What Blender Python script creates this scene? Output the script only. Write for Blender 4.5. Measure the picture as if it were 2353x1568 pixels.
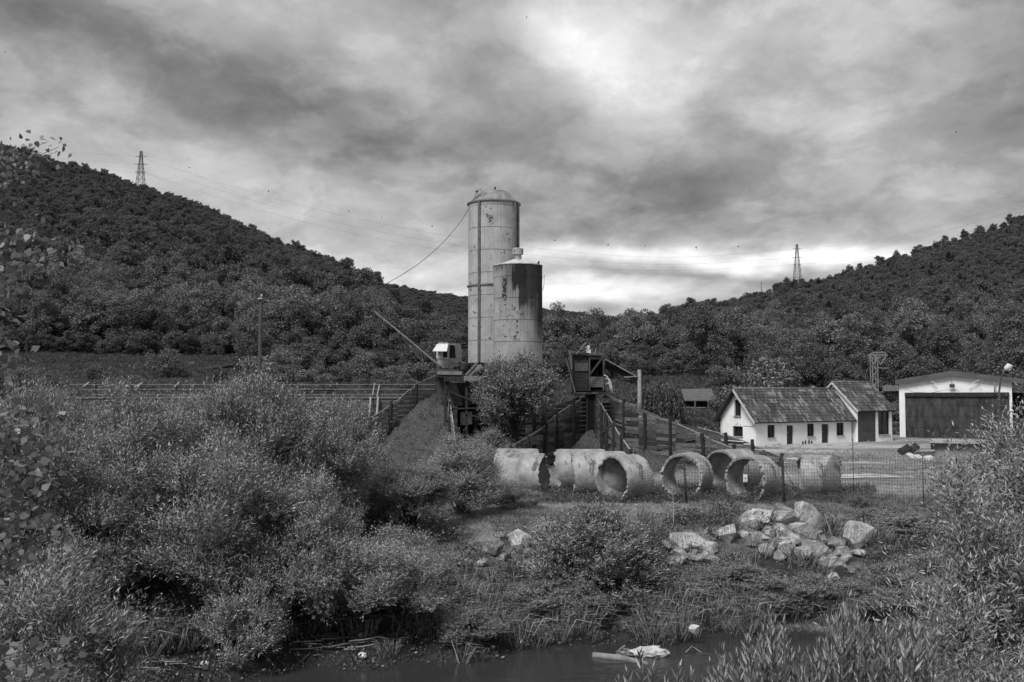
import bpy, math, random
import numpy as np
from mathutils import Vector, Matrix, noise as mnoise
PI = math.pi
sc = bpy.context.scene
COL = sc.collection
for o in list(bpy.data.objects): bpy.data.objects.remove(o)

# ------------------------------------------------------------------ camera
F = 2288.0; CW, CH = 2353.0, 1568.0
TP = 0.0507; PITCH = math.atan(TP); CP, SP = math.cos(PITCH), math.sin(PITCH)
CAMZ = 4.7
cam = bpy.data.cameras.new('camera'); cam.sensor_width = 36.0; cam.lens = 36.0*F/CW
cam.clip_start = 0.1; cam.clip_end = 9000
camo = bpy.data.objects.new('camera', cam); COL.objects.link(camo)
camo.location = (0, 0, CAMZ); camo.rotation_euler = (PI/2+PITCH, 0, 0)
sc.camera = camo

def ray(px, py):
    cx = (px-CW/2)/F; cz = (CH/2-py)/F
    return (cx, CP-cz*SP, SP+cz*CP)
def P(px, py, Y):
    d = ray(px, py); s = Y/d[1]
    return Vector((d[0]*s, Y, CAMZ+d[2]*s))
def G(px, py, z=0.0):
    d = ray(px, py); s = (z-CAMZ)/d[2]
    return Vector((d[0]*s, d[1]*s, z))

# ------------------------------------------------------------------ world: overcast sky
W = bpy.data.worlds.new("World"); sc.world = W; W.use_nodes = True
nt = W.node_tree; nt.nodes.clear()
SUN_EL, SUN_AZ = math.radians(52), math.radians(215)     # azimuth clockwise from +Y: behind the camera to the left
class NB:
    def __init__(s, nt): s.nt = nt; s.N = nt.nodes; s.L = nt.links
    def n(s, t, **k):
        x = s.N.new(t)
        for a, v in k.items(): setattr(x, a, v)
        return x
    def inp(s, sock, v):
        if isinstance(v, bpy.types.NodeSocket): s.L.new(v, sock)
        elif v is not None: sock.default_value = v
    def m(s, op, a, b=None, c=None, clamp=False):
        x = s.n('ShaderNodeMath', operation=op, use_clamp=clamp)
        for i, v in enumerate((a, b, c)):
            if v is not None: s.inp(x.inputs[i], v)
        return x.outputs[0]
    def noise(s, vec, scale=5, detail=6, rough=.55, dist=0, out=0):
        x = s.n('ShaderNodeTexNoise'); s.inp(x.inputs['Vector'], vec)
        x.inputs['Scale'].default_value = scale; x.inputs['Detail'].default_value = detail
        x.inputs['Roughness'].default_value = rough; x.inputs['Distortion'].default_value = dist
        return x.outputs[out]
    def mapr(s, v, a, b, c=0.0, d=1.0, smooth=False):
        x = s.n('ShaderNodeMapRange', interpolation_type='SMOOTHSTEP' if smooth else 'LINEAR')
        s.inp(x.inputs[0], v)
        for i, q in enumerate((a, b, c, d)): s.inp(x.inputs[i+1], q)
        return x.outputs[0]
    def scale(s, vec, sx, sy, sz):
        x = s.n('ShaderNodeVectorMath', operation='MULTIPLY'); s.inp(x.inputs[0], vec); x.inputs[1].default_value = (sx, sy, sz)
        return x.outputs[0]
    def mix(s, f, a, b):
        x = s.n('ShaderNodeMix', data_type='FLOAT'); s.inp(x.inputs[0], f); s.inp(x.inputs[2], a); s.inp(x.inputs[3], b)
        return x.outputs[0]
def build_world():
    b = NB(nt)
    tc = b.n('ShaderNodeTexCoord').outputs['Generated']
    sky = b.n('ShaderNodeTexSky', sky_type='NISHITA', sun_disc=False, sun_elevation=SUN_EL, sun_rotation=SUN_AZ)
    sky.air_density = 1.0; sky.dust_density = 3.0
    bw = b.n('ShaderNodeRGBToBW'); b.L.new(sky.outputs[0], bw.inputs[0])
    sep = b.n('ShaderNodeSeparateXYZ'); b.L.new(tc, sep.inputs[0])
    x, y, z = sep.outputs
    az = b.m('ARCTAN2', x, y); el = b.m('ARCSINE', z)
    # clouds lie on a high layer: coordinates stretch towards the horizon
    zz = b.m('ADD', b.m('MAXIMUM', z, 0.0), 0.26)
    cmb = b.n('ShaderNodeCombineXYZ'); b.L.new(b.m('DIVIDE', x, zz), cmb.inputs[0]); b.L.new(b.m('DIVIDE', y, zz), cmb.inputs[1])
    uv = cmb.outputs[0]
    w1 = b.noise(uv, 0.9, 5, .55); w2 = b.noise(b.scale(uv, -1, 1, 1), 1.1, 5, .55)
    n1 = b.noise(uv, 2.3, 9, .58, .25)
    n2 = b.noise(b.scale(uv, 1, .8, 1), 6.5, 8, .62, .25)
    azw = b.m('ADD', az, b.m('MULTIPLY', b.m('SUBTRACT', w1, .5), .22))
    elw = b.m('ADD', el, b.m('MULTIPLY', b.m('SUBTRACT', w2, .5), .14))
    def AE(px, py):
        d = ray(px, py); return math.atan2(d[0], d[1]), math.asin(max(-1, min(1, d[2]/math.sqrt(sum(q*q for q in d)))))
    tot = None
    base = SKY_BASE
    for (px, py, rx, ry, tilt, amp) in SKY_BLOBS:
        a, e = AE(px, py)
        da = b.m('SUBTRACT', azw, a); de = b.m('SUBTRACT', elw, e)
        c, s_ = math.cos(tilt), math.sin(tilt)
        u = b.m('MULTIPLY', b.m('ADD', b.m('MULTIPLY', da, c), b.m('MULTIPLY', de, s_)), F/rx)
        v = b.m('MULTIPLY', b.m('SUBTRACT', b.m('MULTIPLY', de, c), b.m('MULTIPLY', da, s_)), F/ry)
        r2 = b.m('ADD', b.m('MULTIPLY', u, u), b.m('MULTIPLY', v, v))
        g = b.m('MULTIPLY', b.m('EXPONENT', b.m('MULTIPLY', r2, -1.0)), amp)
        tot = g if tot is None else b.m('ADD', tot, g)
    val = b.m('ADD', tot, base)
    val = b.m('ADD', val, b.m('MULTIPLY', b.m('SUBTRACT', n1, .5), .23))
    val = b.m('ADD', val, b.m('MULTIPLY', b.m('SUBTRACT', n2, .5), .22))
    n3 = b.noise(b.scale(uv, 1.1, .9, 1), 3.4, 9, .58, .25)          # billow edges
    val = b.m('ADD', val, b.mapr(n3, .465, .56, -.020, .022, True))
    val = b.m('MAXIMUM', b.m('MINIMUM', val, 1.1), .2)
    # val is the perceived brightness of the cloud; square-ish response gives light energy
    lin = b.m('POWER', val, 2.2)
    # the light of the clear sky above the clouds, seen through them
    sk = b.m('ADD', b.m('MULTIPLY', bw.outputs[0], .02), .98)
    col = b.m('MULTIPLY', b.m('MULTIPLY', lin, sk), 10.0)
    bg = b.n('ShaderNodeBackground'); b.L.new(col, bg.inputs[0]); bg.inputs[1].default_value = 0.1
    out = b.n('ShaderNodeOutputWorld'); b.L.new(bg.outputs[0], out.inputs[0])
SKY_BASE = 0.458
SKY_BLOBS = [ # px, py, rx, ry, tilt, amp
    (40, 40, 260, 130, 0, -.06), (380, 170, 420, 80, -.25, -.085), (720, 240, 330, 55, -.2, -.07), (650, 40, 260, 90, 0, .06),
    (120, 320, 300, 70, 0, .02), (880, 345, 240, 45, -.2, -.09), (1100, 180, 200, 90, 0, -.01), (1440, 110, 150, 170, .5, .19), (1300, 40, 120, 60, 0, .06),
    (1700, 120, 200, 120, 0, .09), (1290, 330, 130, 110, .3, -.07), (1500, 470, 220, 60, .1, -.09), (1640, 290, 50, 90, .2, -.06),
    (1890, 310, 110, 70, 0, .05), (2330, 180, 140, 200, 0, -.08), (2130, 480, 160, 60, .2, .03), (1430, 590, 380, 26, 0, .20), (1880, 585, 260, 30, .05, .18),
    (1350, 690, 300, 36, 0, .20), (1480, 640, 420, 14, 0, -.04), (600, 430, 330, 60, -.1, .05), (850, 600, 330, 60, -.1, .10), (1000, 680, 200, 40, 0, .08), (300, 420, 200, 60, 0, .05)]
build_world()
W.cycles.sampling_method = 'MANUAL'; W.cycles.sample_map_resolution = 512

# ------------------------------------------------------------------ sun behind thin cloud
sl = bpy.data.lights.new('sun', 'SUN'); sl.energy = 1.5; sl.angle = math.radians(22); sl.color = (1, .995, .985)
so = bpy.data.objects.new('sun', sl); COL.objects.link(so)
sd = Vector((math.sin(SUN_AZ)*math.cos(SUN_EL), math.cos(SUN_AZ)*math.cos(SUN_EL), math.sin(SUN_EL)))
so.rotation_euler = sd.to_track_quat('Z', 'Y').to_euler(); so.location = (0, -20, 60)
sc.view_settings.view_transform = 'Standard'; sc.view_settings.look = 'None'
sc.view_settings.exposure = 1.2
sc.view_settings.gamma = 1.0
sc.cycles.max_bounces = 5; sc.cycles.diffuse_bounces = 3; sc.cycles.glossy_bounces = 2
sc.cycles.transmission_bounces = 3; sc.cycles.transparent_max_bounces = 4
sc.cycles.caustics_reflective = False; sc.cycles.caustics_refractive = False

# ------------------------------------------------------------------ materials
MATS = {}
def gray(v): return (v, v, v, 1)
def M(name, c0, c1=None, scale=3.0, stretch=(1, 1, 1), rough=.85, bump=0.0, bscale=None, c2=None, thr=.6, s2=1.0, coord='Object', metal=0, st2=(1, 1, 1), spec=.3, detail=7):
    """procedural grey material: broad mottling c0-c1, optional patches of c2 (wear, rust)"""
    if name in MATS: return MATS[name]
    c1 = c0 if c1 is None else c1
    m = bpy.data.materials.new(name); m.use_nodes = True; b = NB(m.node_tree)
    pr = b.N['Principled BSDF']; pr.inputs['Roughness'].default_value = rough; pr.inputs['Metallic'].default_value = metal
    pr.inputs['Specular IOR Level'].default_value = spec
    tc = b.n('ShaderNodeTexCoord').outputs[coord] if coord != 'Position' else b.n('ShaderNodeNewGeometry').outputs['Position']
    v = b.scale(tc, *stretch)
    n = b.noise(v, scale, detail, .62)
    val = b.mapr(n, .32, .68, c0, c1)
    if c2 is not None:
        n2 = b.noise(b.scale(tc, *st2), s2, 8, .65)
        val = b.mix(b.mapr(n2, thr, thr+.06, 0, 1), val, c2)
    cb = b.n('ShaderNodeCombineColor')
    for i in range(3): b.L.new(val, cb.inputs[i])
    b.L.new(cb.outputs[0], pr.inputs['Base Color'])
    if bump:
        bp = b.n('ShaderNodeBump'); bp.inputs['Strength'].default_value = bump; bp.inputs['Distance'].default_value = .05
        b.L.new(b.noise(v, bscale or scale*3, 6, .7), bp.inputs['Height']); b.L.new(bp.outputs[0], pr.inputs['Normal'])
    MATS[name] = m; return m
def leafmat(name, lo, hi, trans=.25, rough=.5, obj=.35, spec=.25, clump=0.0):
    m = bpy.data.materials.new(name); m.use_nodes = True; b = NB(m.node_tree)
    pr = b.N['Principled BSDF']; pr.inputs['Roughness'].default_value = rough; pr.inputs['Specular IOR Level'].default_value = spec
    g = b.n('ShaderNodeNewGeometry'); oi = b.n('ShaderNodeObjectInfo')
    v = b.mapr(b.m('POWER', g.outputs['Random Per Island'], 1.7), 0, 1, lo, hi)
    v = b.m('MULTIPLY', v, b.mapr(oi.outputs['Random'], 0, 1, 1-obj, 1+obj))
    if clump:
        n = b.noise(g.outputs['Position'], clump, 3, .5)
        v = b.m('MULTIPLY', v, b.mapr(n, .35, .65, .6, 1.4))
    cb = b.n('ShaderNodeCombineColor')
    for i in range(3): b.L.new(v, cb.inputs[i])
    b.L.new(cb.outputs[0], pr.inputs['Base Color'])
    tr = b.n('ShaderNodeBsdfTranslucent'); b.L.new(cb.outputs[0], tr.inputs[0])
    mx = b.n('ShaderNodeMixShader'); mx.inputs[0].default_value = trans
    b.L.new(pr.outputs[0], mx.inputs[1]); b.L.new(tr.outputs[0], mx.inputs[2])
    b.L.new(mx.outputs[0], b.N['Material Output'].inputs[0])
    return m

# ------------------------------------------------------------------ objects, tags, mesh builder
def tag(o, label=None, cat=None, group=None, kind=None):
    if label: o['label'] = label
    if cat: o['category'] = cat
    if group: o['group'] = group
    if kind: o['kind'] = kind
    return o
def empty(name, loc, label, cat, group=None):
    o = bpy.data.objects.new(name, None); COL.objects.link(o); o.location = Vector(loc); o.empty_display_size = .3
    return tag(o, label, cat, group)
def origin(o):
    p = Vector((0, 0, 0))
    while o is not None: p += o.location; o = o.parent
    return p
def link_mesh(name, me, mat, parent=None, loc=None):
    o = bpy.data.objects.new(name, me); COL.objects.link(o)
    if mat is not None and not me.materials: me.materials.append(mat)
    if parent is not None: o.parent = parent
    if loc is not None: o.location = loc
    return o
def npmesh(name, V, faces, smooth=False):
    """V (n,3) array, faces (m,k) array of equal-size faces"""
    me = bpy.data.meshes.new(name); V = np.asarray(V, np.float32); faces = np.asarray(faces, np.int32)
    me.vertices.add(len(V)); me.vertices.foreach_set('co', V.ravel())
    k = faces.shape[1]; me.loops.add(faces.size); me.loops.foreach_set('vertex_index', faces.ravel())
    me.polygons.add(len(faces)); me.polygons.foreach_set('loop_start', np.arange(0, faces.size, k, dtype=np.int32))
    me.polygons.foreach_set('loop_total', np.full(len(faces), k, np.int32))
    me.polygons.foreach_set('use_smooth', np.full(len(faces), smooth, bool))
    me.update(calc_edges=True); return me
class MB:
    """collects shapes in world coordinates; build() links ONE mesh"""
    def __init__(s): s.v = []; s.f = []; s.sm = []
    def add(s, vs, fs, smooth=False):
        o = len(s.v); s.v += [tuple(v) for v in vs]; s.f += [tuple(i+o for i in f) for f in fs]; s.sm += [smooth]*len(fs); return s
    def obox(s, c, ax, ay, az):
        """box: centre c and three half-axis vectors"""
        c, ax, ay, az = map(Vector, (c, ax, ay, az)); vs = []
        for i in (-1, 1):
            for j in (-1, 1):
                for k in (-1, 1): vs.append(c+ax*i+ay*j+az*k)
        return s.add(vs, [(0, 1, 3, 2), (4, 6, 7, 5), (0, 4, 5, 1), (2, 3, 7, 6), (0, 2, 6, 4), (1, 5, 7, 3)])
    def box(s, x0, x1, y0, y1, z0, z1):
        return s.obox(((x0+x1)/2, (y0+y1)/2, (z0+z1)/2), ((x1-x0)/2, 0, 0), (0, (y1-y0)/2, 0), (0, 0, (z1-z0)/2))
    def bar(s, a, b, w, h=None, up=(0, 0, 1)):
        """rectangular bar from a to b, w across, h along up"""
        a, b = Vector(a), Vector(b); d = b-a; h = w if h is None else h
        if d.length < 1e-6: return s
        x = d.normalized().cross(Vector(up))
        if x.length < 1e-3: x = d.normalized().cross(Vector((0, 1, 0)))
        x.normalize(); z = x.cross(d).normalized()
        return s.obox((a+b)/2, d/2, x*w/2, z*h/2)
    def tube(s, pts, r, n=6, cap=True):
        pts = [Vector(p) for p in pts]; rs = r if hasattr(r, '__len__') else [r]*len(pts); vs = []; fs = []
        for i, p in enumerate(pts):
            d = (pts[min(i+1, len(pts)-1)]-pts[max(i-1, 0)]).normalized()
            x = d.cross(Vector((0, 0, 1)))
            if x.length < 1e-3: x = d.cross(Vector((0, 1, 0)))
            x.normalize(); y = d.cross(x)
            for k in range(n): a = 2*PI*k/n; vs.append(p+(x*math.cos(a)+y*math.sin(a))*rs[i])
        for i in range(len(pts)-1):
            for k in range(n): fs.append((i*n+k, i*n+(k+1) % n, (i+1)*n+(k+1) % n, (i+1)*n+k))
        if cap: fs += [tuple(range(n))[::-1], tuple(range((len(pts)-1)*n, len(pts)*n))]
        return s.add(vs, fs, n > 5)
    def lathe(s, prof, c=(0, 0, 0), n=48, cap=True):
        """profile [(r, z)...] turned about the vertical through c"""
        vs = []; fs = []; c = Vector(c)
        for r, z in prof:
            for k in range(n): a = 2*PI*k/n; vs.append(c+Vector((r*math.cos(a), r*math.sin(a), z)))
        for i in range(len(prof)-1):
            for k in range(n): fs.append((i*n+k, i*n+(k+1) % n, (i+1)*n+(k+1) % n, (i+1)*n+k))
        if cap: fs += [tuple(range(n))[::-1], tuple(range((len(prof)-1)*n, len(prof)*n))]
        return s.add(vs, fs)
    def quad(s, a, b, c, d): return s.add([a, b, c, d], [(0, 1, 2, 3)])
    def slab(s, pts, t):
        """polygon given a thickness vector t"""
        t = Vector(t); pts = [Vector(p) for p in pts]; n = len(pts)
        return s.add(pts+[p+t for p in pts], [tuple(range(n))[::-1], tuple(range(n, 2*n))]+[(i, (i+1) % n, n+(i+1) % n, n+i) for i in range(n)])
    def build(s, name, mat, parent=None, smooth=None, loc=None):
        off = origin(parent) if parent is not None else (Vector(loc) if loc is not None else Vector((0, 0, 0)))
        me = bpy.data.meshes.new(name)
        me.from_pydata([tuple(Vector(v)-off) for v in s.v], [], s.f)
        me.polygons.foreach_set('use_smooth', [bool(q) if smooth is None else smooth for q in s.sm])
        me.update(); me.materials.append(mat)
        return link_mesh(name, me, None, parent, loc if parent is None else None)
def autosmooth(o, ang=.6):
    me = o.data
    for p in me.polygons: p.use_smooth = True
    try:
        me.set_sharp_from_angle(angle=ang)
    except Exception: pass
    return o

# ------------------------------------------------------------------ terrain heights
def smooth01(x): x = np.clip(x, 0, 1); return x*x*(3-2*x)
def vnoise(x, y, sc_, seed=0):
    """cheap smooth value noise on arrays"""
    x = np.asarray(x, float)/sc_; y = np.asarray(y, float)/sc_
    xi = np.floor(x); yi = np.floor(y); fx = x-xi; fy = y-yi
    fx = fx*fx*(3-2*fx); fy = fy*fy*(3-2*fy)
    def h(a, b):
        q = np.sin(a*127.1+b*311.7+seed*74.7)*43758.5453; return q-np.floor(q)
    return (h(xi, yi)*(1-fx)+h(xi+1, yi)*fx)*(1-fy)+(h(xi, yi+1)*(1-fx)+h(xi+1, yi+1)*fx)*fy-.5
# silhouette of the hills as seen by the photographer: px, py, distance of the ridge
RID = [(-700, 330, 760), (-250, 320, 740), (0, 345, 700), (60, 358, 690), (150, 390, 660), (250, 413, 630), (330, 446, 600), (400, 462, 590), (500, 503, 560), (560, 537, 540),
       (650, 577, 520), (740, 608, 500), (800, 632, 480), (860, 668, 460), (900, 700, 440), (960, 735, 420), (1030, 760, 400), (1120, 800, 380), (1200, 815, 380),
       (1300, 812, 400), (1400, 790, 430), (1480, 762, 470), (1540, 733, 500), (1600, 719, 530), (1660, 708, 560), (1740, 690, 600), (1830, 663, 620), (1900, 652, 640),
       (1950, 632, 660), (2010, 618, 680), (2100, 590, 700), (2150, 572, 720), (2200, 558, 740), (2270, 534, 760), (2353, 505, 780), (2500, 470, 800), (3000, 420, 820)]
RT, RR, RZ = [], [], []
for px, py, R in RID:
    p = P(px, py, R); RT.append(p.x/p.y); RR.append(R); RZ.append(p.z)
RT, RR, RZ = map(np.array, (RT, RR, RZ))
PXT = lambda px: (px-CW/2)/F/CP
def shoreY(X): return 27.7+.33*X+.5*np.sin(X*.9)*.6+.35*np.sin(X*2.3+1)
def hgt(X, Y):
    X = np.asarray(X, float); Y = np.asarray(Y, float); t = X/np.maximum(Y, 8.0)
    E = shoreY(X); d = Y-E
    z = np.interp(d, [-3, 0, .5, 1.6, 3.5, 5.5, 8.5], [-3.1, -2.52, -2.3, -2.0, -1.15, -.5, 0.0])
    Nn = 18.5+.25*X-Y
    zn = np.interp(Nn, [-2, 0, 2, 8, 14], [-3.1, -2.5, -1.7, -.3, .2])
    z = np.where(d < -1.5, np.maximum(zn, -3.1), z)
    z = z+.75*np.exp(-((X-9.3)/3.4)**2-((Y-35.6)/1.5)**2)
    z = z+np.where((d > 7) & (Y < 85), .05*vnoise(X, Y, 2.5, 3)+.10*vnoise(X, Y, 7, 5), .12*vnoise(X, Y, .9, 3)*(d > 0))
    # the yard ends and the valley side begins
    S = np.interp(t, [PXT(-500), PXT(1630), PXT(1680), PXT(1800), PXT(3000)], [92, 92, 112, 130, 134])
    up = np.interp(Y-S, [0, 8, 16, 38, 60], [0, 2, 3.2, 6.2, 9.0])
    left = smooth01((PXT(1010)-t)/.03)*np.where(Y > 80.6, 1, 0)
    up = np.maximum(up, left*(3.4+np.clip((Y-80.6)*.055, 0, 4.4)))
    R = np.interp(t, RT, RR); Z = np.interp(t, RT, RZ)
    B = S+58
    s = np.clip((Y-B)/(R-B), 0, 1)
    hz = 9.0+(Z-9.0)*(s**1.08)
    beyond = np.clip((Y-R)/(R*.9), 0, 1)
    hz = hz-beyond*(Z*.75)+s*(1-s)*4*(5*vnoise(X, Y, 45, 9)+3*vnoise(X, Y, 18, 11))
    z = np.where(Y > B, hz, z+up)
    return z
def GT(px, py, y0=20.0):
    """where the sight line through a pixel meets the terrain"""
    d = np.array(ray(px, py)); Y = np.concatenate([np.arange(y0, 120, .05), np.arange(120, 900, .5)])
    s = Y/d[1]; X = d[0]*s; Z = CAMZ+d[2]*s; k = np.argmax(Z <= hgt(X, Y))
    return Vector((X[k], Y[k], float(hgt(X[k], Y[k]))))
def on(X, Y): return Vector((X, Y, float(hgt(X, Y))))
def onpx(px, Y): return on(P(px, 900, Y).x, Y)

def sheet(name, ts, Ys, mat, y_off=15.0, fn=hgt):
    T, YY = np.meshgrid(ts, Ys); X = T*(YY+y_off); Z = fn(X, YY)
    V = np.stack([X, YY, Z], -1).reshape(-1, 3); nx = len(ts); ny = len(Ys)
    i = np.arange(nx*(ny-1)).reshape(ny-1, nx)[:, :-1].ravel()
    me = npmesh(name, V, np.stack([i, i+1, i+nx+1, i+nx], 1), True)
    o = link_mesh(name, me, mat); o['kind'] = 'structure'; return o

def ground_mat():
    m = bpy.data.materials.new('yard_ground'); m.use_nodes = True; b = NB(m.node_tree)
    pr = b.N['Principled BSDF']; pr.inputs['Roughness'].default_value = .95; pr.inputs['Specular IOR Level'].default_value = .1
    pos = b.n('ShaderNodeNewGeometry').outputs['Position']
    big = b.noise(b.scale(pos, .35, 1, 1), .16, 6, .6); fine = b.noise(pos, 3.0, 7, .7); grit = b.noise(pos, 22, 3, .7)
    soil = b.mapr(fine, .3, .7, .24, .50); soil = b.m('MULTIPLY', soil, b.mapr(grit, .3, .7, .75, 1.25))
    turf = b.mapr(fine, .3, .7, .10, .22)
    f = b.mapr(b.m('ADD', big, b.m('MULTIPLY', b.m('SUBTRACT', fine, .5), .35)), .44, .54, 1, 0)
    sep = b.n('ShaderNodeSeparateXYZ'); b.L.new(pos, sep.inputs[0])
    f = b.m('MULTIPLY', f, b.mapr(sep.outputs[2], -.5, -.02, 0, 1))       # the bank is all growth and mud
    v = b.mix(f, turf, soil)
    v = b.mix(b.mapr(sep.outputs[2], -1.0, -.25, 1, 0), v, b.mapr(fine, .3, .7, .02, .05))
    v = b.mix(b.mapr(sep.outputs[2], 1.0, 2.4, 0, 1), v, b.mapr(fine, .3, .7, .02, .05))
    cb = b.n('ShaderNodeCombineColor')
    for i in range(3): b.L.new(v, cb.inputs[i])
    b.L.new(cb.outputs[0], pr.inputs['Base Color'])
    bp = b.n('ShaderNodeBump'); bp.inputs['Strength'].default_value = .6; bp.inputs['Distance'].default_value = .06
    b.L.new(fine, bp.inputs['Height']); b.L.new(bp.outputs[0], pr.inputs['Normal'])
    return m
GM = ground_mat()
HM = M('hill_floor', .02, .05, scale=.12, coord='Position', rough=1, spec=0)
ts = np.linspace(-.8, .8, 420)
ground = sheet('ground', ts, np.concatenate([np.arange(-12, 22, .8), np.arange(22, 40, .16), np.geomspace(40, 190, 190)]), GM)
hill = sheet('hillside', ts, np.geomspace(189.5, 1400, 170), HM)
hill.location.z = -.01
# far range
def far_h(X, Y):
    t = X/Y; pts = [(-200, 640), (500, 650), (760, 655), (870, 664), (930, 668), (1000, 681), (1075, 684), (1160, 700), (1250, 716), (1330, 724), (1420, 735), (1500, 741), (1600, 733), (1800, 720), (2600, 700)]
    tt = np.array([PXT(a) for a, _ in pts]); zz = np.array([P(a, c+6, 1900).z for a, c in pts])
    z1 = np.interp(t, tt, zz)+6*vnoise(X, Y, 90, 2)
    # a nearer spur with a bare patch, left of the silos
    s = np.clip((Y-1000)/900, 0, 1)
    return np.where(Y <= 1900, 10+(z1-10)*s**.9+s*(1-s)*60*vnoise(X, Y, 260, 7), z1-(Y-1900)*.3)
FARSET = 1
far = sheet('distant_hill', np.linspace(-.42, .5, 300), np.geomspace(1000, 2600, 90), M('far_hill', .012, .045, scale=.02, coord='Position', rough=1, c2=.075, thr=.62, s2=.006, spec=0), 0.0, far_h)
# river
def water_mat():
    m = bpy.data.materials.new('river_water'); m.use_nodes = True; b = NB(m.node_tree); pr = b.N['Principled BSDF']
    pr.inputs['Base Color'].default_value = gray(.035); pr.inputs['Roughness'].default_value = .09; pr.inputs['IOR'].default_value = 1.33
    pos = b.n('ShaderNodeNewGeometry').outputs['Position']
    sep = b.n('ShaderNodeSeparateXYZ'); b.L.new(pos, sep.inputs[0])
    v = b.scale(pos, 1.0, 3.2, 1); n = b.noise(v, 1.7, 5, .6); n2 = b.noise(b.scale(pos, 2.2, 7, 1), 3.0, 3, .5)
    riff = b.m('MULTIPLY', b.mapr(sep.outputs[0], .5, 3.5, 0, 1), b.mapr(b.m('SUBTRACT', sep.outputs[1], b.m('MULTIPLY', sep.outputs[0], .45)), 23.2, 25.6, 1, 0))
    st = b.mapr(riff, 0, 1, .05, 1.0)
    bp = b.n('ShaderNodeBump'); b.L.new(st, bp.inputs['Strength']); bp.inputs['Distance'].default_value = .08
    b.L.new(b.m('ADD', b.m('MULTIPLY', n, .7), n2), bp.inputs['Height']); b.L.new(bp.outputs[0], pr.inputs['Normal'])
    return m
def water_h(X, Y):
    q = Y-.45*X; riff = np.clip((X-.2)/3, 0, 1)*np.clip((26.0-q)/2.2, 0, 1); rip = .0035+.034*riff*(.45+1.1*np.clip(vnoise(X, Y, 1.4, 41)+.5, 0, 1))
    r = 1-2*np.abs(vnoise(X*1.0+.25*Y, Y*3.4, .55, 31)); r2 = vnoise(X*1.3, Y*3.6+X*.6, .22, 33)
    return -2.5+rip*((r-.5)*1.3+r2*.9)
wx = np.concatenate([np.linspace(-70, -9, 40), np.arange(-8.9, 13, .075), np.linspace(13.1, 70, 40)]); wy = np.concatenate([np.linspace(-8, 21.5, 12), np.arange(21.6, 34, .075), np.linspace(34.2, 55, 12)])
WX, WY = np.meshgrid(wx, wy); ii = np.arange(len(wx)*(len(wy)-1)).reshape(len(wy)-1, len(wx))[:, :-1].ravel(); nw = len(wx)
link_mesh('river_water', npmesh('river_water', np.stack([WX, WY, water_h(WX, WY)], -1).reshape(-1, 3), np.stack([ii, ii+1, ii+nw+1, ii+nw], 1), True), water_mat())['kind'] = 'structure'

# stones seen in the photo: zoom x, zoom y, w, h, seed, material, tilt, label (placed further down; grass keeps off them)
ZX = lambda v: 1082.4+v*.4
ZY = lambda v: 997.7+v*.4
STONES = [ # zoom x centre, zoom y foot, w, h, seed, mat, tilt, label
        (1945, 545, 165, 148, 3, 1, .25, 'tallest pale boulder standing on top of the rock pile'),
        (1810, 520, 140, 80, 4, 1, .1, 'wedge shaped boulder left of the tallest one'),
        (1810, 462, 130, 48, 5, 2, .25, 'thin dark slab lying on top of the rock pile'),
        (1650, 560, 260, 125, 6, 1, -.1, 'broad crumbling pale boulder forming the left top of the pile'),
        (1655, 462, 80, 34, 7, 2, 0, 'small stone perched on the broad crumbling boulder'),
        (1480, 632, 130, 96, 8, 1, -.35, 'slanting pale boulder below the broad crumbling one'),
        (1420, 612, 110, 66, 9, 2, -.05, 'dark squat boulder at the left shoulder of the pile'),
        (1245, 690, 210, 118, 10, 1, .22, 'smooth humped pale slab at the left end of the pile'),
        (1110, 665, 100, 50, 11, 2, .45, 'dark thin slab leaning on the smooth humped one'),
        (1370, 700, 120, 80, 12, 1, -.5, 'grey slanting slab right of the smooth humped one'),
        (1200, 722, 130, 62, 13, 1, .1, 'rough boulder under the smooth humped slab'),
        (1030, 750, 90, 64, 14, 1, 0, 'small rounded boulder at the far left foot of the pile'),
        (1780, 600, 90, 84, 15, 1, .1, 'knobbly pale boulder in the middle of the pile'),
        (1930, 645, 150, 118, 16, 2, -.1, 'dark angular boulder under the tallest one'),
        (1830, 650, 110, 48, 17, 2, 0, 'flat stone under the knobbly boulder'),
        (2005, 720, 160, 100, 18, 1, .15, 'broad boulder at the right foot of the pile'),
        (2105, 668, 120, 70, 19, 2, .2, 'flat grey boulder between the pile and the lone block'),
        (2225, 668, 168, 158, 20, 1, .15, 'lone squarish boulder right of the pile'),
        (2130, 720, 100, 66, 21, 1, 0, 'small angular boulder in front of the flat grey one'),
        (2100, 790, 130, 82, 22, 1, .1, 'lowest pale boulder on the right slope of the pile'),
        (2240, 712, 90, 44, 23, 1, 0, 'small stone below the lone squarish boulder'),
        (1700, 710, 90, 70, 24, 1, .1, 'pale stone half buried in weeds under the pile'),
        (1925, 715, 110, 60, 25, 1, -.1, 'pale stone between weeds at the foot of the dark angular boulder'),
        (290, 668, 150, 112, 26, 1, .1, 'pale block boulder between two bushes at the centre'),
        (100, 690, 190, 100, 27, 2, .1, 'wide grey boulder left of the pale block'),
        (335, 712, 90, 54, 28, 2, .1, 'small flat stone under the pale block'),
        (340, 778, 80, 48, 29, 1, 0, 'small pale stone below the pale block'),
        (20, 668, 90, 44, 30, 2, 0, 'low grey stone left of the wide grey boulder'),
        (170, 610, 80, 44, 32, 2, 0, 'small dark stone behind the wide grey boulder'),
        (60, 760, 70, 40, 33, 1, 0, 'pale stone sunk in grass below the wide grey boulder'),
        (2090, 845, 70, 40, 34, 1, 0, 'small pale stone low in the weeds under the pile')]
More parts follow.
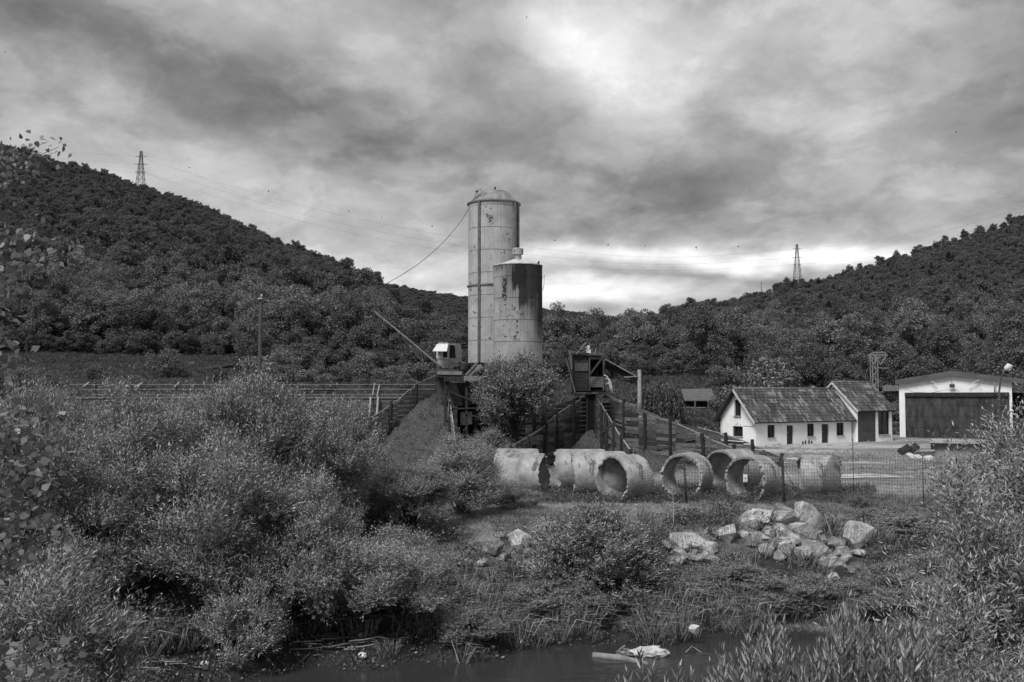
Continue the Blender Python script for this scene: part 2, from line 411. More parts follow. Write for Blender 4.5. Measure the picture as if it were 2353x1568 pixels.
RUBBLE = [(1806, 639, 100, 55, 200, 1, 0.39), (2011, 647, 97, 74, 201, 2, 0.4), (1796, 670, 99, 58, 202, 1, -0.19), (1819, 705, 108, 80, 203, 2, -0.22), (1905, 622, 73, 46, 204, 1, -0.06), (1912, 660, 80, 54, 205, 2, 0.34), (1723, 613, 107, 86, 206, 1, -0.01), (1810, 638, 68, 37, 207, 2, 0.35), (1727, 591, 76, 49, 208, 1, 0.31), (1833, 650, 63, 40, 209, 2, 0.27), (1687, 629, 88, 49, 210, 1, 0.36), (1742, 659, 77, 58, 211, 2, -0.15), (1871, 623, 84, 44, 212, 1, 0.33), (1825, 604, 66, 43, 213, 2, -0.1), (1923, 576, 101, 59, 214, 1, -0.37), (1994, 591, 69, 45, 215, 2, -0.02), (1822, 639, 63, 48, 216, 1, 0.06), (1608, 653, 93, 66, 217, 2, -0.2), (1802, 642, 78, 54, 218, 1, -0.1), (1704, 678, 99, 67, 219, 2, -0.15), (1875, 587, 109, 84, 220, 1, -0.39), (1741, 613, 81, 53, 221, 2, -0.28), (1791, 737, 78, 61, 222, 1, 0.15), (1753, 667, 93, 66, 223, 2, -0.13), (1852, 647, 107, 77, 224, 1, -0.31), (1862, 603, 78, 60, 225, 2, -0.3), (1640, 623, 90, 59, 226, 1, -0.01), (1645, 597, 92, 46, 227, 2, 0.23), (1644, 639, 94, 65, 228, 1, 0.06), (1514, 598, 75, 43, 229, 2, 0.05), (1573, 608, 81, 52, 230, 1, -0.27), (1575, 570, 74, 56, 231, 2, 0.39), (1571, 589, 71, 38, 232, 1, -0.18), (1619, 610, 97, 69, 233, 2, 0.23), (1419, 748, 58, 41, 234, 1, 0.24), (1277, 717, 85, 49, 235, 2, -0.27), (1323, 731, 67, 42, 236, 1, 0.3), (1208, 749, 70, 45, 237, 2, -0.02), (1165, 739, 67, 42, 238, 1, 0.34), (1376, 733, 88, 45, 239, 2, -0.13), (1350, 730, 77, 61, 240, 1, 0.09), (1275, 736, 68, 43, 241, 2, 0.23), (1157, 752, 66, 46, 242, 1, 0.21), (2200, 808, 68, 44, 243, 2, 0.38), (2031, 736, 59, 33, 244, 1, 0.21), (2005, 749, 78, 55, 245, 2, -0.14), (2161, 728, 57, 43, 246, 1, 0.32), (2219, 789, 78, 45, 247, 2, 0.06), (2146, 743, 76, 44, 248, 1, -0.28), (2334, 723, 76, 56, 249, 2, -0.08), (2020, 766, 83, 59, 250, 1, -0.02), (2059, 730, 82, 63, 251, 2, 0.22), (2079, 774, 89, 55, 252, 1, 0.13), (202, 709, 55, 39, 253, 2, -0.22), (139, 690, 76, 54, 254, 1, -0.19), (165, 723, 67, 37, 255, 2, -0.21), (236, 634, 52, 34, 256, 1, 0.13), (277, 688, 69, 50, 257, 2, 0.23), (128, 659, 82, 42, 258, 1, 0.21), (176, 728, 63, 41, 259, 2, 0.07), (88, 686, 61, 43, 260, 1, 0.35)]
def proj(X, Y, Z):
    z = Z-CAMZ; f = Y*CP+z*SP; u = -Y*SP+z*CP; return CW/2+X/f*F, CH/2-u/f*F
SB2 = [(ZX(r[0])-r[2]*.2, ZX(r[0])+r[2]*.2, ZY(r[1])-r[3]*.4, ZY(r[1]), GT(ZX(r[0]), ZY(r[1])).y) for r in RUBBLE]
SB = [(ZX(r[0])-r[2]*.2, ZX(r[0])+r[2]*.2, ZY(r[1])-r[3]*.4, ZY(r[1]), GT(ZX(r[0]), ZY(r[1])).y) for r in STONES]
def clear_of_stones(X, Y, Z, q, h=.65):
    """False where a tuft would stand right before a stone and hide it"""
    px, py = proj(X, Y, Z); px2, py2 = proj(X, Y, Z+h); ok = np.ones(len(X), bool)
    for x0, x1, y0, y1, ys in SB+SB2: ok &= ~((px > x0-4) & (px < x1+4) & (py > y0) & (py2 < y1-3) & (Y < ys+.6) & (q < .93))
    return ok
# ------------------------------------------------------------------ foliage generators (numpy)
def nrm(a): return a/np.maximum(np.linalg.norm(a, axis=-1, keepdims=True), 1e-9)
def leaf_quads(pos, d, w, L, Wd, mid=.42):
    """pointed leaves: base, two sides, tip"""
    b_ = pos; t_ = pos+d*L[:, None]; m_ = pos+d*(L*mid)[:, None]; s_ = w*(Wd*.5)[:, None]
    V = np.stack([b_, m_-s_, t_, m_+s_], 1).reshape(-1, 3)
    return V, np.arange(len(V)).reshape(-1, 4)
def rnd_unit(r, n):
    v = r.normal(size=(n, 3)); return nrm(v)
def lobes_in(r, n, rx, ry, z0, z1, low=-.35, squash=.75):
    """clump centres near an uneven envelope"""
    d = rnd_unit(r, n*3); d = d[d[:, 2] > low][:n]; k = len(d)
    rad = (.55+.45*r.random(k)**.5)*(1+.18*r.normal(size=k))
    c = d*rad[:, None]*[rx*squash, ry*squash, (z1-z0)/2*.85]; c[:, 2] += (z0+z1)/2
    return c, d
def willow_mesh(seed, rx, rz0, rz1, nl, nshoot, nleaf, L, Wd, shoot=.75, up=.75, lobe_r=.75, name='foliage'):
    """shoots of narrow leaves in clumps on an uneven crown"""
    r = np.random.default_rng(seed); c, dl = lobes_in(r, nl, rx, rx, rz0, rz1, -.75)
    k = r.integers(0, len(c), nshoot); o = nrm(rnd_unit(r, nshoot)*.9+dl[k]*.6)
    p0 = c[k]+o*(lobe_r*(.35+.65*r.random(nshoot)**.6))[:, None]*[1, 1, .8]
    sd_ = nrm(o*.55+[0, 0, up]+rnd_unit(r, nshoot)*.35)
    sl_ = shoot*(.6+.7*r.random(nshoot))*np.where((r.random(nshoot) < .20) & (sd_[:, 2] > .5), 1.9, 1)
    f = np.tile((np.arange(nleaf)+.5)/nleaf, nshoot); i = np.repeat(np.arange(nshoot), nleaf)
    D = sd_[i]; s = f*sl_[i]
    pos = p0[i]+D*s[:, None]; pos[:, 2] -= .10*s*s
    ref = nrm(np.cross(D, [0.3, .2, 1.0])); bi = np.cross(D, ref); a = f*nleaf*2.4+r.random(len(f))*.6+i
    rad = ref*np.cos(a)[:, None]+bi*np.sin(a)[:, None]
    ld = nrm(D*.75+rad*.85+rnd_unit(r, len(f))*.18)
    wd = nrm(np.cross(ld, D)+rnd_unit(r, len(f))*.35)
    LL = L*(.65+.6*r.random(len(f)))*(1-.35*np.abs(f-.45))
    V, Q = leaf_quads(pos, ld, wd, LL, LL*Wd/L)
    V[:, 2] = np.maximum(V[:, 2], .02)
    return npmesh(name, V, Q), c
def stems_mesh(c, seed, r0=.05, n=1, name='stem', h0=0):
    """one rooted cluster of stems reaching every clump"""
    rr = random.Random(seed); mb = MB()
    for q in c:
        a = rr.random()*2*PI; b0 = Vector((math.cos(a)*.25, math.sin(a)*.25, h0)); e = Vector(q)
        m1 = b0.lerp(e, .4)+Vector((rr.uniform(-.15, .15), rr.uniform(-.15, .15), .15*e.z)); m1.x *= .75; m1.y *= .75
        mb.tube([b0, m1, m1.lerp(e, .5)+Vector((0, 0, .1)), e], [r0, r0*.7, r0*.45, r0*.15], 5, False)
    me = bpy.data.meshes.new(name); me.from_pydata(mb.v, [], mb.f); me.update(); return me
def tree_mesh(seed, rx, z0, z1, nl, nleaf, L, lobe_r, name='crown', lean=0.0, low=-.5):
    """broadleaf crown: leaf clumps over the upper shells of many lobes"""
    r = np.random.default_rng(seed); c, dl = lobes_in(r, nl, rx, rx*(.85+.3*r.random()), z0, z1, low, .8)
    lr = lobe_r*(.65+.7*r.random(len(c)))
    k = r.integers(0, len(c), nleaf); o = rnd_unit(r, nleaf); o[:, 2] = np.abs(o[:, 2])*np.where(r.random(nleaf) < .75, 1, -1)
    ph = r.random((len(c), 3))*6
    rad = lr[k]*(.72+.28*r.random(nleaf)+.16*np.sin(o[:, 0]*5+ph[k, 0])*np.sin(o[:, 1]*5+ph[k, 1]))
    pos = c[k]+o*rad[:, None]*[1, 1, .8]
    ld = nrm(o*.5+rnd_unit(r, nleaf)*.9+[0, 0, -.15]); wd = nrm(np.cross(ld, nrm(o+rnd_unit(r, nleaf)*.55)))
    LL = L*(.6+.8*r.random(nleaf))
    V, Q = leaf_quads(pos, ld, wd, LL, LL*.62, .5); return npmesh(name, V, Q), c
def trunk_mesh(c, seed, h, r0, name='trunk'):
    rr = random.Random(seed); mb = MB(); top = Vector((rr.uniform(-.3, .3), rr.uniform(-.3, .3), h*.62))
    mb.tube([(0, 0, -.6), (0.05, 0, h*.2), top], [r0*1.2, r0*.85, r0*.4], 7, False)
    for q in c[::2]:
        e = Vector(q); s = Vector((0, 0, h*.15)).lerp(top, rr.random()*.9); m1 = s.lerp(e, .5)+Vector((0, 0, .12*h*rr.random()))
        mb.tube([s, m1, e], [r0*.38, r0*.24, r0*.08], 5, False)
    me = bpy.data.meshes.new(name); me.from_pydata(mb.v, [], mb.f); me.update(); return me

LM_w = leafmat('willow_leaf', .055, .50, .12, .42, .15, .4)
LM_wn = leafmat('near_willow_leaf', .08, .50, .18, .42, .1, .4)
LM_t = leafmat('wood_leaf', .055, .22, .2, .6, .3, .15)
LM_l = leafmat('light_tree_leaf', .07, .34, .25, .55, .12, .2)
LM_p = leafmat('poplar_leaf', .08, .36, .3, .4, .1, .4)
LM_r = leafmat('reed_blade', .03, .46, .25, .45, .3, .3)
LM_f = leafmat('far_wood_leaf', .065, .18, .2, .7, .3, .1)
LM_g = leafmat('grass_blade', .18, .50, .3, .5, .25, .2)
LM_gd = leafmat('slope_grass_blade', .05, .15, .3, .5, .3, .2)
LM_d = leafmat('bank_herb', .04, .28, .2, .5, .2, .2)
BK = M('bark', .015, .06, scale=6, stretch=(1, 1, .2), rough=.95, bump=.4)

def scatter(name, pts, rot, scl, idx, protos, label, cat):
    """countless small growth as one object: copies of a few tufts on its points"""
    me = bpy.data.meshes.new(name); pts = np.asarray(pts, np.float32); n = len(pts)
    me.vertices.add(n); me.vertices.foreach_set('co', pts.ravel())
    a = me.attributes.new('rot', 'FLOAT_VECTOR', 'POINT'); a.data.foreach_set('vector', np.asarray(rot, np.float32).ravel())
    a = me.attributes.new('scl', 'FLOAT_VECTOR', 'POINT'); a.data.foreach_set('vector', np.asarray(scl, np.float32).ravel())
    a = me.attributes.new('idx', 'INT', 'POINT'); a.data.foreach_set('value', np.asarray(idx, np.int32))
    o = bpy.data.objects.new(name, me); COL.objects.link(o); tag(o, label, cat, kind='stuff')
    ng = bpy.data.node_groups.new(name, 'GeometryNodeTree')
    ng.interface.new_socket('Geometry', in_out='INPUT', socket_type='NodeSocketGeometry'); ng.interface.new_socket('Geometry', in_out='OUTPUT', socket_type='NodeSocketGeometry')
    N, L = ng.nodes, ng.links; gi = N.new('NodeGroupInput'); go = N.new('NodeGroupOutput')
    j = N.new('GeometryNodeGeometryToInstance'); iop = N.new('GeometryNodeInstanceOnPoints')
    for p in reversed(protos):
        oi = N.new('GeometryNodeObjectInfo'); oi.inputs['Object'].default_value = p; oi.inputs['As Instance'].default_value = True
        L.new(oi.outputs['Geometry'], j.inputs[0])
    jj = N.new('GeometryNodeJoinGeometry')
    for l in list(ng.links):
        if l.to_node == j: L.new(l.from_socket, jj.inputs[0])
    L.new(gi.outputs[0], iop.inputs['Points']); L.new(jj.outputs[0], iop.inputs['Instance']); iop.inputs['Pick Instance'].default_value = True
    N.remove(j)
    def at(nm, ty):
        x = N.new('GeometryNodeInputNamedAttribute'); x.data_type = ty; x.inputs[0].default_value = nm
        return [q for q in x.outputs if q.enabled][0]
    L.new(at('idx', 'INT'), iop.inputs['Instance Index']); L.new(at('rot', 'FLOAT_VECTOR'), iop.inputs['Rotation']); L.new(at('scl', 'FLOAT_VECTOR'), iop.inputs['Scale'])
    L.new(iop.outputs[0], go.inputs[0])
    md = o.modifiers.new('scatter', 'NODES'); md.node_group = ng
    return o
def proto(name, me, mat):
    me.materials.append(mat); return bpy.data.objects.new(name, me)     # never linked: only its copies on points show

ORD = ['first', 'second', 'third', 'fourth', 'fifth', 'sixth', 'seventh', 'eighth', 'ninth', 'tenth', 'eleventh', 'twelfth', 'thirteenth', 'fourteenth', 'fifteenth', 'sixteenth', 'seventeenth', 'eighteenth', 'nineteenth', 'twentieth']
ORD += ['twenty-'+q for q in ORD[:9]]+['thirtieth']
# ------------------------------------------------------------------ the wooded hills
NEAR, FARP = [], []
specs = [(3.6, .2, 8.5), (3.0, .1, 9.5), (4.2, .2, 8.0), (2.6, .1, 7.0), (3.4, .3, 10.5)]
for k, (rx, z0, z1) in enumerate(specs):
    cm, c = tree_mesh(40+k, rx, z0, z1, 48, 11000, .27, 1.05, low=-.8); cm.materials.append(LM_t)
    tm = trunk_mesh(c, k, z1, .2); tm.materials.append(BK); NEAR.append((cm, tm, c)); UND = None
    fm, c2 = tree_mesh(60+k, rx, z0, z1, 30, 3400, .47, 1.2, 'forest_crown', low=-.5); FARP.append(proto('forest_tree', fm, LM_f))
def pick_forest():
    r = np.random.default_rng(5); pts = []
    Y = 150.0
    while Y < 830:
        sp = np.interp(Y, [150, 220, 320, 800], [5.2, 5.0, 4.4, 4.8])
        n = int(1.30*(Y+40)/sp); t = (np.arange(n)+r.random(n))/n*1.30-.65; X = t*(Y+0); y = Y+(r.random(n)-.5)*sp*.9
        pts.append(np.stack([X, y], 1)); Y += sp*.82
    pts = np.concatenate(pts); X, Yv = pts.T; t = X/Yv
    S = np.interp(t, [PXT(-500), PXT(1630), PXT(1680), PXT(1800), PXT(3000)], [92, 92, 112, 130, 134])
    R = np.interp(t, RT, RR); keep = (Yv > S+46) & (Yv < R*1.03)
    # bare grass under the right-hand ridge, with a few trees left standing
    bare = (t > PXT(1640)) & (Yv > R*.90-12*vnoise(X, Yv, 30, 4)) ; keep &= ~(bare & (r.random(len(X)) > .22))
    # clearing at the foot of the left hill
    keep &= ~((t < PXT(560)) & (Yv < 165))
    X, Yv = X[keep], Yv[keep]
    return X, Yv, hgt(X, Yv), r.random(len(X)), r
FX, FY, FZ, FR, rg = pick_forest()
fs = (.62+.62*FR)*np.interp(FY, [150, 230, 320, 600], [.95, .8, .6, .56])*np.where((FX/FY > PXT(880)) & (FX/FY < PXT(1640)) & (FY < 300), .66, 1)
big = rg.random(len(FX)) > .93; fs = fs*np.where(big, 1.25, 1)
px_ = CW/2+FX/FY*F*CP
inv = (px_ > -60) & (px_ < CW+60)
# those a sight line can reach: the crown top must clear the crowns in front of it
size = fs/FY; order = np.argsort(-size*inv)
hz_ = (CAMZ-FZ-fs*8)/FY
indiv = set(order[:290].tolist())
fi = np.array([i for i in range(len(FX)) if i not in indiv])
scatter('hillside_forest', np.stack([FX[fi], FY[fi], FZ[fi]-.6], 1), np.stack([0*FX[fi], 0*FX[fi], FR[fi]*40], 1),
        np.stack([fs[fi]*1.05, fs[fi]*1.05, fs[fi]*(.8+.4*rg.random(len(fi)))], 1), rg.integers(0, 5, len(fi)), FARP, 'dense broadleaf forest covering both hillsides up to the ridges', 'forest')
LM_t2 = leafmat('pale_wood_leaf', .11, .28, .25, .6, .25, .15)
def copy_tree_thing(kind, loc, s, rz, label, group, zs=1.0, mat=None, name='broadleaf_tree'):
    cm, tm, c = NEAR[kind]
    e = empty(name, loc, label, 'tree', group); e.scale = (s, s, s*zs); e.rotation_euler[2] = rz
    a = link_mesh('crown', cm, None, e); b = link_mesh('trunk', tm, None, e)
    if mat is not None: a.material_slots[0].link = 'OBJECT'; a.material_slots[0].material = mat
    return e
for i in sorted(indiv):
    L_ = px_[i] < 1120
    copy_tree_thing(int(FR[i]*997) % 5, (FX[i], FY[i], FZ[i]-.4), float(fs[i]), FR[i]*40,
        ('paler' if FR[i] > .68 else 'darker')+' broadleaf tree in the dense wood along the foot of the '+('left' if L_ else 'right')+' hill',
        'trees along the foot of the '+('left' if L_ else 'right')+' hill', 1.0, LM_t2 if FR[i] > .68 else None)
ru = np.random.default_rng(77); nu = 2600; tu = PXT(-60)+(PXT(2420)-PXT(-60))*ru.random(nu)
Su = np.interp(tu, [PXT(-500), PXT(1630), PXT(1680), PXT(1800), PXT(3000)], [92, 92, 112, 130, 134]); Yu = Su+41+ru.random(nu)**1.4*30; Xu = tu*Yu
ku = ~((tu < PXT(560)) & (Yu < 158)); Xu, Yu = Xu[ku], Yu[ku]; nu = len(Xu); su = .16+.26*ru.random(nu)
scatter('forest_undergrowth', np.stack([Xu, Yu, hgt(Xu, Yu)-.3], 1), np.stack([0*Xu, 0*Xu, ru.random(nu)*6], 1), np.stack([su*1.2, su*1.2, su], 1), ru.integers(0, 5, nu), FARP, 'low leafy undergrowth along the edge of the woods', 'undergrowth')
tf = PXT(820)+(PXT(1640)-PXT(820))*ru.random(5200); Yf_ = 1080+840*ru.random(5200)**.8; Xf = tf*Yf_; sf = .9+.8*ru.random(5200)
scatter('distant_forest', np.stack([Xf, Yf_, far_h(Xf, Yf_)-1.5], 1), np.stack([0*Xf, 0*Xf, ru.random(5200)*6], 1), np.stack([sf*1.5, sf*1.5, sf], 1), ru.integers(0, 5, 5200), FARP, 'woods covering the far ridge in the valley gap', 'forest')
# small trees standing alone against the sky
for k, (px, py, h_) in enumerate(sorted([(2110, 575, 9), (2150, 566, 7.5), (2022, 606, 9), (2060, 590, 8.5), (1950, 628, 6.5), (2215, 545, 8), (2250, 532, 8.5), (2320, 505, 9), (1905, 648, 6), (1808, 665, 9), (1790, 668, 8), (1865, 660, 5.5)])):
    q = P(px, py, float(np.interp(PXT(px), RT, RR))*.995); q.z = float(hgt(q.x, q.y))
    copy_tree_thing(k % 5, q, h_/9.5, k*1.7, 'small tree standing apart on the right ridge, '+ORD[k]+' from the left against the sky', 'trees standing apart on the right ridge')
# valley trees with a look of their own
for kind, px, yb, Y, s, zs, mat, label in [
    (2, 1760, 900, 118, 818, .9, LM_l, 'pale round tree directly behind the tiled roof of the white house'),
    (0, 1665, 900, 122, 838, 1.0, LM_l, 'pale bushy tree just left of the round tree behind the white house'),
    (0, 1455, 885, 165, 706, 1.1, None, 'tall loose topped tree rising above the valley wood right of the silos'),
    (4, 1585, 885, 170, 704, 1.2, None, 'tall tree with a ragged top between the silos and the thin ridge mast'),
    (2, 1345, 885, 160, 728, 1.1, None, 'tall tree rising just right of the shorter silo'),
    (2, 385, 860, 130, 800, .8, LM_l, 'round pale tree alone on the grass bank behind the long wall'),
    (3, 835, 860, 128, 806, .95, LM_l, 'pale round tree below the tip of the crane boom'),
    (2, 650, 850, 135, 790, 1.0, LM_l, 'pale tree directly right of the wooden pole'),
    (0, 1040, 870, 150, 757, 1.0, None, 'dark tree directly behind the crane cab'),
    (3, 215, 862, 128, 838, .8, None, 'small round bush on the grass bank at the left, behind the long wall'),
    (1, 735, 870, 112, 830, 1.1, LM_l, 'slender young tree on the bank between the pole and the round pale tree')]:
    b0 = onpx(px, Y); tz = P(px, s, Y).z; s = (tz-b0.z+.3)/specs[kind][2]/1.04/zs
    copy_tree_thing(kind, b0-Vector((0, 0, .3)), s, px*.1, label, None, zs, mat)
# middle band of valley trees behind the star bins and the sheds
r_ = random.Random(8)
for k in range(30):
    px = 1270+k*37+r_.uniform(-14, 14); Y = r_.uniform(122, 150)
    if 1630 < px < 1800 or px > 1800: Y = r_.uniform(142, 165)
    copy_tree_thing(k % 5, onpx(px, Y)-Vector((0, 0, .4)), (r_.uniform(.40, .54) if px < 1600 else r_.uniform(.8, 1.05)), k*2.1, 'leafy tree behind the yard buildings, '+ORD[k]+' from the left in its row', 'trees behind the yard buildings', r_.uniform(.9, 1.15))
for k in range(10):
    px = 585+k*52+r_.uniform(-14, 14); Y = r_.uniform(135, 152)
    copy_tree_thing(k % 5, onpx(px, Y)-Vector((0, 0, .4)), r_.uniform(.6, .95), k*2.7, 'leafy tree between wooden pole and crane, '+ORD[k]+' from the left in its row', 'trees between the pole and the crane', r_.uniform(.85, 1.1))

# scrub that comes down to the long wall between the pole and the crane
for k, (px, Y, pt) in enumerate(sorted([(560, 118, 842), (615, 100, 805), (680, 104, 830), (725, 92, 848), (780, 112, 836), (840, 100, 858), (890, 108, 838), (930, 96, 850), (975, 112, 832), (505, 122, 850), (320, 96, 862), (110, 104, 852), (30, 100, 845), (2052, 110, 925), (2062, 116, 918), (2350, 135, 868), (1660, 104, 905)])):
    b0 = onpx(px, Y); q = (P(px, pt, Y).z-b0.z+.3)/specs[k % 5][2]/1.04
    copy_tree_thing(k % 5, b0-Vector((0, 0, .3)), q, k*1.3, ('leafy scrub tree above the long brick wall, '+ORD[k]+' from the left') if px < 1200 else 'scrub tree close behind the '+{1660: 'left corner of the white house', 2052: 'right corner of the annex', 2062: 'left corner of the hangar', 2350: 'right side of the hangar'}[px], 'scrub above the long wall' if px < 1200 else None, 1.0, LM_l if k % 3 else None, 'scrub_tree').scale[0] *= 1.5
# ------------------------------------------------------------------ willows and bushes
WB = []   # big willow variants: crown radius 2.6, 6.5 m tall
for k, (rx, z0, z1) in enumerate([(2.7, .6, 6.6), (2.5, .2, 6.0), (3.0, .5, 6.2)]):
    m_, c = willow_mesh(100+k, rx, z0, z1, 62, 7600, 13, .16, .033, lobe_r=.64); m_.materials.append(LM_w)
    s_ = stems_mesh(c, k); s_.materials.append(BK); WB.append((m_, s_))
WS = []   # low bushes: radius 1.2, 2.4 m tall
for k in range(2):
    m_, c = willow_mesh(120+k, 1.25, -.25, 2.5, 36, 3600, 13, .12, .028, .45, .8, .38); m_.materials.append(LM_w)
    s_ = stems_mesh(c, k+9, .02); s_.materials.append(BK); WS.append((m_, s_))
def bush(var, px, pytop, Y, width_px, label, group=None, z=None, mat=None, name='willow_bush', cat='willow bush', deep=1.0):
    ms, st = var; rx, h0 = (2.7, 6.9) if var in WB else (1.25, 2.75)
    b0 = onpx(px, Y) if z is None else Vector((P(px, 900, Y).x, Y, z))
    top = P(px, pytop, Y).z; sx = width_px/F*Y/2/rx/1.15; sz = (top-b0.z)/h0
    e = empty(name, b0-Vector((0, 0, .08)), label, cat, group); e.scale = (sx, sx*deep, sz); e.rotation_euler[2] = px*.37
    a = link_mesh('foliage', ms, None, e); link_mesh('stem', st, None, e)
    if mat is not None: a.material_slots[0].link = 'OBJECT'; a.material_slots[0].material = mat
    return e
def bushes():
    for v, px, pt, Y, w_, l in [
        (0, 590, 850, 31, 330, 'tallest willow bush on the far bank, standing against the foot of the wooden pole'),
        (1, 320, 892, 30, 350, 'broad willow bush left of the tallest one on the far bank'),
        (2, 740, 880, 32, 270, 'willow bush on the far bank in front of the long brick wall'),
        (0, 940, 1062, 34, 260, 'pale willow bush in front of the gravel heap'),
        (2, 470, 960, 27.5, 420, 'dark spreading willow bush low on the far bank at the centre left'),
        (1, 700, 1100, 27.8, 330, 'willow bush overhanging the debris shore'),
        (0, 200, 1060, 27, 330, 'willow bush behind the pale bush at the lower left'),
        (2, 900, 1190, 28.2, 320, 'dark willow bush above the drooping reeds at the water edge'),
        (1, 1065, 1005, 37.5, 270, 'rounded willow bush to the left of the first concrete pipe'),
        (2, 1185, 1115, 39.5, 120, 'low willow bush half covering the first concrete pipe'),
        (0, 60, 872, 26, 260, 'tall leafy bush at the left edge of the far bank'),
        (1, 170, 905, 34, 260, 'willow bush behind the tall one at the left edge'),
        (0, -160, 905, 27, 300, 'willow bush beyond the left edge of the far bank'),
        (2, -420, 930, 28, 340, 'broad willow bush farther out beyond the left edge'),
        (1, -60, 930, 36, 260, 'willow bush behind the ones at the left edge'),
        (2, 450, 872, 33, 280, 'willow bush between the tallest one and the broad one')]:
        bush(WB[v], px, pt, Y, w_, l)
    for v, px, pt, Y, w_, l in [
        (0, 1370, 1165, 31.5, 300, 'bushy willow at the bank centre, in front of the fourth concrete pipe'),
        (1, 1080, 1395, 27.8, 150, 'small feathery bush at the water edge below the two flat boulders'),
        (0, 1250, 1330, 30, 190, 'low bush below the pale block boulder'),
        (1, 1850, 1318, 31.9, 170, 'leafy bush growing below the foot of the rock pile'),
        (0, 1745, 1345, 31.4, 130, 'low bush left of the leafy one below the rock pile'),
        (1, 1960, 1335, 31.9, 150, 'low bush right of the leafy one below the rock pile'),
        (0, 2040, 1290, 33.2, 150, 'bush under the lone squarish boulder'),
        (0, 1590, 1320, 31.6, 130, 'thin bush at the left foot of the rock pile'),
        (1, 2080, 1180, 38, 260, 'grassy looking bush behind the right end of the rock pile'),
        (0, 1965, 1130, 41, 60, 'small weed bush at the foot of the last concrete pipe'),
        (1, 1130, 990, 58, 120, 'light bush at the foot of the dark tree by the hopper'),
        (0, 1080, 1012, 57, 90, 'small light bush right of the edge on plank wall'),
        (0, 1165, 1035, 56, 80, 'weedy bush between the hopper tree and the nearest plank wall'),
        (0, 570, 1290, 26.2, 200, 'low willow bush over the reeds at the lower left'),
        (0, 1330, 1330, 30.2, 150, 'dense low shrub at the water edge below the bushy willow'),
        (1, 1440, 1350, 30.8, 170, 'dense low shrub right of the one below the bushy willow'),
        (0, 1680, 1385, 31.2, 150, 'dark low shrub close to the white stone in the water'),
        (1, 2130, 1270, 33.5, 170, 'shrub on the bank right of the lone squarish boulder'),
        (0, 1010, 1300, 29.5, 150, 'low shrub in front of the low grey stone'),
        (0, 2180, 1150, 38, 140, 'shrub by the fence in front of the booth'),
        (1, 1690, 1292, 32.2, 190, 'leafy shrub directly under the crumbling pale boulder'),
        (0, 1425, 1262, 32, 150, 'leafy shrub on the bank right of the bushy willow'),
        (1, 2075, 1318, 32.2, 200, 'leafy shrub on the bank between rock pile and osiers'),
        (0, 1150, 1325, 31.2, 160, 'leafy shrub in the grass below the wide grey boulder'),
        (1, 1480, 1175, 33, 90, 'thin sapling beside the fourth concrete pipe')]:
        bush(WS[v], px, pt, Y, w_, l)
    # the tree in front of the silos
    e = empty('alder_tree', onpx(1185, 60), 'leafy tree growing in front of the silos beside the hopper', 'tree')
    m_, c = willow_mesh(133, 2.3, 2.1, 5.7, 40, 4600, 9, .17, .07, .6, .6, .7, 'crown'); link_mesh('crown', m_, LM_l, e); s_ = trunk_mesh(c, 3, 5, .14); link_mesh('trunk', s_, BK, e)
    e.scale = (1.02, 1.02, 1.08)
    # weeping willow behind the yard
    e = empty('weeping_willow', onpx(1510, 96), 'weeping willow with hanging twigs left of the open shed', 'tree')
    r = np.random.default_rng(3); n = 520; a = r.random(n)*6.283; rr = r.random(n)**.5*2.3; x0 = np.stack([np.cos(a)*rr, np.sin(a)*rr, 4.6-rr*.35+r.random(n)*.4], 1)
    k = 26; i = np.repeat(np.arange(n), k); f = np.tile(np.arange(k)/k, n); ln = (1.5+2.2*r.random(n))[i]
    pos = x0[i]; pos = pos+np.stack([np.cos(a[i])*f*.5, np.sin(a[i])*f*.5, -f*ln], 1); ld = nrm(rnd_unit(r, n*k)*.5+[0, 0, -1]); LL = .28+.1*r.random(n*k)
    V, Q = leaf_quads(pos, ld, nrm(np.cross(ld, rnd_unit(r, n*k))), LL, LL*.3); link_mesh('crown', npmesh('crown', V, Q), LM_t, e)
    link_mesh('trunk', trunk_mesh(x0[:30], 5, 5, .16), BK, e)
    # bare shrub on the slope left of the house
    for nm, px, Y, lab, s0 in [('bare_shrub', 1600, 84, 'leafless pale shrub on the grass slope left of the white house', 1.0), ('dead_sapling', 1544, 35.5, 'dead pale sapling with bare twigs standing in the grass left of the rock pile', .62), ('bare_shrub', 1545, 90, 'thin leafless shrub beside the weeping willow', 1.2)]:
        b0 = onpx(px, Y); mb = MB(); q = random.Random(px)
        for j in range(26 if nm == 'bare_shrub' else 3):
            if nm == 'bare_shrub':
                a_ = q.random()*6.28; e1 = Vector((math.cos(a_)*q.uniform(.3, 1.2), math.sin(a_)*q.uniform(.3, 1.2), q.uniform(.7, 1.9)))*s0
                mb.tube([b0, b0+e1*.5+Vector((0, 0, .15)), b0+e1], [.03, .018, .006], 4)
                for _ in range(4):
                    s_ = b0+e1*q.uniform(.4, .95); mb.tube([s_, s_+Vector((q.uniform(-.3, .3), q.uniform(-.3, .3), q.uniform(.05, .35)))*s0], .008, 3)
            elif j == 0:
                mb.tube([b0, b0+Vector((.03, 0, .7)), b0+Vector((0, 0, 1.35))], [.02, .014, .006], 5)
                for t_ in range(14):
                    s_ = b0+Vector((.02, 0, .3+q.random()*1.0)); dx = q.choice((-1, 1))*q.uniform(.05, .42)
                    mb.tube([s_, s_+Vector((dx*.6, q.uniform(-.1, .1), abs(dx)*.35)), s_+Vector((dx, q.uniform(-.1, .1), abs(dx)*.75))], [.007, .005, .003], 4)
        tag(mb.build(nm, M('dead_wood', .3, .5, scale=8), loc=b0), lab, 'shrub' if nm == 'bare_shrub' else 'sapling')
bushes()

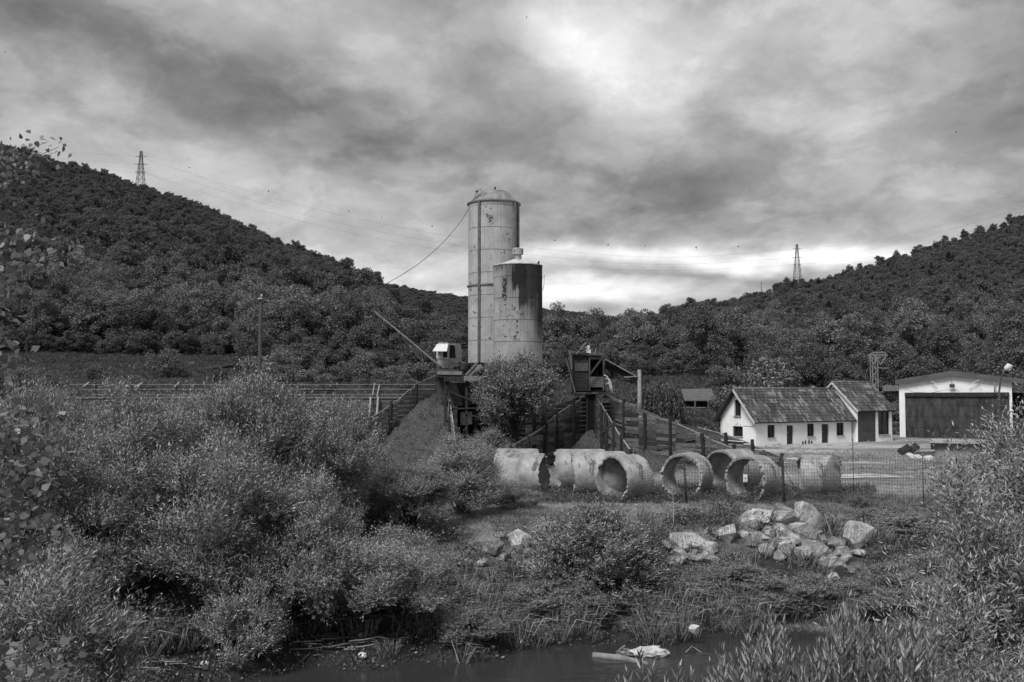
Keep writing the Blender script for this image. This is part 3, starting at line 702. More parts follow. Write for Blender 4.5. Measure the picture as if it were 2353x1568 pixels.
# ------------------------------------------------------------------ close foliage on the near bank
def near_plants():
    for seed, px, pt, Y, w_, nsh, LL, lab in [
        (7, 2445, 770, 10.5, 440, 8500, .075, 'large willow bush at the right edge rising in front of the hangar'),
        (8, 2290, 1120, 9.2, 320, 5200, .07, 'willow bush leaning left over the near bank below the booth'),
        (9, 2200, 975, 9.0, 70, 700, .07, 'slender willow spray rising in front of the concrete booth'),
        (11, 2260, 1340, 7.0, 520, 5200, .055, 'dense willow growth filling the lower right corner')]:
        z0 = .0; x = P(px, 900, Y).x; top = P(px, pt, Y).z; hh = top-z0; rx = w_/F*Y/2
        m_, c = willow_mesh(seed, rx, -.1, hh*.93, 12 if nsh < 1000 else 52, nsh, 14, LL, LL*.22, .33, .6, .30*rx+.10)
        e = empty('willow_bush', (x, Y, z0), lab, 'willow bush'); link_mesh('foliage', m_, LM_wn, e); link_mesh('stem', stems_mesh(c, seed, .022), BK, e)
    # upright shoots in the nearest bush
    def shoots(seed, spec, z0, lab, LL=.095, name='osier_bush'):
        r = np.random.default_rng(seed); VV = []; x0 = sum(s[0] for s in spec)/len(spec); Y0 = sum(s[2] for s in spec)/len(spec)
        b0 = Vector((P(x0, 900, Y0).x, Y0, z0)); mb = MB(); PP = []; DD = []; WW = []; LS = []
        for (px, py, Y) in spec:
            tip = P(px, py, Y); root = Vector((b0.x+(tip.x-b0.x)*.45, Y+.1, z0)); H = (tip-root)
            mid = root.lerp(tip, .5)+Vector((r.normal()*.04, r.normal()*.04, 0))
            mb.tube([root-b0, mid-b0, tip-b0], [.008, .005, .002], 5, False)
            n = int(H.length/.014); f = r.random(n)*.0+np.linspace(.12, 1, n)
            pos = np.array(root)*((1-f)**2)[:, None]+np.array(mid)*(2*f*(1-f))[:, None]+np.array(tip)*(f**2)[:, None]
            D = nrm(np.array(H)[None]); a = np.arange(n)*2.4+r.random(n)*.3
            rad = np.stack([np.cos(a), np.sin(a), 0*a], 1); op = np.interp(f, [0, .8, 1], [1.1, .8, .25])
            PP.append(pos-np.array(b0)); ld = nrm(D*.75+rad*op[:, None]+rnd_unit(r, n)*.1); DD.append(ld)
            WW.append(nrm(np.cross(ld, D+rnd_unit(r, n)*.3))); LS.append(LL*(.7+.5*r.random(n))*np.interp(f, [0, .7, .93, 1], [.8, 1, .9, .5]))
        PP, DD, WW, LS = map(np.concatenate, (PP, DD, WW, LS)); V, Q = leaf_quads(PP, DD, WW, LS, LS*.2, .38)
        e = empty(name, b0, lab, 'osier bush'); link_mesh('foliage', npmesh('foliage', V, Q), LM_wn, e)
        me = bpy.data.meshes.new('stem'); me.from_pydata(mb.v, [], mb.f); link_mesh('stem', me, BK, e)
    r = random.Random(4)
    def env(px, pts):
        return float(np.interp(px, [p[0] for p in pts], [p[1] for p in pts]))
    tipline = [(1640, 1500), (1700, 1480), (1770, 1400), (1830, 1500), (1880, 1460), (1950, 1365), (2010, 1420), (2060, 1440), (2150, 1400)]
    sp = [(px, env(px, tipline)+r.uniform(0, 110)**1.0, r.uniform(5.2, 6.4)) for px in [r.uniform(1625, 2150) for _ in range(210)]]
    sp += [(1768, 1392, 5.8), (1950, 1362, 6.1), (1655, 1478, 5.6), (1905, 1415, 5.9), (1800, 1430, 5.7)]
    shoots(1, sp, 1.0, 'pale upright osier shoots at the bottom of the frame right of the water')
    shoots(2, [(px, py, 5.9) for px, py in [(1470, 1500), (1440, 1545), (1500, 1530), (1560, 1530), (1590, 1545), (1530, 1560), (1420, 1560), (1610, 1560)]], 1.9, 'few thin osier shoots in front of the floating debris')
    # broad leaved tree reaching in at the left
    r = np.random.default_rng(12); e = empty('poplar_tree', (-5.9, 8.6, -.2), 'broad leaved poplar reaching in from the left edge', 'tree')
    mb = MB(); PP = []; DD = []; WW = []; LS = []
    mb.tube([(0, 0, -.3), (.1, .1, 2.5), (-.1, 0, 5), (0, .1, 8.2)], [.16, .13, .09, .04], 9)
    tips = [(135, 338, 14, .85), (112, 325, 14, .85), (95, 350, 16, .85), (60, 352, 18, .85), (30, 372, 16, .9), (80, 340, 14, .85), (120, 352, 12, .8), (10, 350, 16, .9), (45, 340, 10, .8), (215, 566, 16, 1), (180, 560, 16, 1), (150, 585, 16, 1), (110, 540, 16, 1), (90, 520, 14, 1), (60, 600, 20, 1.2), (30, 560, 20, 1.2), (20, 640, 18, 1),
            (85, 815, 12, 1), (50, 795, 12, 1), (30, 850, 14, 1), (60, 690, 8, 1), (20, 740, 14, 1)]
    tips += [(r.uniform(0, 185)*(1-.2*r.random()), r.uniform(930, 1290), 16, 1.1) for _ in range(46)]
    tips += [(r.uniform(0, 60), r.uniform(440, 900), 10, 1.1) for _ in range(18)]
    tips += [(r.uniform(0, 165), r.uniform(1455, 1568), 14, 1) for _ in range(20)]
    tips += [(-r.uniform(15, 560), r.uniform(180, 1400), 22, 1.2) for _ in range(90)]
    b0 = np.array([-5.9, 8.6, -.2])
    for px, py, k, s in tips:
        Y = r.uniform(7.6, 9.4) if py < 1400 else r.uniform(6.5, 7.4); tip = np.array(P(px, py, Y))-b0
        root = np.array([0, 0, max(.5, tip[2]-.9-.4*r.random())]); mid = (root+tip)/2+[0, 0, .12]
        mb.tube([root, mid, tip], [.010, .006, .002], 5, False)
        for q in range(int(k*2.6)):
            f = 1-.38*r.random()**1.3 if q < k*1.7 else .15+.6*r.random(); p = root*(1-f)**2+mid*2*f*(1-f)+tip*f*f+r.normal(size=3)*.075
            d = nrm(np.array([[r.normal()*.7, r.normal()*.7, -.35+r.normal()*.5]]))[0]; PP.append(p); DD.append(d); LS.append(.062*(.7+.6*r.random())*s)
            WW.append(nrm(np.cross(d, nrm(r.normal(size=(1, 3))))[None] if False else nrm(np.cross(d[None], r.normal(size=(1, 3)))))[0])
    PP, DD, WW, LS = map(np.array, (PP, DD, WW, LS)); n = len(PP)
    # heart shaped leaf of six corners
    pr = [(0, 0), (.18, -.38), (.45, -.36), (1, 0), (.45, .36), (.18, .38)]
    V = np.stack([PP+DD*(LS*a)[:, None]+WW*(LS*c)[:, None] for a, c in pr], 1).reshape(-1, 3)
    link_mesh('foliage', npmesh('foliage', V, np.arange(n*6).reshape(n, 6)), LM_p, e)
    me = bpy.data.meshes.new('trunk'); me.from_pydata(mb.v, [], mb.f); link_mesh('trunk', me, BK, e)
    # pale bush at the lower left
    x = P(135, 900, 19).x; m_, c = willow_mesh(77, 1.45, .3, 3.2, 40, 4200, 15, .13, .026, .6, .95, .42)
    e = empty('willow_bush', (x, 19, -2.3), 'pale feathery willow bush at the lower left corner', 'willow bush'); link_mesh('foliage', m_, LM_wn, e); link_mesh('stem', stems_mesh(c, 6, .025), BK, e)
    m_, c = willow_mesh(78, 1.2, .0, 2.0, 30, 2400, 13, .12, .028, .5, .8, .4)
    e = empty('willow_bush', (P(60, 900, 15.5).x, 15.5, -2.2), 'dark low bush under the pale feathery bush', 'willow bush'); link_mesh('foliage', m_, LM_w, e); link_mesh('stem', stems_mesh(c, 6, .02), BK, e)
near_plants()

# ------------------------------------------------------------------ grass and reeds
def tuft(seed, n, h, spread, wd, droop, name, mat):
    r = np.random.default_rng(seed); a = r.random(n)*6.283; b0 = np.stack([np.cos(a)*spread*r.random(n), np.sin(a)*spread*r.random(n), 0*a], 1)
    d = nrm(np.stack([np.cos(a)*.35, np.sin(a)*.35, 1+0*a], 1)+rnd_unit(r, n)*.22); H = h*(.5+.7*r.random(n))
    side = nrm(np.cross(d, rnd_unit(r, n))); out = np.stack([np.cos(a), np.sin(a), 0*a], 1)
    p1 = b0+d*(H*.55)[:, None]; p2 = p1+nrm(d+out*droop+[0, 0, -droop*.6])*(H*.5)[:, None]
    s = side*wd/2; V = np.stack([b0-s, b0+s, p1+s*.9, p2, p1-s*.9], 1).reshape(-1, 3); i = np.arange(n)*5
    me = bpy.data.meshes.new(name); me.from_pydata([tuple(v) for v in V], [], [f for k in i for f in ((k, k+1, k+2, k+4), (k+4, k+2, k+3))]); me.update()
    return proto(name, me, mat)
def herb(seed, n, h, name, mat):
    r = np.random.default_rng(seed); pos = np.stack([r.normal(size=n)*.16, r.normal(size=n)*.16, r.random(n)*h], 1)
    ld = nrm(rnd_unit(r, n)+[0, 0, .2]); V, Q = leaf_quads(pos, ld, nrm(np.cross(ld, rnd_unit(r, n))), .05+.06*r.random(n), .03+.03*r.random(n)); return proto(name, npmesh(name, V, Q), mat)
def grasses():
    r = np.random.default_rng(31)
    short = [tuft(1, 16, .13, .16, .010, .5, 'grass_tuft', LM_g), tuft(2, 20, .2, .2, .010, .7, 'grass_tuft', LM_g), tuft(3, 14, .1, .2, .012, .5, 'grass_tuft', LM_g)]
    fart = [tuft(11, 14, .13, .2, .022, .5, 'grass_tuft', LM_g), tuft(12, 16, .17, .2, .022, .7, 'grass_tuft', LM_g), tuft(13, 12, .09, .2, .026, .5, 'grass_tuft', LM_g)]
    long_ = [tuft(4, 26, .75, .18, .016, 1.2, 'reed_tuft', LM_r), tuft(5, 22, 1.0, .16, .018, 1.5, 'reed_tuft', LM_r), tuft(6, 30, .5, .2, .014, 1.0, 'reed_tuft', LM_r)]
    hb = [herb(7, 110, .45, 'herb', LM_d), herb(8, 130, .7, 'herb', LM_d), herb(9, 90, .28, 'herb', LM_d)]
    fard = [tuft(14, 14, .13, .2, .022, .5, 'grass_tuft', LM_gd), tuft(15, 16, .19, .2, .022, .7, 'grass_tuft', LM_gd), tuft(16, 12, .09, .2, .026, .5, 'grass_tuft', LM_gd)]
    def cast(n, y0, y1, pw, t0, t1, cond, smin, smax):
        Y = y0+(y1-y0)*r.random(n)**pw; t = PXT(t0)+(PXT(t1)-PXT(t0))*r.random(n); X = t*Y; k = cond(X, Y, r.random(n)); X, Y = X[k], Y[k]; k = clear_of_stones(X, Y, hgt(X, Y), r.random(len(X))); X, Y = X[k], Y[k]; m = len(X); s = smin+(smax-smin)*r.random(m)
        return np.stack([X, Y, hgt(X, Y)-.01], 1), np.stack([r.normal(size=m)*.12, r.normal(size=m)*.12, r.random(m)*6.28], 1), np.stack([s, s, s], 1), r.integers(0, 3, m)
    green = lambda X, Y: vnoise(X*.4, Y, 3.5, 21)+.5*vnoise(X*.5, Y, 1.2, 22)
    a = cast(120000, 30, 62, 1.5, -700, 3000, lambda X, Y, q: (green(X, Y) > -.02+.3*(q-.5)) | (Y < 42.5+3*vnoise(X, Y, 3, 8)), .7, 1.3)
    scatter('yard_grass', *a, short, 'short patchy grass and weeds on the bare yard', 'grass')
    a = cast(55000, 60, 118, 1.2, 1150, 3000, lambda X, Y, q: (green(X, Y) > .12+.3*(q-.5)) & ((X/Y < PXT(1650)) | (Y < 76) | (q < .12)), .8, 1.7)
    scatter('far_yard_grass', *a, fart, 'thin rough grass on the far yard', 'grass')
    a = cast(120000, 84, 190, 1.0, -700, 3000, lambda X, Y, q: ((X/Y < PXT(1000)) | (Y > 90)) & ((X/Y < PXT(1670)) | (Y > 126)), 2.0, 4.5)
    scatter('slope_grass', *a, fard, 'rough grass on the slopes behind the yard', 'grass')
    bankc = lambda lo, hi: (lambda X, Y, q: ((Y-shoreY(X)) > np.where((X < PXT(885)*27) & (X > PXT(300)*25), max(lo, 1.5), lo)) & ((Y-shoreY(X)) < hi) & (vnoise(X, Y, 1.1, 51+int(hi*7))+.6*vnoise(X, Y, .5, 52) > -.06+.25*(q-.5)))
    a = cast(38000, 18, 44, 1, -700, 3000, bankc(.1, 5.0), .7, 1.4)
    scatter('bank_reeds', *a, long_, 'long drooping grass and reeds on the river bank', 'reeds')
    a = cast(25000, 18, 48, 1, -700, 3000, bankc(1.2, 6.4), .6, 1.2)
    scatter('bank_herbs', *a, hb, 'leafy herbs and weeds growing on the river bank', 'weeds')
    a = cast(33000, 28, 50, 1, 900, 3000, bankc(4.4, 10.5), .3, .62)
    scatter('bank_top_grass', *a, long_, 'rough knee high grass along the top of the bank', 'grass')
    a = cast(9000, 30, 80, 1, -800, 900, lambda X, Y, q: q < 2, .8, 1.8)
    scatter('left_yard_weeds', *a, hb, 'rank weeds on the ground behind the willows', 'weeds')
    litter = [tuft(21, 9, .10, .25, .02, 2.5, 'litter', LM_d), tuft(22, 7, .16, .2, .012, 2.0, 'litter', BK), herb(23, 24, .08, 'litter', LM_d)]
    a = cast(4200, 23, 31, 1, 250, 1500, lambda X, Y, q: ((Y-shoreY(X)) > -.05) & ((Y-shoreY(X)) < 2.2), .5, 1.3)
    scatter('shore_litter', *a, litter, 'washed up twigs, leaves and small weeds on the muddy shore', 'litter')
    # weeds along the feet of the buildings and between the pipes
    a = cast(9000, 41.5, 47, 1, 1120, 2000, lambda X, Y, q: q < .5, .3, .75)
    scatter('pipe_weeds', *a, hb+[], 'weeds growing between the concrete pipes', 'weeds')
grasses()
# ------------------------------------------------------------------ materials of the plant
WOOD = M('weathered_plank', .018, .15, scale=5, stretch=(1, 1, 7), rough=.9, bump=.5, c2=.27, thr=.62, s2=1.3, st2=(1, 1, 5), coord='Position')
WOODL = M('bleached_plank', .13, .36, scale=6, stretch=(1, 1, 5), rough=.9, bump=.4, c2=.1, thr=.6, s2=1.6, coord='Position')
POST = M('dark_post', .015, .05, scale=6, rough=.9, coord='Position', bump=.3)
STEEL = M('dark_rusty_steel', .025, .09, scale=3, rough=.7, coord='Position', c2=.02, thr=.6, s2=4)
STEELG = M('grey_painted_steel', .12, .24, scale=2.2, rough=.6, coord='Position', c2=.05, thr=.6, s2=3)
CABM = M('pale_cab_paint', .26, .42, scale=3, rough=.6, coord='Position', c2=.08, thr=.6, s2=5)
BLACK = M('dark_inside', .006, .012, rough=.9)
GRAV = M('gravel', .028, .11, scale=9, rough=.95, bump=.9, bscale=14, coord='Position')
CONC = M('old_concrete', .17, .46, scale=1.5, rough=.9, bump=.6, bscale=11, coord='Object', c2=.12, thr=.58, s2=1.0, st2=(1.7, 1, .8), detail=10)
CONCW = M('pale_concrete', .35, .6, scale=2.5, rough=.9, bump=.2, coord='Position', c2=.2, thr=.62, s2=2)
PLAS = M('white_plaster', .70, .86, scale=.9, rough=.9, bump=.12, bscale=14, coord='Position', c2=.48, thr=.66, s2=1.1)
DOORM = M('dark_door', .02, .055, scale=4, rough=.7, coord='Position')
GLASS = M('dark_window_glass', .01, .03, scale=2, rough=.12, spec=.5)
FRAMEW = M('pale_frame', .45, .6, scale=6, rough=.6)
WIRE = M('rusty_wire', .03, .06, scale=6, rough=.8)

def silo_mat(name, base0, base1, kind):
    m = bpy.data.materials.new(name); m.use_nodes = True; b = NB(m.node_tree); pr = b.N['Principled BSDF']
    pr.inputs['Roughness'].default_value = .75; pr.inputs['Specular IOR Level'].default_value = .15
    tc = b.n('ShaderNodeTexCoord').outputs['Object']; sep = b.n('ShaderNodeSeparateXYZ'); b.L.new(tc, sep.inputs[0]); x, y, z = sep.outputs
    mot = b.noise(tc, 1.1, 6, .6); grain = b.noise(tc, 14, 4, .7)
    streak = b.noise(b.scale(tc, 7, 7, .28), 1.6, 7, .65)
    v = b.mapr(mot, .3, .7, base0, base1); v = b.m('MULTIPLY', v, b.mapr(grain, .3, .7, .92, 1.06))
    v = b.m('MULTIPLY', v, b.mapr(streak, .5, .72, 1, .72))
    course = 1.5 if kind == 'tall' else 1.36
    zz = b.m('ADD', b.m('MODULO', b.m('ADD', z, .07), course), b.m('MULTIPLY', b.m('SUBTRACT', mot, .5), .03))
    seam = b.mapr(b.m('ABSOLUTE', b.m('SUBTRACT', zz, .05)), .012, .04, .42, 1); v = b.m('MULTIPLY', v, seam)
    # rust running down from each seam
    run = b.m('MULTIPLY', b.mapr(zz, course-.55, course, 0, 1), b.mapr(b.noise(b.scale(tc, 9, 9, .2), 2.2, 5, .6), .55, .68, 0, .4)); v = b.m('MULTIPLY', v, b.m('SUBTRACT', 1, run))
    # plate joints
    ang = b.m('ARCTAN2', x, b.m('MULTIPLY', y, -1)); row = b.m('FLOOR', b.m('DIVIDE', z, course))
    am = b.m('MODULO', b.m('ADD', b.m('ADD', ang, 7), b.m('MULTIPLY', row, .77)), 1.4)
    v = b.m('MULTIPLY', v, b.mapr(b.m('ABSOLUTE', b.m('SUBTRACT', am, .7)), .004, .012, .6, 1))
    def flakes(scale, thr, mask):
        n = b.noise(tc, scale, 5, .6, .2); return b.m('MULTIPLY', b.mapr(n, thr, thr+.03, 0, 1), mask)
    if kind == 'tall':
        mk = b.m('MULTIPLY', b.mapr(x, -.1, .4, 0, 1), b.mapr(z, 2.6, .6, 0, 1))
        v = b.mix(flakes(5.5, .56, mk), v, .03)
        p1 = b.m('MULTIPLY', b.mapr(b.m('ABSOLUTE', b.m('SUBTRACT', x, -.18)), .10, .22, 1, 0), b.mapr(b.m('ABSOLUTE', b.m('SUBTRACT', z, 9.3)), .25, .5, 1, 0))
        v = b.mix(flakes(6, .5, p1), v, .05); v = b.mix(flakes(2.3, .63, 1.0), v, .12)
    else:
        e = b.m('ADD', b.m('MULTIPLY', b.m('SUBTRACT', streak, .5), 2.6), b.m('MULTIPLY', b.m('SUBTRACT', mot, .5), 2.6))
        # black spill from the roof: middle and right, longest at the right edge
        X = lambda k: b.m('ADD', x, b.m('MULTIPLY', e, k)); Z = lambda k: b.m('ADD', z, b.m('MULTIPLY', e, k))
        A = b.m('MULTIPLY', b.m('MULTIPLY', b.mapr(X(.25), -.45, -.3, 0, 1), b.mapr(X(.25), .55, .9, 1, .5)), b.mapr(Z(.5), 4.35, 4.7, 0, 1))
        B_ = b.m('MULTIPLY', b.mapr(X(.3), -.1, .35, 0, 1), b.mapr(Z(1.4), 2.2, 4.2, 0, .92))
        C_ = b.m('MULTIPLY', b.mapr(X(.2), .85, 1.3, 0, .95), b.mapr(Z(.8), .9, 2.4, 0, 1))
        D_ = b.m('MULTIPLY', b.mapr(b.m('ABSOLUTE', b.m('SUBTRACT', X(.15), .35)), .2, .45, 1, 0), b.mapr(Z(.7), 3.0, 3.7, 0, .95))
        E_ = b.m('MULTIPLY', b.mapr(X(.2), -1.2, -.6, 0, 1), b.mapr(Z(1.8), 2.8, 5.4, 0, .7)); B_ = b.m('MAXIMUM', B_, E_)
        st = b.m('MAXIMUM', b.m('MAXIMUM', A, B_), b.m('MAXIMUM', C_, D_), clamp=True)
        rim = b.m('MULTIPLY', b.mapr(b.m('ADD', z, b.m('MULTIPLY', e, .4)), 5.6, 6.1, 0, .8), b.mapr(streak, .42, .5, 0, 1)); st = b.m('MAXIMUM', st, rim)
        v = b.mix(b.m('MULTIPLY', st, .97), v, .012)
        mk = b.m('MULTIPLY', b.m('MULTIPLY', b.mapr(x, -1.3, -.9, 0, 1), b.mapr(x, .1, .5, 1, 0)), b.m('MULTIPLY', b.mapr(z, 1.1, 1.7, 0, 1), b.mapr(z, 3.9, 3.6, 0, 1)))
        v = b.mix(flakes(4.2, .58, mk), v, .03)
        mk = b.m('MULTIPLY', b.mapr(b.m('ABSOLUTE', b.m('SUBTRACT', x, -.85)), .1, .2, 1, 0), b.mapr(b.m('ABSOLUTE', b.m('SUBTRACT', z, 4.6)), .6, .8, 1, 0))
        v = b.mix(flakes(4.2, .47, mk), v, .03); v = b.mix(flakes(3.0, .66, 1.0), v, .04)
    cb = b.n('ShaderNodeCombineColor')
    for i in range(3): b.L.new(v, cb.inputs[i])
    b.L.new(cb.outputs[0], pr.inputs['Base Color'])
    bp = b.n('ShaderNodeBump'); bp.inputs['Strength'].default_value = .25; bp.inputs['Distance'].default_value = .03
    b.L.new(mot, bp.inputs['Height']); b.L.new(bp.outputs[0], pr.inputs['Normal']); return m

def silos():
    Y = 67.0; k = lambda px, py, yy=Y: P(px, py, yy)
    c = k(1134.5, 835); zb = c.z; R = (k(1193, 700).x-k(1075.5, 700).x)/2
    zt = k(1134, 470).z; H = zt-zb; t0 = empty('tall_silo', (c.x, Y, zb), 'taller pale steel silo with a tapered cap and ribs down its side', 'silo')
    O = Vector((c.x, Y, zb)); SM = silo_mat('tall_silo_paint', .31, .47, 'tall')
    zm = k(1134, 658).z-zb
    MB().lathe([(R, 0), (R, H*.33), (R, H)], O, 64, False).build('shell', SM, t0)
    RM = M('silo_roof', .13, .30, scale=2, rough=.6, c2=.045, thr=.56, s2=1.2)
    rt = k(1134, 441).z-zt
    m = MB().lathe([(R+.07, -.02), (R+.07, .05), (R*.97, .10), (R*.55, rt*.94), (R*.46, rt), (.01, rt*1.03)], O+Vector((0, 0, H)), 20, False)
    rf = m.build('roof', RM, t0)
    MB().lathe([(R, -.05), (R+.1, -.03), (R+.1, .05), (R, .08)], O+Vector((0, 0, H-.02)), 48, False).build('rim', STEELG, t0)
    MB().lathe([(R, -.09), (R+.09, -.07), (R+.09, .02), (R, .06)], O+Vector((0, 0, zm)), 48, False).build('flange', STEELG, t0)
    for a in (-122, -38, -24, 40, 140):        # ribs run down the shell
        a_ = math.radians(a); d = Vector((math.cos(a_), math.sin(a_), 0)); m = MB(); p = O+d*(R+.05)
        m.bar(p+Vector((0, 0, .05)), p+Vector((0, 0, H-.05)), .17, .12, up=d); m.bar(p+d*.08+Vector((0, 0, .05)), p+d*.08+Vector((0, 0, H)), .06, .06, up=d)
        m.build('rib', M('silo_rib', .10, .2, scale=3, rough=.6), t0)
    # bracket, pipes and wire ends at the top left
    m = MB(); q = k(1096, 440); m.tube([k(1085, 468), k(1091, 452), q, k(1104, 434), k(1112, 446)], .022, 5); m.tube([q, k(1100, 452)], .02, 5)
    m.tube([k(1104, 434), k(1109, 441), k(1116, 439), k(1120, 446)], .018, 5); m.obox(q, (.09, 0, .03), (0, .04, 0), (-.02, 0, .06)); m.obox(k(1088, 461), (.05, 0, 0), (0, .05, 0), (0, 0, .06))
    m.build('bracket', STEEL, t0)
    base = k(1134, 905).z
    for dx, dy in ((-1, -1), (1, -1), (-1, 1), (1, 1)):
        m = MB(); x0 = c.x+dx*R*.68; y0 = Y+dy*R*.68; m.bar((x0, y0, -.1), (x0, y0, zb), .22); m.build('leg', STEEL, t0)
    m = MB()
    for dy in (-1, 1):
        for z0, z1 in ((.3, zb*.5), (zb*.5, zb-.1)):
            for s_ in (1, -1): m.bar((c.x-s_*R*.68, Y+dy*R*.68, z0), (c.x+s_*R*.68, Y+dy*R*.68, z1), .08)
        m.bar((c.x-R*.7, Y+dy*R*.68, zb-.12), (c.x+R*.7, Y+dy*R*.68, zb-.12), .2)
    m.build('bracing', STEEL, t0)
    MB().lathe([(.25, -1.5), (R*.96, -.02), (R*.96, 0)], O, 32).build('discharge_cone', STEELG, t0)
    # shorter silo in front
    Y2 = 63.0; k2 = lambda px, py: P(px, py, Y2); c = k2(1190, 836); zb = c.z; R = (k2(1246, 700).x-k2(1133.5, 700).x)/2; zt = k2(1190, 612).z; H = zt-zb; O = Vector((c.x, Y2, zb))
    t1 = empty('short_silo', O, 'shorter black stained silo with a vent on its low cone roof', 'silo')
    MB().lathe([(R, 0), (R, H)], O, 64, False).build('shell', silo_mat('short_silo_paint', .25, .40, 'short'), t1)
    rt = k2(1190, 598).z-zt
    MB().lathe([(R+.03, -.03), (R+.03, .03), (R*.55, rt*.55), (.42, rt), (.3, rt+.02)], O+Vector((0, 0, H)), 40, False).build('roof', M('pale_silo_roof', .3, .7, scale=2.5, rough=.7, c2=.1, thr=.6, s2=2), t1)
    zc0 = k2(1190, 597).z-zb; zc1 = k2(1190, 586).z-zb; zc2 = k2(1190, 571).z-zb
    MB().lathe([(.24, zc0-.06), (.24, zc1), (.34, zc1+.02), (.36, zc2-.04), (.30, zc2)], O, 24).build('vent_cap', M('vent_paint', .25, .4, scale=5, rough=.6, c2=.07, thr=.55, s2=4), t1)
    MB().lathe([(R, -.08), (R+.06, -.06), (R+.06, .0), (R, .03)], O, 48, False).build('base_ring', STEEL, t1)
    m = MB(); m.tube([k2(1246, 640), k2(1251, 632), k2(1250, 655), k2(1247, 668)], .018, 5); m.build('handrail', STEEL, t1)
    for dx, dy in ((-1, -1), (1, -1), (-1, 1), (1, 1)):
        m = MB(); x0 = c.x+dx*R*.66; y0 = Y2+dy*R*.66; m.bar((x0, y0, -.1), (x0, y0, zb), .2); m.build('leg', STEEL, t1)
    MB().lathe([(.25, -1.6), (R*.9, -.02), (R*.9, 0)], O, 32).build('discharge_cone', M('cone_steel', .05, .12, scale=3), t1)
    # birds on the roofs
    def bird(px, py, yy, s, label, fly=False, a=0.0):
        p = P(px, py, yy); m = MB()
        if fly:
            ca, sa = math.cos(a), math.sin(a); ax = Vector((ca, .2, sa)).normalized(); wy = Vector((0, 1, .3)).normalized(); u = Vector((-sa, 0, ca))
            m.tube([p-ax*s*.5, p-ax*s*.2, p+ax*s*.1, p+ax*s*.38, p+ax*s*.5], [s*.03, s*.10, s*.13, s*.08, s*.01], 6)
            for d in (1, -1): m.slab([p+ax*s*.2, p+wy*d*s*.35+u*s*.25+ax*s*.12, p+wy*d*s*.9+u*s*.1-ax*s*.2, p+wy*d*s*.3+u*s*.1-ax*s*.2, p-ax*s*.15], u*s*.02)
            m.slab([p-ax*s*.4, p-ax*s*.75+wy*s*.13, p-ax*s*.75-wy*s*.13], u*s*.02)
        else:
            m.tube([p+Vector((-.08, 0, 0)), p+Vector((-.03, 0, .06)), p+Vector((.02, 0, .17)), p+Vector((.035, 0, .235)), p+Vector((.05, 0, .27))], [.012, .055, .065, .04, .025], 8)
            m.tube([p+Vector((.04, 0, .26)), p+Vector((.10, 0, .255))], [.018, .003], 5); m.tube([p, p+Vector((-.05, 0, -.09))], [.03, .02], 5)
            for d in (-.02, .02): m.tube([p+Vector((0, d, .03)), p+Vector((.01, d, -.05))], .006, 4)
        o = m.build('bird', M('bird_dark', .01, .02), loc=p); tag(o, label, 'bird'); return o
    bird(1137, 438.5, 67, .3, 'dark bird perched on the cap of the taller silo')
    bird(1237, 610, 62.4, .3, 'dark bird perched on the roof edge of the shorter silo')
    sky = [(1210, 40, 90, 1.1), (435, 385, 120, 1.4), (617, 440, 120, 1.4), (802, 485, 120, 1.3), (877, 500, 120, 1.1), (993, 520, 110, 1.4), (1275, 553, 120, 1.4), (1397, 563, 120, 1.6), (1483, 565, 120, 1.2), (1600, 569, 110, 1.7), (1697, 567, 110, 1.4), (2197, 304, 110, 1.2), (12, 120, 110, 1.2), (975, 350, 130, .9)]
    labs = ['small bird flying alone near the top of the sky', 'small bird in the sky just right of the left pylon', 'small bird in the sky halfway between the left pylon and the silos', 'small bird flying above the long sagging cable', 'small bird just right of the one above the sagging cable', 'small bird in the sky nearest to the left of the taller silo', 'small bird nearest to the right of the taller silo', 'small bird under the dark cloud, second from the silo', 'small bird under the dark cloud, third from the silo', 'small bird under the dark cloud, midway between silo and right pylon', 'small bird nearest to the left of the right pylon', 'small bird high over the right hill', 'small bird at the left edge of the sky', 'tiny bird high in the sky left of the silo']
    for (px, py, yy, s), l in zip(sky, labs):
        o = bird(px, py, yy, s*.2, l, True, px*.7); o['group'] = 'birds in the sky'
silos()

def per_board(m, lo, hi):
    b = NB(m.node_tree); pr = b.N['Principled BSDF']; src = pr.inputs['Base Color'].links[0].from_socket; g = b.n('ShaderNodeNewGeometry')
    mx = b.n('ShaderNodeVectorMath', operation='SCALE'); b.L.new(src, mx.inputs[0]); b.L.new(b.mapr(g.outputs['Random Per Island'], 0, 1, lo, hi), mx.inputs['Scale']); b.L.new(mx.outputs[0], pr.inputs['Base Color'])
per_board(WOOD, .35, 2.0); per_board(WOODL, .5, 1.3)
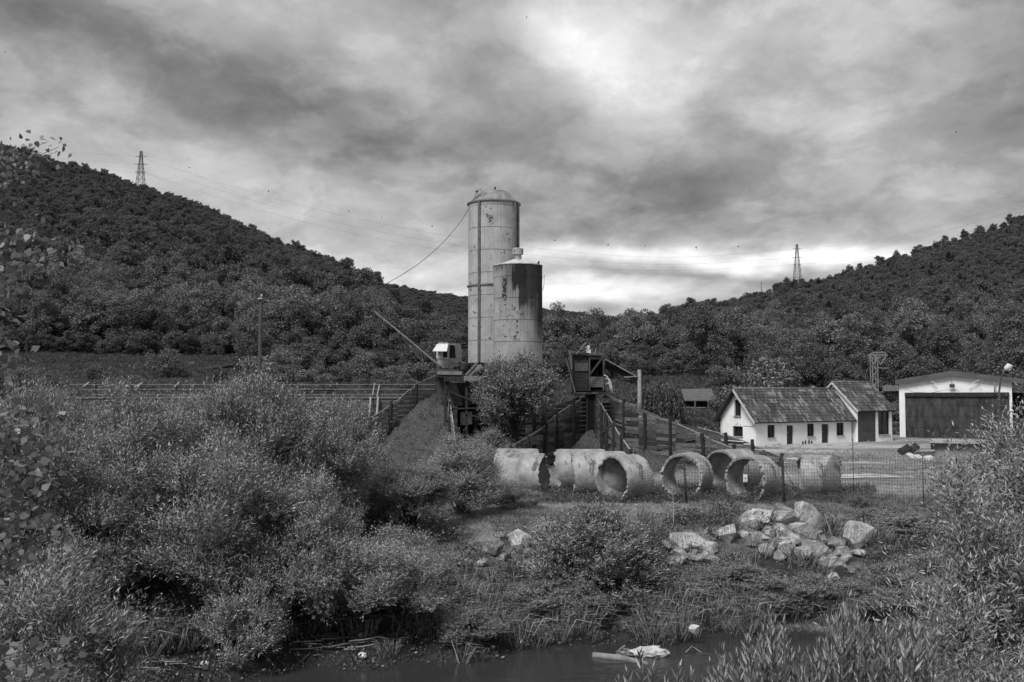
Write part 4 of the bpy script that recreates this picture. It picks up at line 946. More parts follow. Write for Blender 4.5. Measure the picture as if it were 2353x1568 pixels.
# ------------------------------------------------------------------ plank walls of the aggregate bins
def plank_wall(pts, label, base=None, posts=(), seed=1, bh=.28, gap=.045, side=-1, mat=WOOD, posttop=.12, cap=True, drop=.0, name='plank_wall', postlen=None):
    """pts: [(px, py_top, Y)] along the top edge; boards run between, ground to top"""
    r = random.Random(seed); T = [P(a, b, c) for a, b, c in pts]; root = empty(name, (T[0].x, T[0].y, 0), label, 'plank wall')
    m = MB(); S = [0]
    for a, b in zip(T, T[1:]): S.append(S[-1]+math.hypot(b.x-a.x, b.y-a.y))
    def at(s):
        s = max(0, min(S[-1], s))
        for i in range(len(T)-1):
            if s <= S[i+1]+1e-9:
                f = (s-S[i])/(S[i+1]-S[i]); return T[i].lerp(T[i+1], f), (T[i+1]-T[i])
        return T[-1], T[-1]-T[-2]
    seg = 1.9; n = max(1, round(S[-1]/seg))
    for i in range(n):
        s0, s1 = S[-1]*i/n, S[-1]*(i+1)/n; p0, _ = at(s0); p1, d = at(s1-1e-4); d = Vector((p1.x-p0.x, p1.y-p0.y, 0)); nn = Vector((-d.y, d.x, 0)).normalized()
        b0 = (float(hgt(p0.x, p0.y)) if base is None else base[0]+(base[1]-base[0])*i/n)-.05; b1 = (float(hgt(p1.x, p1.y)) if base is None else base[0]+(base[1]-base[0])*(i+1)/n)-.05
        # horizontal boards, cut along the falling top edge
        z = min(b0, b1); top = max(p0.z, p1.z)
        while z < top-.03:
            h = bh*r.uniform(.8, 1.2); z2 = min(z+h-gap, top)
            def clipS(zz):  # part of the bay where the top edge is above zz
                if p0.z >= zz and p1.z >= zz: return 0, 1
                if p0.z < zz and p1.z < zz: return None
                f = (zz-p0.z)/(p1.z-p0.z); return (f, 1) if p1.z > p0.z else (0, f)
            c0 = clipS(z); c1 = clipS(z2)
            if c0 and (c0[1]-c0[0]) > .04:
                if c1 is None: c1 = (c0[1]-.01, c0[1]) if p0.z > p1.z else (c0[0], c0[0]+.01); 
                if c1 is None or c1[1]-c1[0] < .01:
                    e = c0[0] if p0.z > p1.z else c0[1]; c1 = (e, e+.01) if p0.z > p1.z else (e-.01, e)
                o = nn*(r.uniform(-.03, .03)); t = nn*.03; tilt = r.uniform(-.03, .03)
                fn = lambda f, zz, q: (p0.x+d.x*f+q.x, p0.y+d.y*f+q.y, zz+tilt*(f-.5))
                if r.random() > .03:
                    vs = [fn(c0[0], z, o-t), fn(c0[1], z, o-t), fn(c1[1], z2, o-t), fn(c1[0], z2, o-t), fn(c0[0], z, o+t), fn(c0[1], z, o+t), fn(c1[1], z2, o+t), fn(c1[0], z2, o+t)]
                    m.add(vs, [(0, 1, 2, 3), (7, 6, 5, 4), (0, 4, 5, 1), (1, 5, 6, 2), (2, 6, 7, 3), (3, 7, 4, 0)])
            z += h
    for _ in range(int(S[-1]*1.1)):
        f = r.uniform(.04, .96); p, d = at(S[-1]*f); d2 = Vector((d.x, d.y, 0)).normalized(); nn = Vector((d2.y, -d2.x, 0)); nn = -nn if nn.y > 0 else nn
        g = 0 if base is None else base[0]; zz = r.uniform(g+.3, max(g+.4, p.z-.2)); L_ = r.uniform(.5, 1.5); c = Vector((p.x, p.y, zz))+nn*.07
        a_ = Vector((d2.x, d2.y, r.uniform(-.25, .25))).normalized(); m.bar(c-a_*L_/2, c+a_*L_/2, .04, r.uniform(.1, .2), up=(0, 0, 1))
    m.build('boarding', mat, root)
    if cap:
        m = MB()
        for i in range(len(T)-1):
            if r.random() < .25: continue
            a, b = T[i].copy(), T[i+1].copy(); dd = (b-a)*r.uniform(-.12, .04); e1 = Vector((0, 0, r.uniform(-.03, .10))); m.bar(a-dd+Vector((0, 0, .02)), b+dd*.5+e1, .05, r.uniform(.03, .12))
        m.build('top_rail', WOODL, root)
    for f in posts:
        p, d = at(S[-1]*f); d2 = Vector((d.x, d.y, 0)).normalized(); nn = Vector((d2.y, -d2.x, 0))*(1 if True else -1)
        if nn.y > 0: nn = -nn
        g = float(hgt(p.x, p.y)) if base is None else base[0]+(base[1]-base[0])*f; q = p+nn*.10; zb = g-.1 if postlen is None else p.z-postlen
        MB().bar((q.x, q.y, zb), (q.x+r.uniform(-.17, .17), q.y, p.z+posttop+r.uniform(-.05, .3)), .17, .15, up=nn).build('post', POST, root)
    return root
def star_bins():
    plank_wall([(1349, 909, 67.6), (1312, 932, 65.5), (1279, 953, 63.2), (1247, 984, 61), (1208, 1007, 58.8), (1176, 1030, 57), (1112, 1062, 54.5)], 'plank wall falling to the left in front of the timber cabin, nearest of the bin walls on that side', posts=(.16, .34, .50, .66, .82, .98), seed=3)
    plank_wall([(1330, 913, 69.5), (1278, 933, 69), (1249, 943, 68.5), (1195, 965, 68), (1150, 990, 67)], 'plank wall running left behind the nearest one, half hidden by the tree', posts=(.45, .78, .99), seed=4)
    plank_wall([(1366, 909, 67.4), (1379, 927, 64.8), (1397, 956, 61.5), (1410, 978, 59.2), (1426, 1004, 57), (1457, 1048, 54.4)], 'steep plank wall coming forward just right of the gravel cone', posts=(.3, .48, .66, .84, .98), seed=5)
    plank_wall([(1386, 909, 68.6), (1436, 926, 66.8), (1492, 955, 64.3), (1553, 973, 62.0), (1632, 1010, 59.2), (1700, 1040, 57)], 'long plank wall falling to the right behind the concrete pipes', posts=(.16, .35, .54, .78, .99), seed=6)
    plank_wall([(1400, 912, 72), (1460, 935, 71), (1525, 962, 70), (1600, 982, 68), (1660, 997, 66), (1733, 1024, 63.5), (1800, 1054, 61)], 'farthest plank wall on the right, ending beside the white house yard', posts=(.34, .66, .82, .985), seed=7)
    # left bins under the crane
    plank_wall([(1001, 865, 69), (953, 886, 66.2), (896, 934, 63), (850, 965, 60.8), (800, 1000, 58.8)], 'tall pale plank wall running down to the left from the crane platform', posts=(.30, .60, .82, .97), seed=8, mat=M('mid_plank', .09, .34, scale=5, stretch=(1, 1, 7), rough=.9, bump=.5, c2=.4, thr=.58, s2=1.3, st2=(1, 1, 5), coord='Position'), bh=.26)
    plank_wall([(1024, 866, 68), (1030, 900, 65), (1037, 945, 61.5), (1043, 985, 59), (1050, 1045, 55.5)], 'edge on plank wall with broken bleached boards right of the gravel heap', posts=(.2, .45, .7), seed=9, mat=WOODL, bh=.24, posttop=.3)
    # gravel
    def heap(cx, cy, r0, h, label, nm='gravel_heap', sx=1.0, seed=0, e=1.0, cut=None):
        n, k = 64, 30; vs = []; fs = []; rr = np.random.default_rng(seed); g0 = float(hgt(cx, cy))
        for i in range(k+1):
            f = i/k
            for j in range(n):
                a = 2*PI*j/n; wob = 1+.10*math.sin(a*3+seed)+.06*math.sin(a*7+seed*2); x = cx+math.cos(a)*r0*f*wob*sx; y = cy+math.sin(a)*r0*f*wob
                if cut is not None: x = max(min(x, cut(y)), -5.3-(69-y)*.43+.12)
                vs.append((x, y, g0-.15+h*(1-f)**e+(.09*rr.normal() if f > .02 else 0)+.25*float(vnoise(x, y, 1.1, seed))))
        for i in range(k):
            for j in range(n): fs.append((i*n+j, i*n+(j+1) % n, (i+1)*n+(j+1) % n, (i+1)*n+j))
        m = MB(); m.add(vs, fs, True); return tag(m.build(nm, GRAV, loc=(cx, cy, g0)), label, 'gravel heap')
    q = P(1000, 905, 66.5); heap(-4.9, 66.2, 7.3, 4.7, 'big gravel heap lying against the pale plank wall under the crane', seed=2, e=.95, cut=lambda y: -4.55+(68-y)*.118)
    q = P(1358, 985, 65.0); heap(q.x, 65.0, 2.1, q.z+.1, 'small gravel cone below the dark slot under the timber cabin', seed=4, e=.9)
    q = P(1470, 1040, 60); heap(q.x+.3, 60.2, 3.0, 1.35, 'dark gravel heap between the two right plank walls', seed=5)
    q = P(1290, 960, 71.5); heap(q.x-1, 72.5, 4, 3.2, 'gravel heap half hidden behind the left plank walls', seed=6)
    # weeds on the big heap
    hp = [o for o in COL.objects if o.name == 'gravel_heap'][0]; rr = np.random.default_rng(8); vv = [v.co+hp.location for v in hp.data.vertices]; ps = []
    for v in vv:
        if v.y < 64.5 and v.z > .3:
            for _ in range(2): ps.append((v.x+rr.normal()*.15, v.y+rr.normal()*.15, v.z-.02))
    ps = [p for p in ps if rr.random() < .3]; n = len(ps); hs = [herb(91, 40, .12, 'herb', LM_d), herb(92, 26, .2, 'herb', LM_d)]
    scatter('heap_weeds', ps, np.stack([rr.normal(size=n)*.2, rr.normal(size=n)*.2, rr.random(n)*6], 1), np.repeat(.5+rr.random((n, 1))*.8, 3, 1), rr.integers(0, 2, n), hs, 'small weeds growing on the big gravel heap', 'weeds')
    # broken frame lying on the gravel
    Y = 59; m = MB(); A = [P(936, 1057, Y), P(975, 1060, Y-.2), P(977, 1036, Y+.5), P(940, 1032, Y+.7)]
    b0 = A[0]
    for i in range(4): m.bar(A[i], A[(i+1) % 4], .06)
    m.bar(P(936, 1057, Y)-Vector((0, 0, .1)), P(975, 1061, Y-.2)-Vector((0, 0, .1)), .12, .25)
    for i in range(2): m.bar(A[i]+Vector((0, 0, .02)), A[i]+Vector((0, .9, .05)), .05)
    m.bar(A[2]+Vector((0, .5, 0)), A[3]+Vector((0, .5, 0)), .05)
    m.tube([A[3], P(950, 1044, Y), P(962, 1045, Y), A[2]], .015, 4)
    tag(m.build('metal_crate', STEEL, loc=b0), 'dark open metal crate frame lying on the big gravel heap', 'crate')
star_bins()

def crane():
    Y = 64.0; k = lambda px, py, dy=0: P(px, py, Y+dy)
    e = empty('scraper_crane', k(1030, 850), 'small pale crane cab with open window flap and long boom', 'crane')
    # cab shell: tapered box with a window opening at the front
    f = [(1001, 846), (1057, 846), (1052, 812), (1049, 792), (1040, 787), (1008, 787), (1004, 812)]
    m = MB()
    fl, fr = k(1001, 846), k(1041, 847); bl, br = k(1012, 846, 1.6), k(1062, 846, 1.4)
    def up(p, z, sh=0): return Vector((p.x+sh, p.y, z))
    z1 = k(0, 823).z; z2 = k(0, 793).z; z3 = k(0, 786).z; z0 = k(0, 846).z
    Lq, Rq, BR = k(1003, 846), k(1030, 846), k(1062, 846, 1.2); BL = k(1020, 846, 1.9)
    ring = [Lq, Rq, BR, BL]; lvl = [(z0, 0), (z1, .02), (z2, .06), (z3, .16)]
    cen = (Lq+Rq+BR+BL)/4
    def rp(p, z, t): q = p.lerp(cen, t); return Vector((q.x, q.y, z))
    T = .05
    for i in range(4):
        a, b = ring[i], ring[(i+1) % 4]
        # sill wall
        m.add([rp(a, z0, 0), rp(b, z0, 0), rp(b, z1, .02), rp(a, z1, .02), rp(a, z0, .06), rp(b, z0, .06), rp(b, z1, .08), rp(a, z1, .08)], [(0, 1, 2, 3), (7, 6, 5, 4), (3, 2, 6, 7)])
        if i >= 2: m.add([rp(a, z1, .02), rp(b, z1, .02), rp(b, z2, .08), rp(a, z2, .08), rp(a, z1, .08), rp(b, z1, .08), rp(b, z2, .14), rp(a, z2, .14)], [(0, 1, 2, 3), (7, 6, 5, 4)])
        m.add([rp(a, z2, .08), rp(b, z2, .08), rp(b, z3, .16), rp(a, z3, .16)], [(0, 1, 2, 3)])
    # right side panel wide pillars
    a, b = ring[1], ring[2]; fA = lambda f, z, t: rp(a.lerp(b, f), z, t)
    m.add([fA(.55, z1, .02), fA(1, z1, .02), fA(1, z2, .08), fA(.5, z2, .08)], [(0, 1, 2, 3)]); m.add([fA(0, z1, .02), fA(.1, z1, .02), fA(.1, z2, .08), fA(0, z2, .08)], [(0, 1, 2, 3)])
    m.build('cab', CABM, e)
    MB().slab([rp(p, z3, .10) for p in ring], (0, 0, .07)).build('roof', STEEL, e)
    # window frames
    a, b = ring[0], ring[1]; g = lambda f, z, t: rp(a.lerp(b, f), z, t)
    m = MB()
    for p_, q_ in [(g(.03, z1, .0), g(.97, z1, .0)), (g(.03, z1, 0), g(.04, z2, .06)), (g(.97, z1, 0), g(.97, z2, .06)), (g(.03, z2, .06), g(.97, z2, .06)), (g(.4, z1, .01), g(.4, z2, .07))]: m.bar(p_, q_, .06)
    m.build('window_frame', FRAMEW, e)
    m = MB(); m.quad(g(.06, z1, .05), g(.38, z1, .05), g(.38, z2, .1), g(.06, z2, .1)); m.build('window_pane', M('dusty_pane', .12, .2, rough=.3), e)
    m = MB()
    for p_, q_ in [(fA(.1, z1+.1, .0), fA(.5, z1+.1, .0)), (fA(.1, z1, 0), fA(.1, z2, .06)), (fA(.5, z1, 0), fA(.48, z2, .06)), (fA(.1, z2-.05, .06), fA(.48, z2-.05, .06)), (fA(.1, (z1+z2)/2, .03), fA(.5, (z1+z2)/2, .03))]: m.bar(p_, q_, .055)
    m.build('side_window_frame', FRAMEW, e)
    m = MB(); m.quad(fA(.12, z1+.1, .03), fA(.5, z1+.1, .03), fA(.48, z2, .08), fA(.12, z2, .08)); m.build('window_pane', MATS['dusty_pane'], e)
    MB().slab([g(.0, z2+.02, .04), g(.98, z2+.02, .04), k(1027, 808, -.9), k(994, 808, -.9)], (0, 0, .04)).build('window_flap', M('flap_paint', .5, .7, scale=4), e)
    m = MB(); m.obox(cen+Vector((.1, 0, z0-cen.z+.45)), (.3, 0, 0), (0, .3, 0), (0, 0, .4)); m.tube([g(.6, z0+.3, .4), g(.62, z1+.35, .3)], .03, 5); m.build('driver_seat', POST, e)
    # boom
    m = MB(); tip = k(861, 716, -1.6); A1 = k(1012, 842, -.2); A2 = k(985, 846, .3)
    for o in (-.14, .14):
        m.bar(tip+Vector((0, o, 0)), A1+Vector((0, o, 0)), .085, .10); m.bar(k(925, 775, -.9)+Vector((0, o, 0)), A2+Vector((0, o, -.1)), .07, .07)
    for i in range(18):
        f0, f1 = i/18, (i+1)/18; s_ = .14 if i % 2 else -.14; m.bar(tip.lerp(A1, f0)+Vector((0, s_, 0)), tip.lerp(A1, f1)+Vector((0, -s_, 0)), .03)
    m.bar(k(940, 787, -.8), k(944, 800, -.8), .05); m.bar(k(965, 806, -.6), k(972, 830, -.5), .05)
    m.build('boom', M('boom_steel', .14, .32, scale=4, rough=.6), e)
    MB().lathe([(.06, -.03), (.17, -.03), (.17, .03), (.06, .03)], tip, 14).build('pulley', STEEL, e)
    m = MB(); m.tube([tip+Vector((0, 0, .1)), k(935, 772, -.8), k(1006, 830, 0)], .012, 4); m.build('boom_cable', WIRE, e)
    # winch and machinery around the cab foot
    m = MB()
    for px, py, w_, h_ in [(1008, 846, .16, .14), (1050, 838, .3, .22), (1063, 842, .22, .3), (1040, 845, .2, .12)]:
        c = k(px, py, -.4); m.lathe([(w_, -h_), (w_*1.2, -h_*.6), (w_*1.2, h_*.6), (w_*.7, h_)], c, 10)
    m.box(k(1003, 0).x, k(1066, 0).x, Y-.6, Y+1.6, k(0, 860).z, k(0, 850).z+.02); m.build('turntable', STEEL, e)
    # platform with hopper
    t = empty('crane_platform', (k(1070, 0).x, Y, 0), 'dark steel platform with beams and a slanting hopper chute between crane and silos', 'steel platform')
    m = MB(); zt, zb = k(0, 847, 0).z-.32, k(0, 861, 0).z-.36
    m.box(k(1006, 0).x, k(1070, 0).x, Y-.7, Y+1.8, k(0, 868).z, k(0, 862).z+.12); m.build('deck', STEEL, t)
    m = MB(); m.bar(k(1005, 857, -.75), k(1062, 858, -.75), .12, .22); m.build('beam', STEELG, t)
    m = MB(); m.bar(k(1066, 870, -.9), k(1141, 870, -.9), .12, .34); m.bar(k(1066, 870, 1.9), k(1141, 870, 1.9), .12, .34); m.build('beam', STEELG, t)
    m = MB(); m.bar(k(1020, 871, -.85), k(1066, 871, -.85), .2, .3); m.build('beam', POST, t)
    MB().slab([k(1072, 881, -.6), k(1140, 881, -.6), k(1136, 902, -.2), k(1078, 902, -.2)], (0, 2.2, 0)).build('hopper', M('hopper_paint', .05, .13, scale=2, coord='Position', c2=.2, thr=.66, s2=2), t)
    m = MB(); m.slab([k(1024, 880, -.4), k(1048, 880, -.4), k(1064, 932, .3), k(1044, 934, .3)], (0, .3, 0)); m.build('chute', M('chute_steel', .10, .2, scale=2, coord='Position'), t)
    m = MB(); m.slab([k(1048, 880, -.2), k(1080, 880, 0), k(1092, 930, .4), k(1064, 932, .4)], (0, .4, 0)); m.build('chute', STEEL, t)
    for px0, py0, px1, py1 in [(1026, 896, 1092, 925), (1033, 940, 1118, 937), (1060, 948, 1120, 965), (1072, 870, 1095, 925), (1024, 870, 1046, 990)]:
        MB().bar(k(px0, py0, -.7), k(px1, py1, -.7), .10).build('brace', POST, t)
    for px in (1028, 1075, 1136):
        for dy in (-.6, 1.7): MB().bar(Vector((k(px, 0).x, Y+dy, -.1)), Vector((k(px, 0).x, Y+dy, k(0, 876).z)), .16).build('leg', POST, t)
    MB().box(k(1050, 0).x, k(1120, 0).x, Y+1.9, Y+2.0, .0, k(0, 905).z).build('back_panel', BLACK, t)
    m = MB(); m.slab([k(1057, 950, .3), k(1085, 946, .3), k(1085, 975, .3), k(1058, 978, .3)], (0, .15, 0)); m.build('panel', M('grey_panel', .06, .14), t)
    # conveyor end and engine on the platform right of the crane
    u = empty('conveyor_drive', k(1090, 862, -.2), 'tilted belt conveyor end with its drive motor on the platform below the taller silo', 'machine')
    m = MB(); m.bar(k(1074, 864, -.5), k(1098, 838, -.5), .3, .10, up=(0, 1, 0)); m.bar(k(1079, 864, -.6), k(1103, 840, -.6), .08, .14); m.bar(k(1070, 862, -.6), k(1094, 836, -.6), .06, .12); m.build('belt_frame', STEELG, u)
    c = k(1102, 850, -.6); MB().tube([c+Vector((-.22, 0, -.16)), c+Vector((.2, 0, .22))], .2, 12).build('motor', M('motor', .08, .22, scale=6), u)
    m = MB(); m.slab([k(1108, 858, -.3), k(1135, 858, -.3), k(1132, 850, -.1), k(1124, 846, -.1), k(1116, 846, -.1)], (0, .8, 0)); m.build('hood', POST, u)
    MB().lathe([(.26, -.3), (.3, 0), (.3, .3), (.18, .4)], k(1096, 866, .2), 14).build('drum', STEEL, u)
    # dark curved steel end where the plank wall meets the platform
    m = MB(); m.slab([k(1000, 868, .6), k(1024, 864, .4), k(1024, 905, .4), k(1002, 910, .6)], (0, .12, 0)); tag(m.build('steel_sheet', STEEL, loc=k(1012, 890, .5)), 'dark steel sheet closing the gap between plank wall and platform', 'steel sheet')
crane()

def cabin():
    Y = 67.0; k = lambda px, py, dy=0: P(px, py, Y+dy); x = lambda px: k(px, 860).x; z = lambda py: k(1350, py).z
    e = empty('timber_cabin', (x(1350), Y, z(905)), 'dark timber control cabin on top of the star shaped plank bins', 'cabin')
    W_ = M('dark_board', .02, .09, scale=5, stretch=(1, 1, 8), rough=.9, bump=.4, coord='Position')
    WL = M('grey_board', .06, .17, scale=5, stretch=(6, 6, 1), rough=.9, bump=.4, coord='Position')
    m = MB(); r = random.Random(2); zz = z(898); x0, x1, x2, x3 = x(1318), x(1352), x(1356), x(1388)
    while zz < z(815):
        h = r.uniform(.14, .2)
        m.box(x0, x1, Y-.02+r.uniform(-.02, .02), Y+.05, zz, zz+h-.02); zz += h
    m.box(x3-.04, x3+.04, Y, Y+2.4, z(898), z(818)); m.box(x0-.04, x0+.04, Y, Y+2.4, z(898), z(815)); m.box(x0, x3, Y+2.35, Y+2.43, z(898), z(815)); m.build('boarding', W_, e)
    m = MB(); m.slab([Vector((x0+.08, Y-.06, z(853))), Vector((x1-.02, Y-.06, z(853))), Vector((x1-.02, Y-.06, z(834))), Vector((x0+.08, Y-.06, z(834)))], (0, -.03, 0)); m.build('patch_board', WL, e)
    # door opening with lower half door
    m = MB(); m.box(x2-.09, x2, Y-.08, Y+.05, z(898), z(818)); m.box(x3-.08, x3, Y-.08, Y+.05, z(898), z(820)); m.box(x2, x3-.08, Y-.08, Y+.05, z(826), z(820)); m.build('door_frame', WL, e)
    m = MB()
    for i in range(5): m.box(x2+(x3-.08-x2)*i/5+.006, x2+(x3-.08-x2)*(i+1)/5-.006, Y-.03, Y+.03, z(890), z(866))
    m.build('half_door', M('half_door_board', .10, .22, scale=5, stretch=(6, 6, 1), coord='Position'), e)
    m = MB(); m.box(x2+.5, x2+.62, Y+.9, Y+1.0, z(870), z(852)); m.box(x2+.3, x2+.9, Y+1.1, Y+1.6, z(872), z(861)); m.build('lever', STEEL, e)
    m = MB(); m.slab([(x0-.15, Y-.25, z(815)), (x3+.1, Y-.25, z(819)), (x3+.1, Y+2.7, z(819)+.25), (x0-.15, Y+2.7, z(815)+.25)], (0, 0, .08)); m.build('roof', W_, e)
    m = MB(); m.box(x(1314), x(1394), Y-.6, Y+2.8, z(907), z(901)); m.build('floor_beam', POST, e)
    m = MB(); m.box(x(1316), x(1346), Y-.66, Y-.605, z(905), z(902)); m.box(x(1358), x(1372), Y-.66, Y-.605, z(905), z(902)); m.build('floor_edge', WL, e)
    m = MB(); m.box(x(1320), x(1392), Y+.1, Y+2.3, z(901), z(896)); m.build('winch_bed', BLACK, e)
    # leaning poles
    for a, b, w_, mt in [((1324, 814, -.3), (1346, 788, -.3), .11, WOODL), ((1345, 788, -.3), (1352, 812, .4), .07, POST), ((1347, 872, -.5), (1401, 800, -.5), .15, W_), ((1300, 822, -.5), (1322, 905, -.5), .11, WOODL), ((1308, 805, -.2), (1312, 850, -.4), .08, WOODL), ((1311, 815, -.3), (1313, 848, -.4), .1, WOODL), ((1295, 832, -.1), (1303, 858, -.1), .06, W_), ((1283, 872, -.7), (1312, 855, -.5), .09, POST), ((1369, 801, 0), (1368, 816, 0), .06, WOODL), ((1372, 800, 0), (1371, 815, 0), .09, W_)]:
        MB().bar(k(*a), k(*b), w_, w_*.8).build('pole', mt, e)
    # black box stands in for the dark gap under the cabin, between posts
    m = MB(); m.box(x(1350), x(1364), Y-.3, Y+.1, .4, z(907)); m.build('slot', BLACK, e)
    for a_, b_ in ((1346, 1350), (1364, 1368)): MB().box(x(a_), x(b_), Y-.36, Y+.1, .0, z(907)).build('post', POST, e)
    # grey sheet at its left, slanting lid below
    MB().slab([k(1301, 878, -.3), k(1312, 878, -.3), k(1312, 908, -.3), k(1301, 906, -.3)], (0, .1, 0)).build('side_panel', STEELG, e)
    # awning to the right
    m = MB(); A = [k(1391, 826, -.4), k(1460, 863, -.2), k(1455, 873, 2.0), k(1391, 848, 2.0)]; m.slab(A, (0, 0, .06)); m.build('awning', POST, e)
    m = MB(); m.bar(k(1391, 826, -.45), k(1460, 864, -.25), .07); m.build('awning_edge', WOODL, e)
    # curved hoses
    for pts in ([(1388, 862), (1396, 866), (1400, 880), (1403, 905)], [(1390, 872), (1395, 869), (1400, 874), (1402, 888), (1406, 905)], [(1397, 870), (1402, 874), (1406, 890), (1409, 906)], [(1392, 884), (1397, 880), (1403, 887), (1406, 903)]):
        MB().tube([k(a, b, -.3) for a, b in pts], .04, 6).build('hose', M('pale_hose', .35, .55), e)
    # white rag
    c = k(1350, 803, -.1); n = 7; vs = []; fs = []; rr = random.Random(6)
    for i in range(n):
        for j in range(n): vs.append(c+Vector(((i/(n-1)-.5)*.3+rr.uniform(-.03, .03)+.06*j/(n-1), rr.uniform(-.05, .05), (.5-j/(n-1))*.5+rr.uniform(-.03, .03))))
    for i in range(n-1):
        for j in range(n-1): fs.append((i*n+j, i*n+j+1, (i+1)*n+j+1, (i+1)*n+j))
    m = MB(); m.add(vs, fs); o = m.build('rag', M('white_cloth', .6, .8), loc=c); tag(o, 'white rag hanging above the roof of the timber cabin', 'rag'); md = o.modifiers.new('t', 'SOLIDIFY'); md.thickness = .01
cabin()

# ------------------------------------------------------------------ concrete pipes
def pipe(cx, cy, R, L, ang, label, seed, rim=.13, broken=0.0, roll=0.0):
    """centre of the near rim on the ground plan, axis direction ang (0 = to the right, 90 = away)"""
    n, k = 72, 16; r = np.random.default_rng(seed); vs = []; fs = []; ch = .03
    e0 = np.array([.05*math.sin(3*a*2*PI/n+seed)+.03*r.normal() for a in range(n)]); e1 = .04*r.normal(size=n)
    if broken:
        for j in range(n):
            a = (j/n*2*PI+seed) % (2*PI); e0[j] += broken*max(0, math.cos(a*1.0+1.0))**1.5*(1+.3*math.sin(9*a))
    prof = []
    Ri = R-rim
    for i in range(k+1):
        f = i/k
        for j in range(n):
            a = 2*PI*j/n; x = f*L+(e0[j]*(1-f)+e1[j]*f)
            q = R*(1-(.018+.012*r.random() if i in (0, k) else .004*r.normal())); vs.append((x, q*math.cos(a), q*math.sin(a)))
    for i in range(k+1):
        f = 1-i/k
        for j in range(n):
            a = 2*PI*j/n; x = f*L+(e0[j]*(1-f)+e1[j]*f); q = Ri*(1+(.02+.02*r.random() if i in (0, k) else .003*r.normal())); vs.append((x, q*math.cos(a), q*math.sin(a)))
    m_ = 2*(k+1)
    for i in range(m_):
        for j in range(n): fs.append((i*n+j, i*n+(j+1) % n, ((i+1) % m_)*n+(j+1) % n, ((i+1) % m_)*n+j))
    mb = MB(); mb.add(vs, fs, True); me = bpy.data.meshes.new('concrete_pipe'); me.from_pydata(mb.v, [], mb.f); me.polygons.foreach_set('use_smooth', [True]*len(mb.f)); me.update(); me.materials.append(CONC)
    try: me.set_sharp_from_angle(angle=.7)
    except Exception: pass
    o = bpy.data.objects.new('concrete_pipe', me); COL.objects.link(o)
    g = float(hgt(cx, cy)); o.location = (cx, cy, g+R-.06); o.rotation_euler = (roll, 0, math.radians(ang)); return tag(o, label, 'concrete pipe', 'large concrete pipes lying behind the fence')
def dark_half():  # far end of the pipe coloured darker past an uneven slanting edge
    m = bpy.data.materials.get('half_dark_concrete')
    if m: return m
    m = CONC.copy(); m.name = 'half_dark_concrete'; b = NB(m.node_tree); pr = b.N['Principled BSDF']; src = pr.inputs['Base Color'].links[0].from_socket
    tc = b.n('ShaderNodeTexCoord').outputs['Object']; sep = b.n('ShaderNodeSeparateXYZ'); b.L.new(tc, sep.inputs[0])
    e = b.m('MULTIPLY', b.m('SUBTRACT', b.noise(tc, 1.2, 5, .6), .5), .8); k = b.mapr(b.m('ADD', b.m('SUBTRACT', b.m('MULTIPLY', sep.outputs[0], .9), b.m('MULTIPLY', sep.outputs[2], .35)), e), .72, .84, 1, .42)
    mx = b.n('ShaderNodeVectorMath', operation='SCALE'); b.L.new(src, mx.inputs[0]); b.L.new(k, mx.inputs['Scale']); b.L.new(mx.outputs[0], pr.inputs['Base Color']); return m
def pipes():
    zx = lambda v: 1082.4+v*.4
    def pp(px, Y): return P(px, 1080, Y).x
    pipe(pp(zx(420), 44.5), 44.5, 1.0, 1.75, 166, 'first concrete pipe from the left, open end turned right, standing in the bushes', 1)
    pipe(pp(zx(390), 46.8), 47.3, 1.03, 2.0, 172, 'broken pale pipe half hidden behind the first one', 2, broken=.5)
    pipe(pp(zx(503), 46.0), 46.0, 1.05, 2.1, 3, 'second pipe from the left, with a ragged broken left end', 3, broken=-.22)
    pipe(pp(zx(585), 44.3), 44.3, 1.05, 2.3, -1, 'pipe with a stained lower half between the ragged one and the nearest one', 4)
    pipe(pp(zx(808), 42.3), 42.3, 1.03, 1.45, 36, 'nearest pipe, its open end facing left with weeds in front', 5, rim=.12)
    pipe(pp(zx(1205), 43.6), 43.6, 1.02, 1.25, 55, 'pipe crossed by the thin dark fence post', 6, rim=.15)
    pipe(pp(zx(1440), 45.8), 46.2, 1.02, 1.9, 40, 'farther pipe between the two pipes seen open through the fence', 7, rim=.13)
    pipe(pp(zx(1572), 42.6), 42.6, 1.02, 1.3, 46, 'open pipe behind the small white fence sign', 8, rim=.15)
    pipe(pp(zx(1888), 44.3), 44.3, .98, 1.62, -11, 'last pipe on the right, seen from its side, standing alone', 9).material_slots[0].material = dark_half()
pipes()

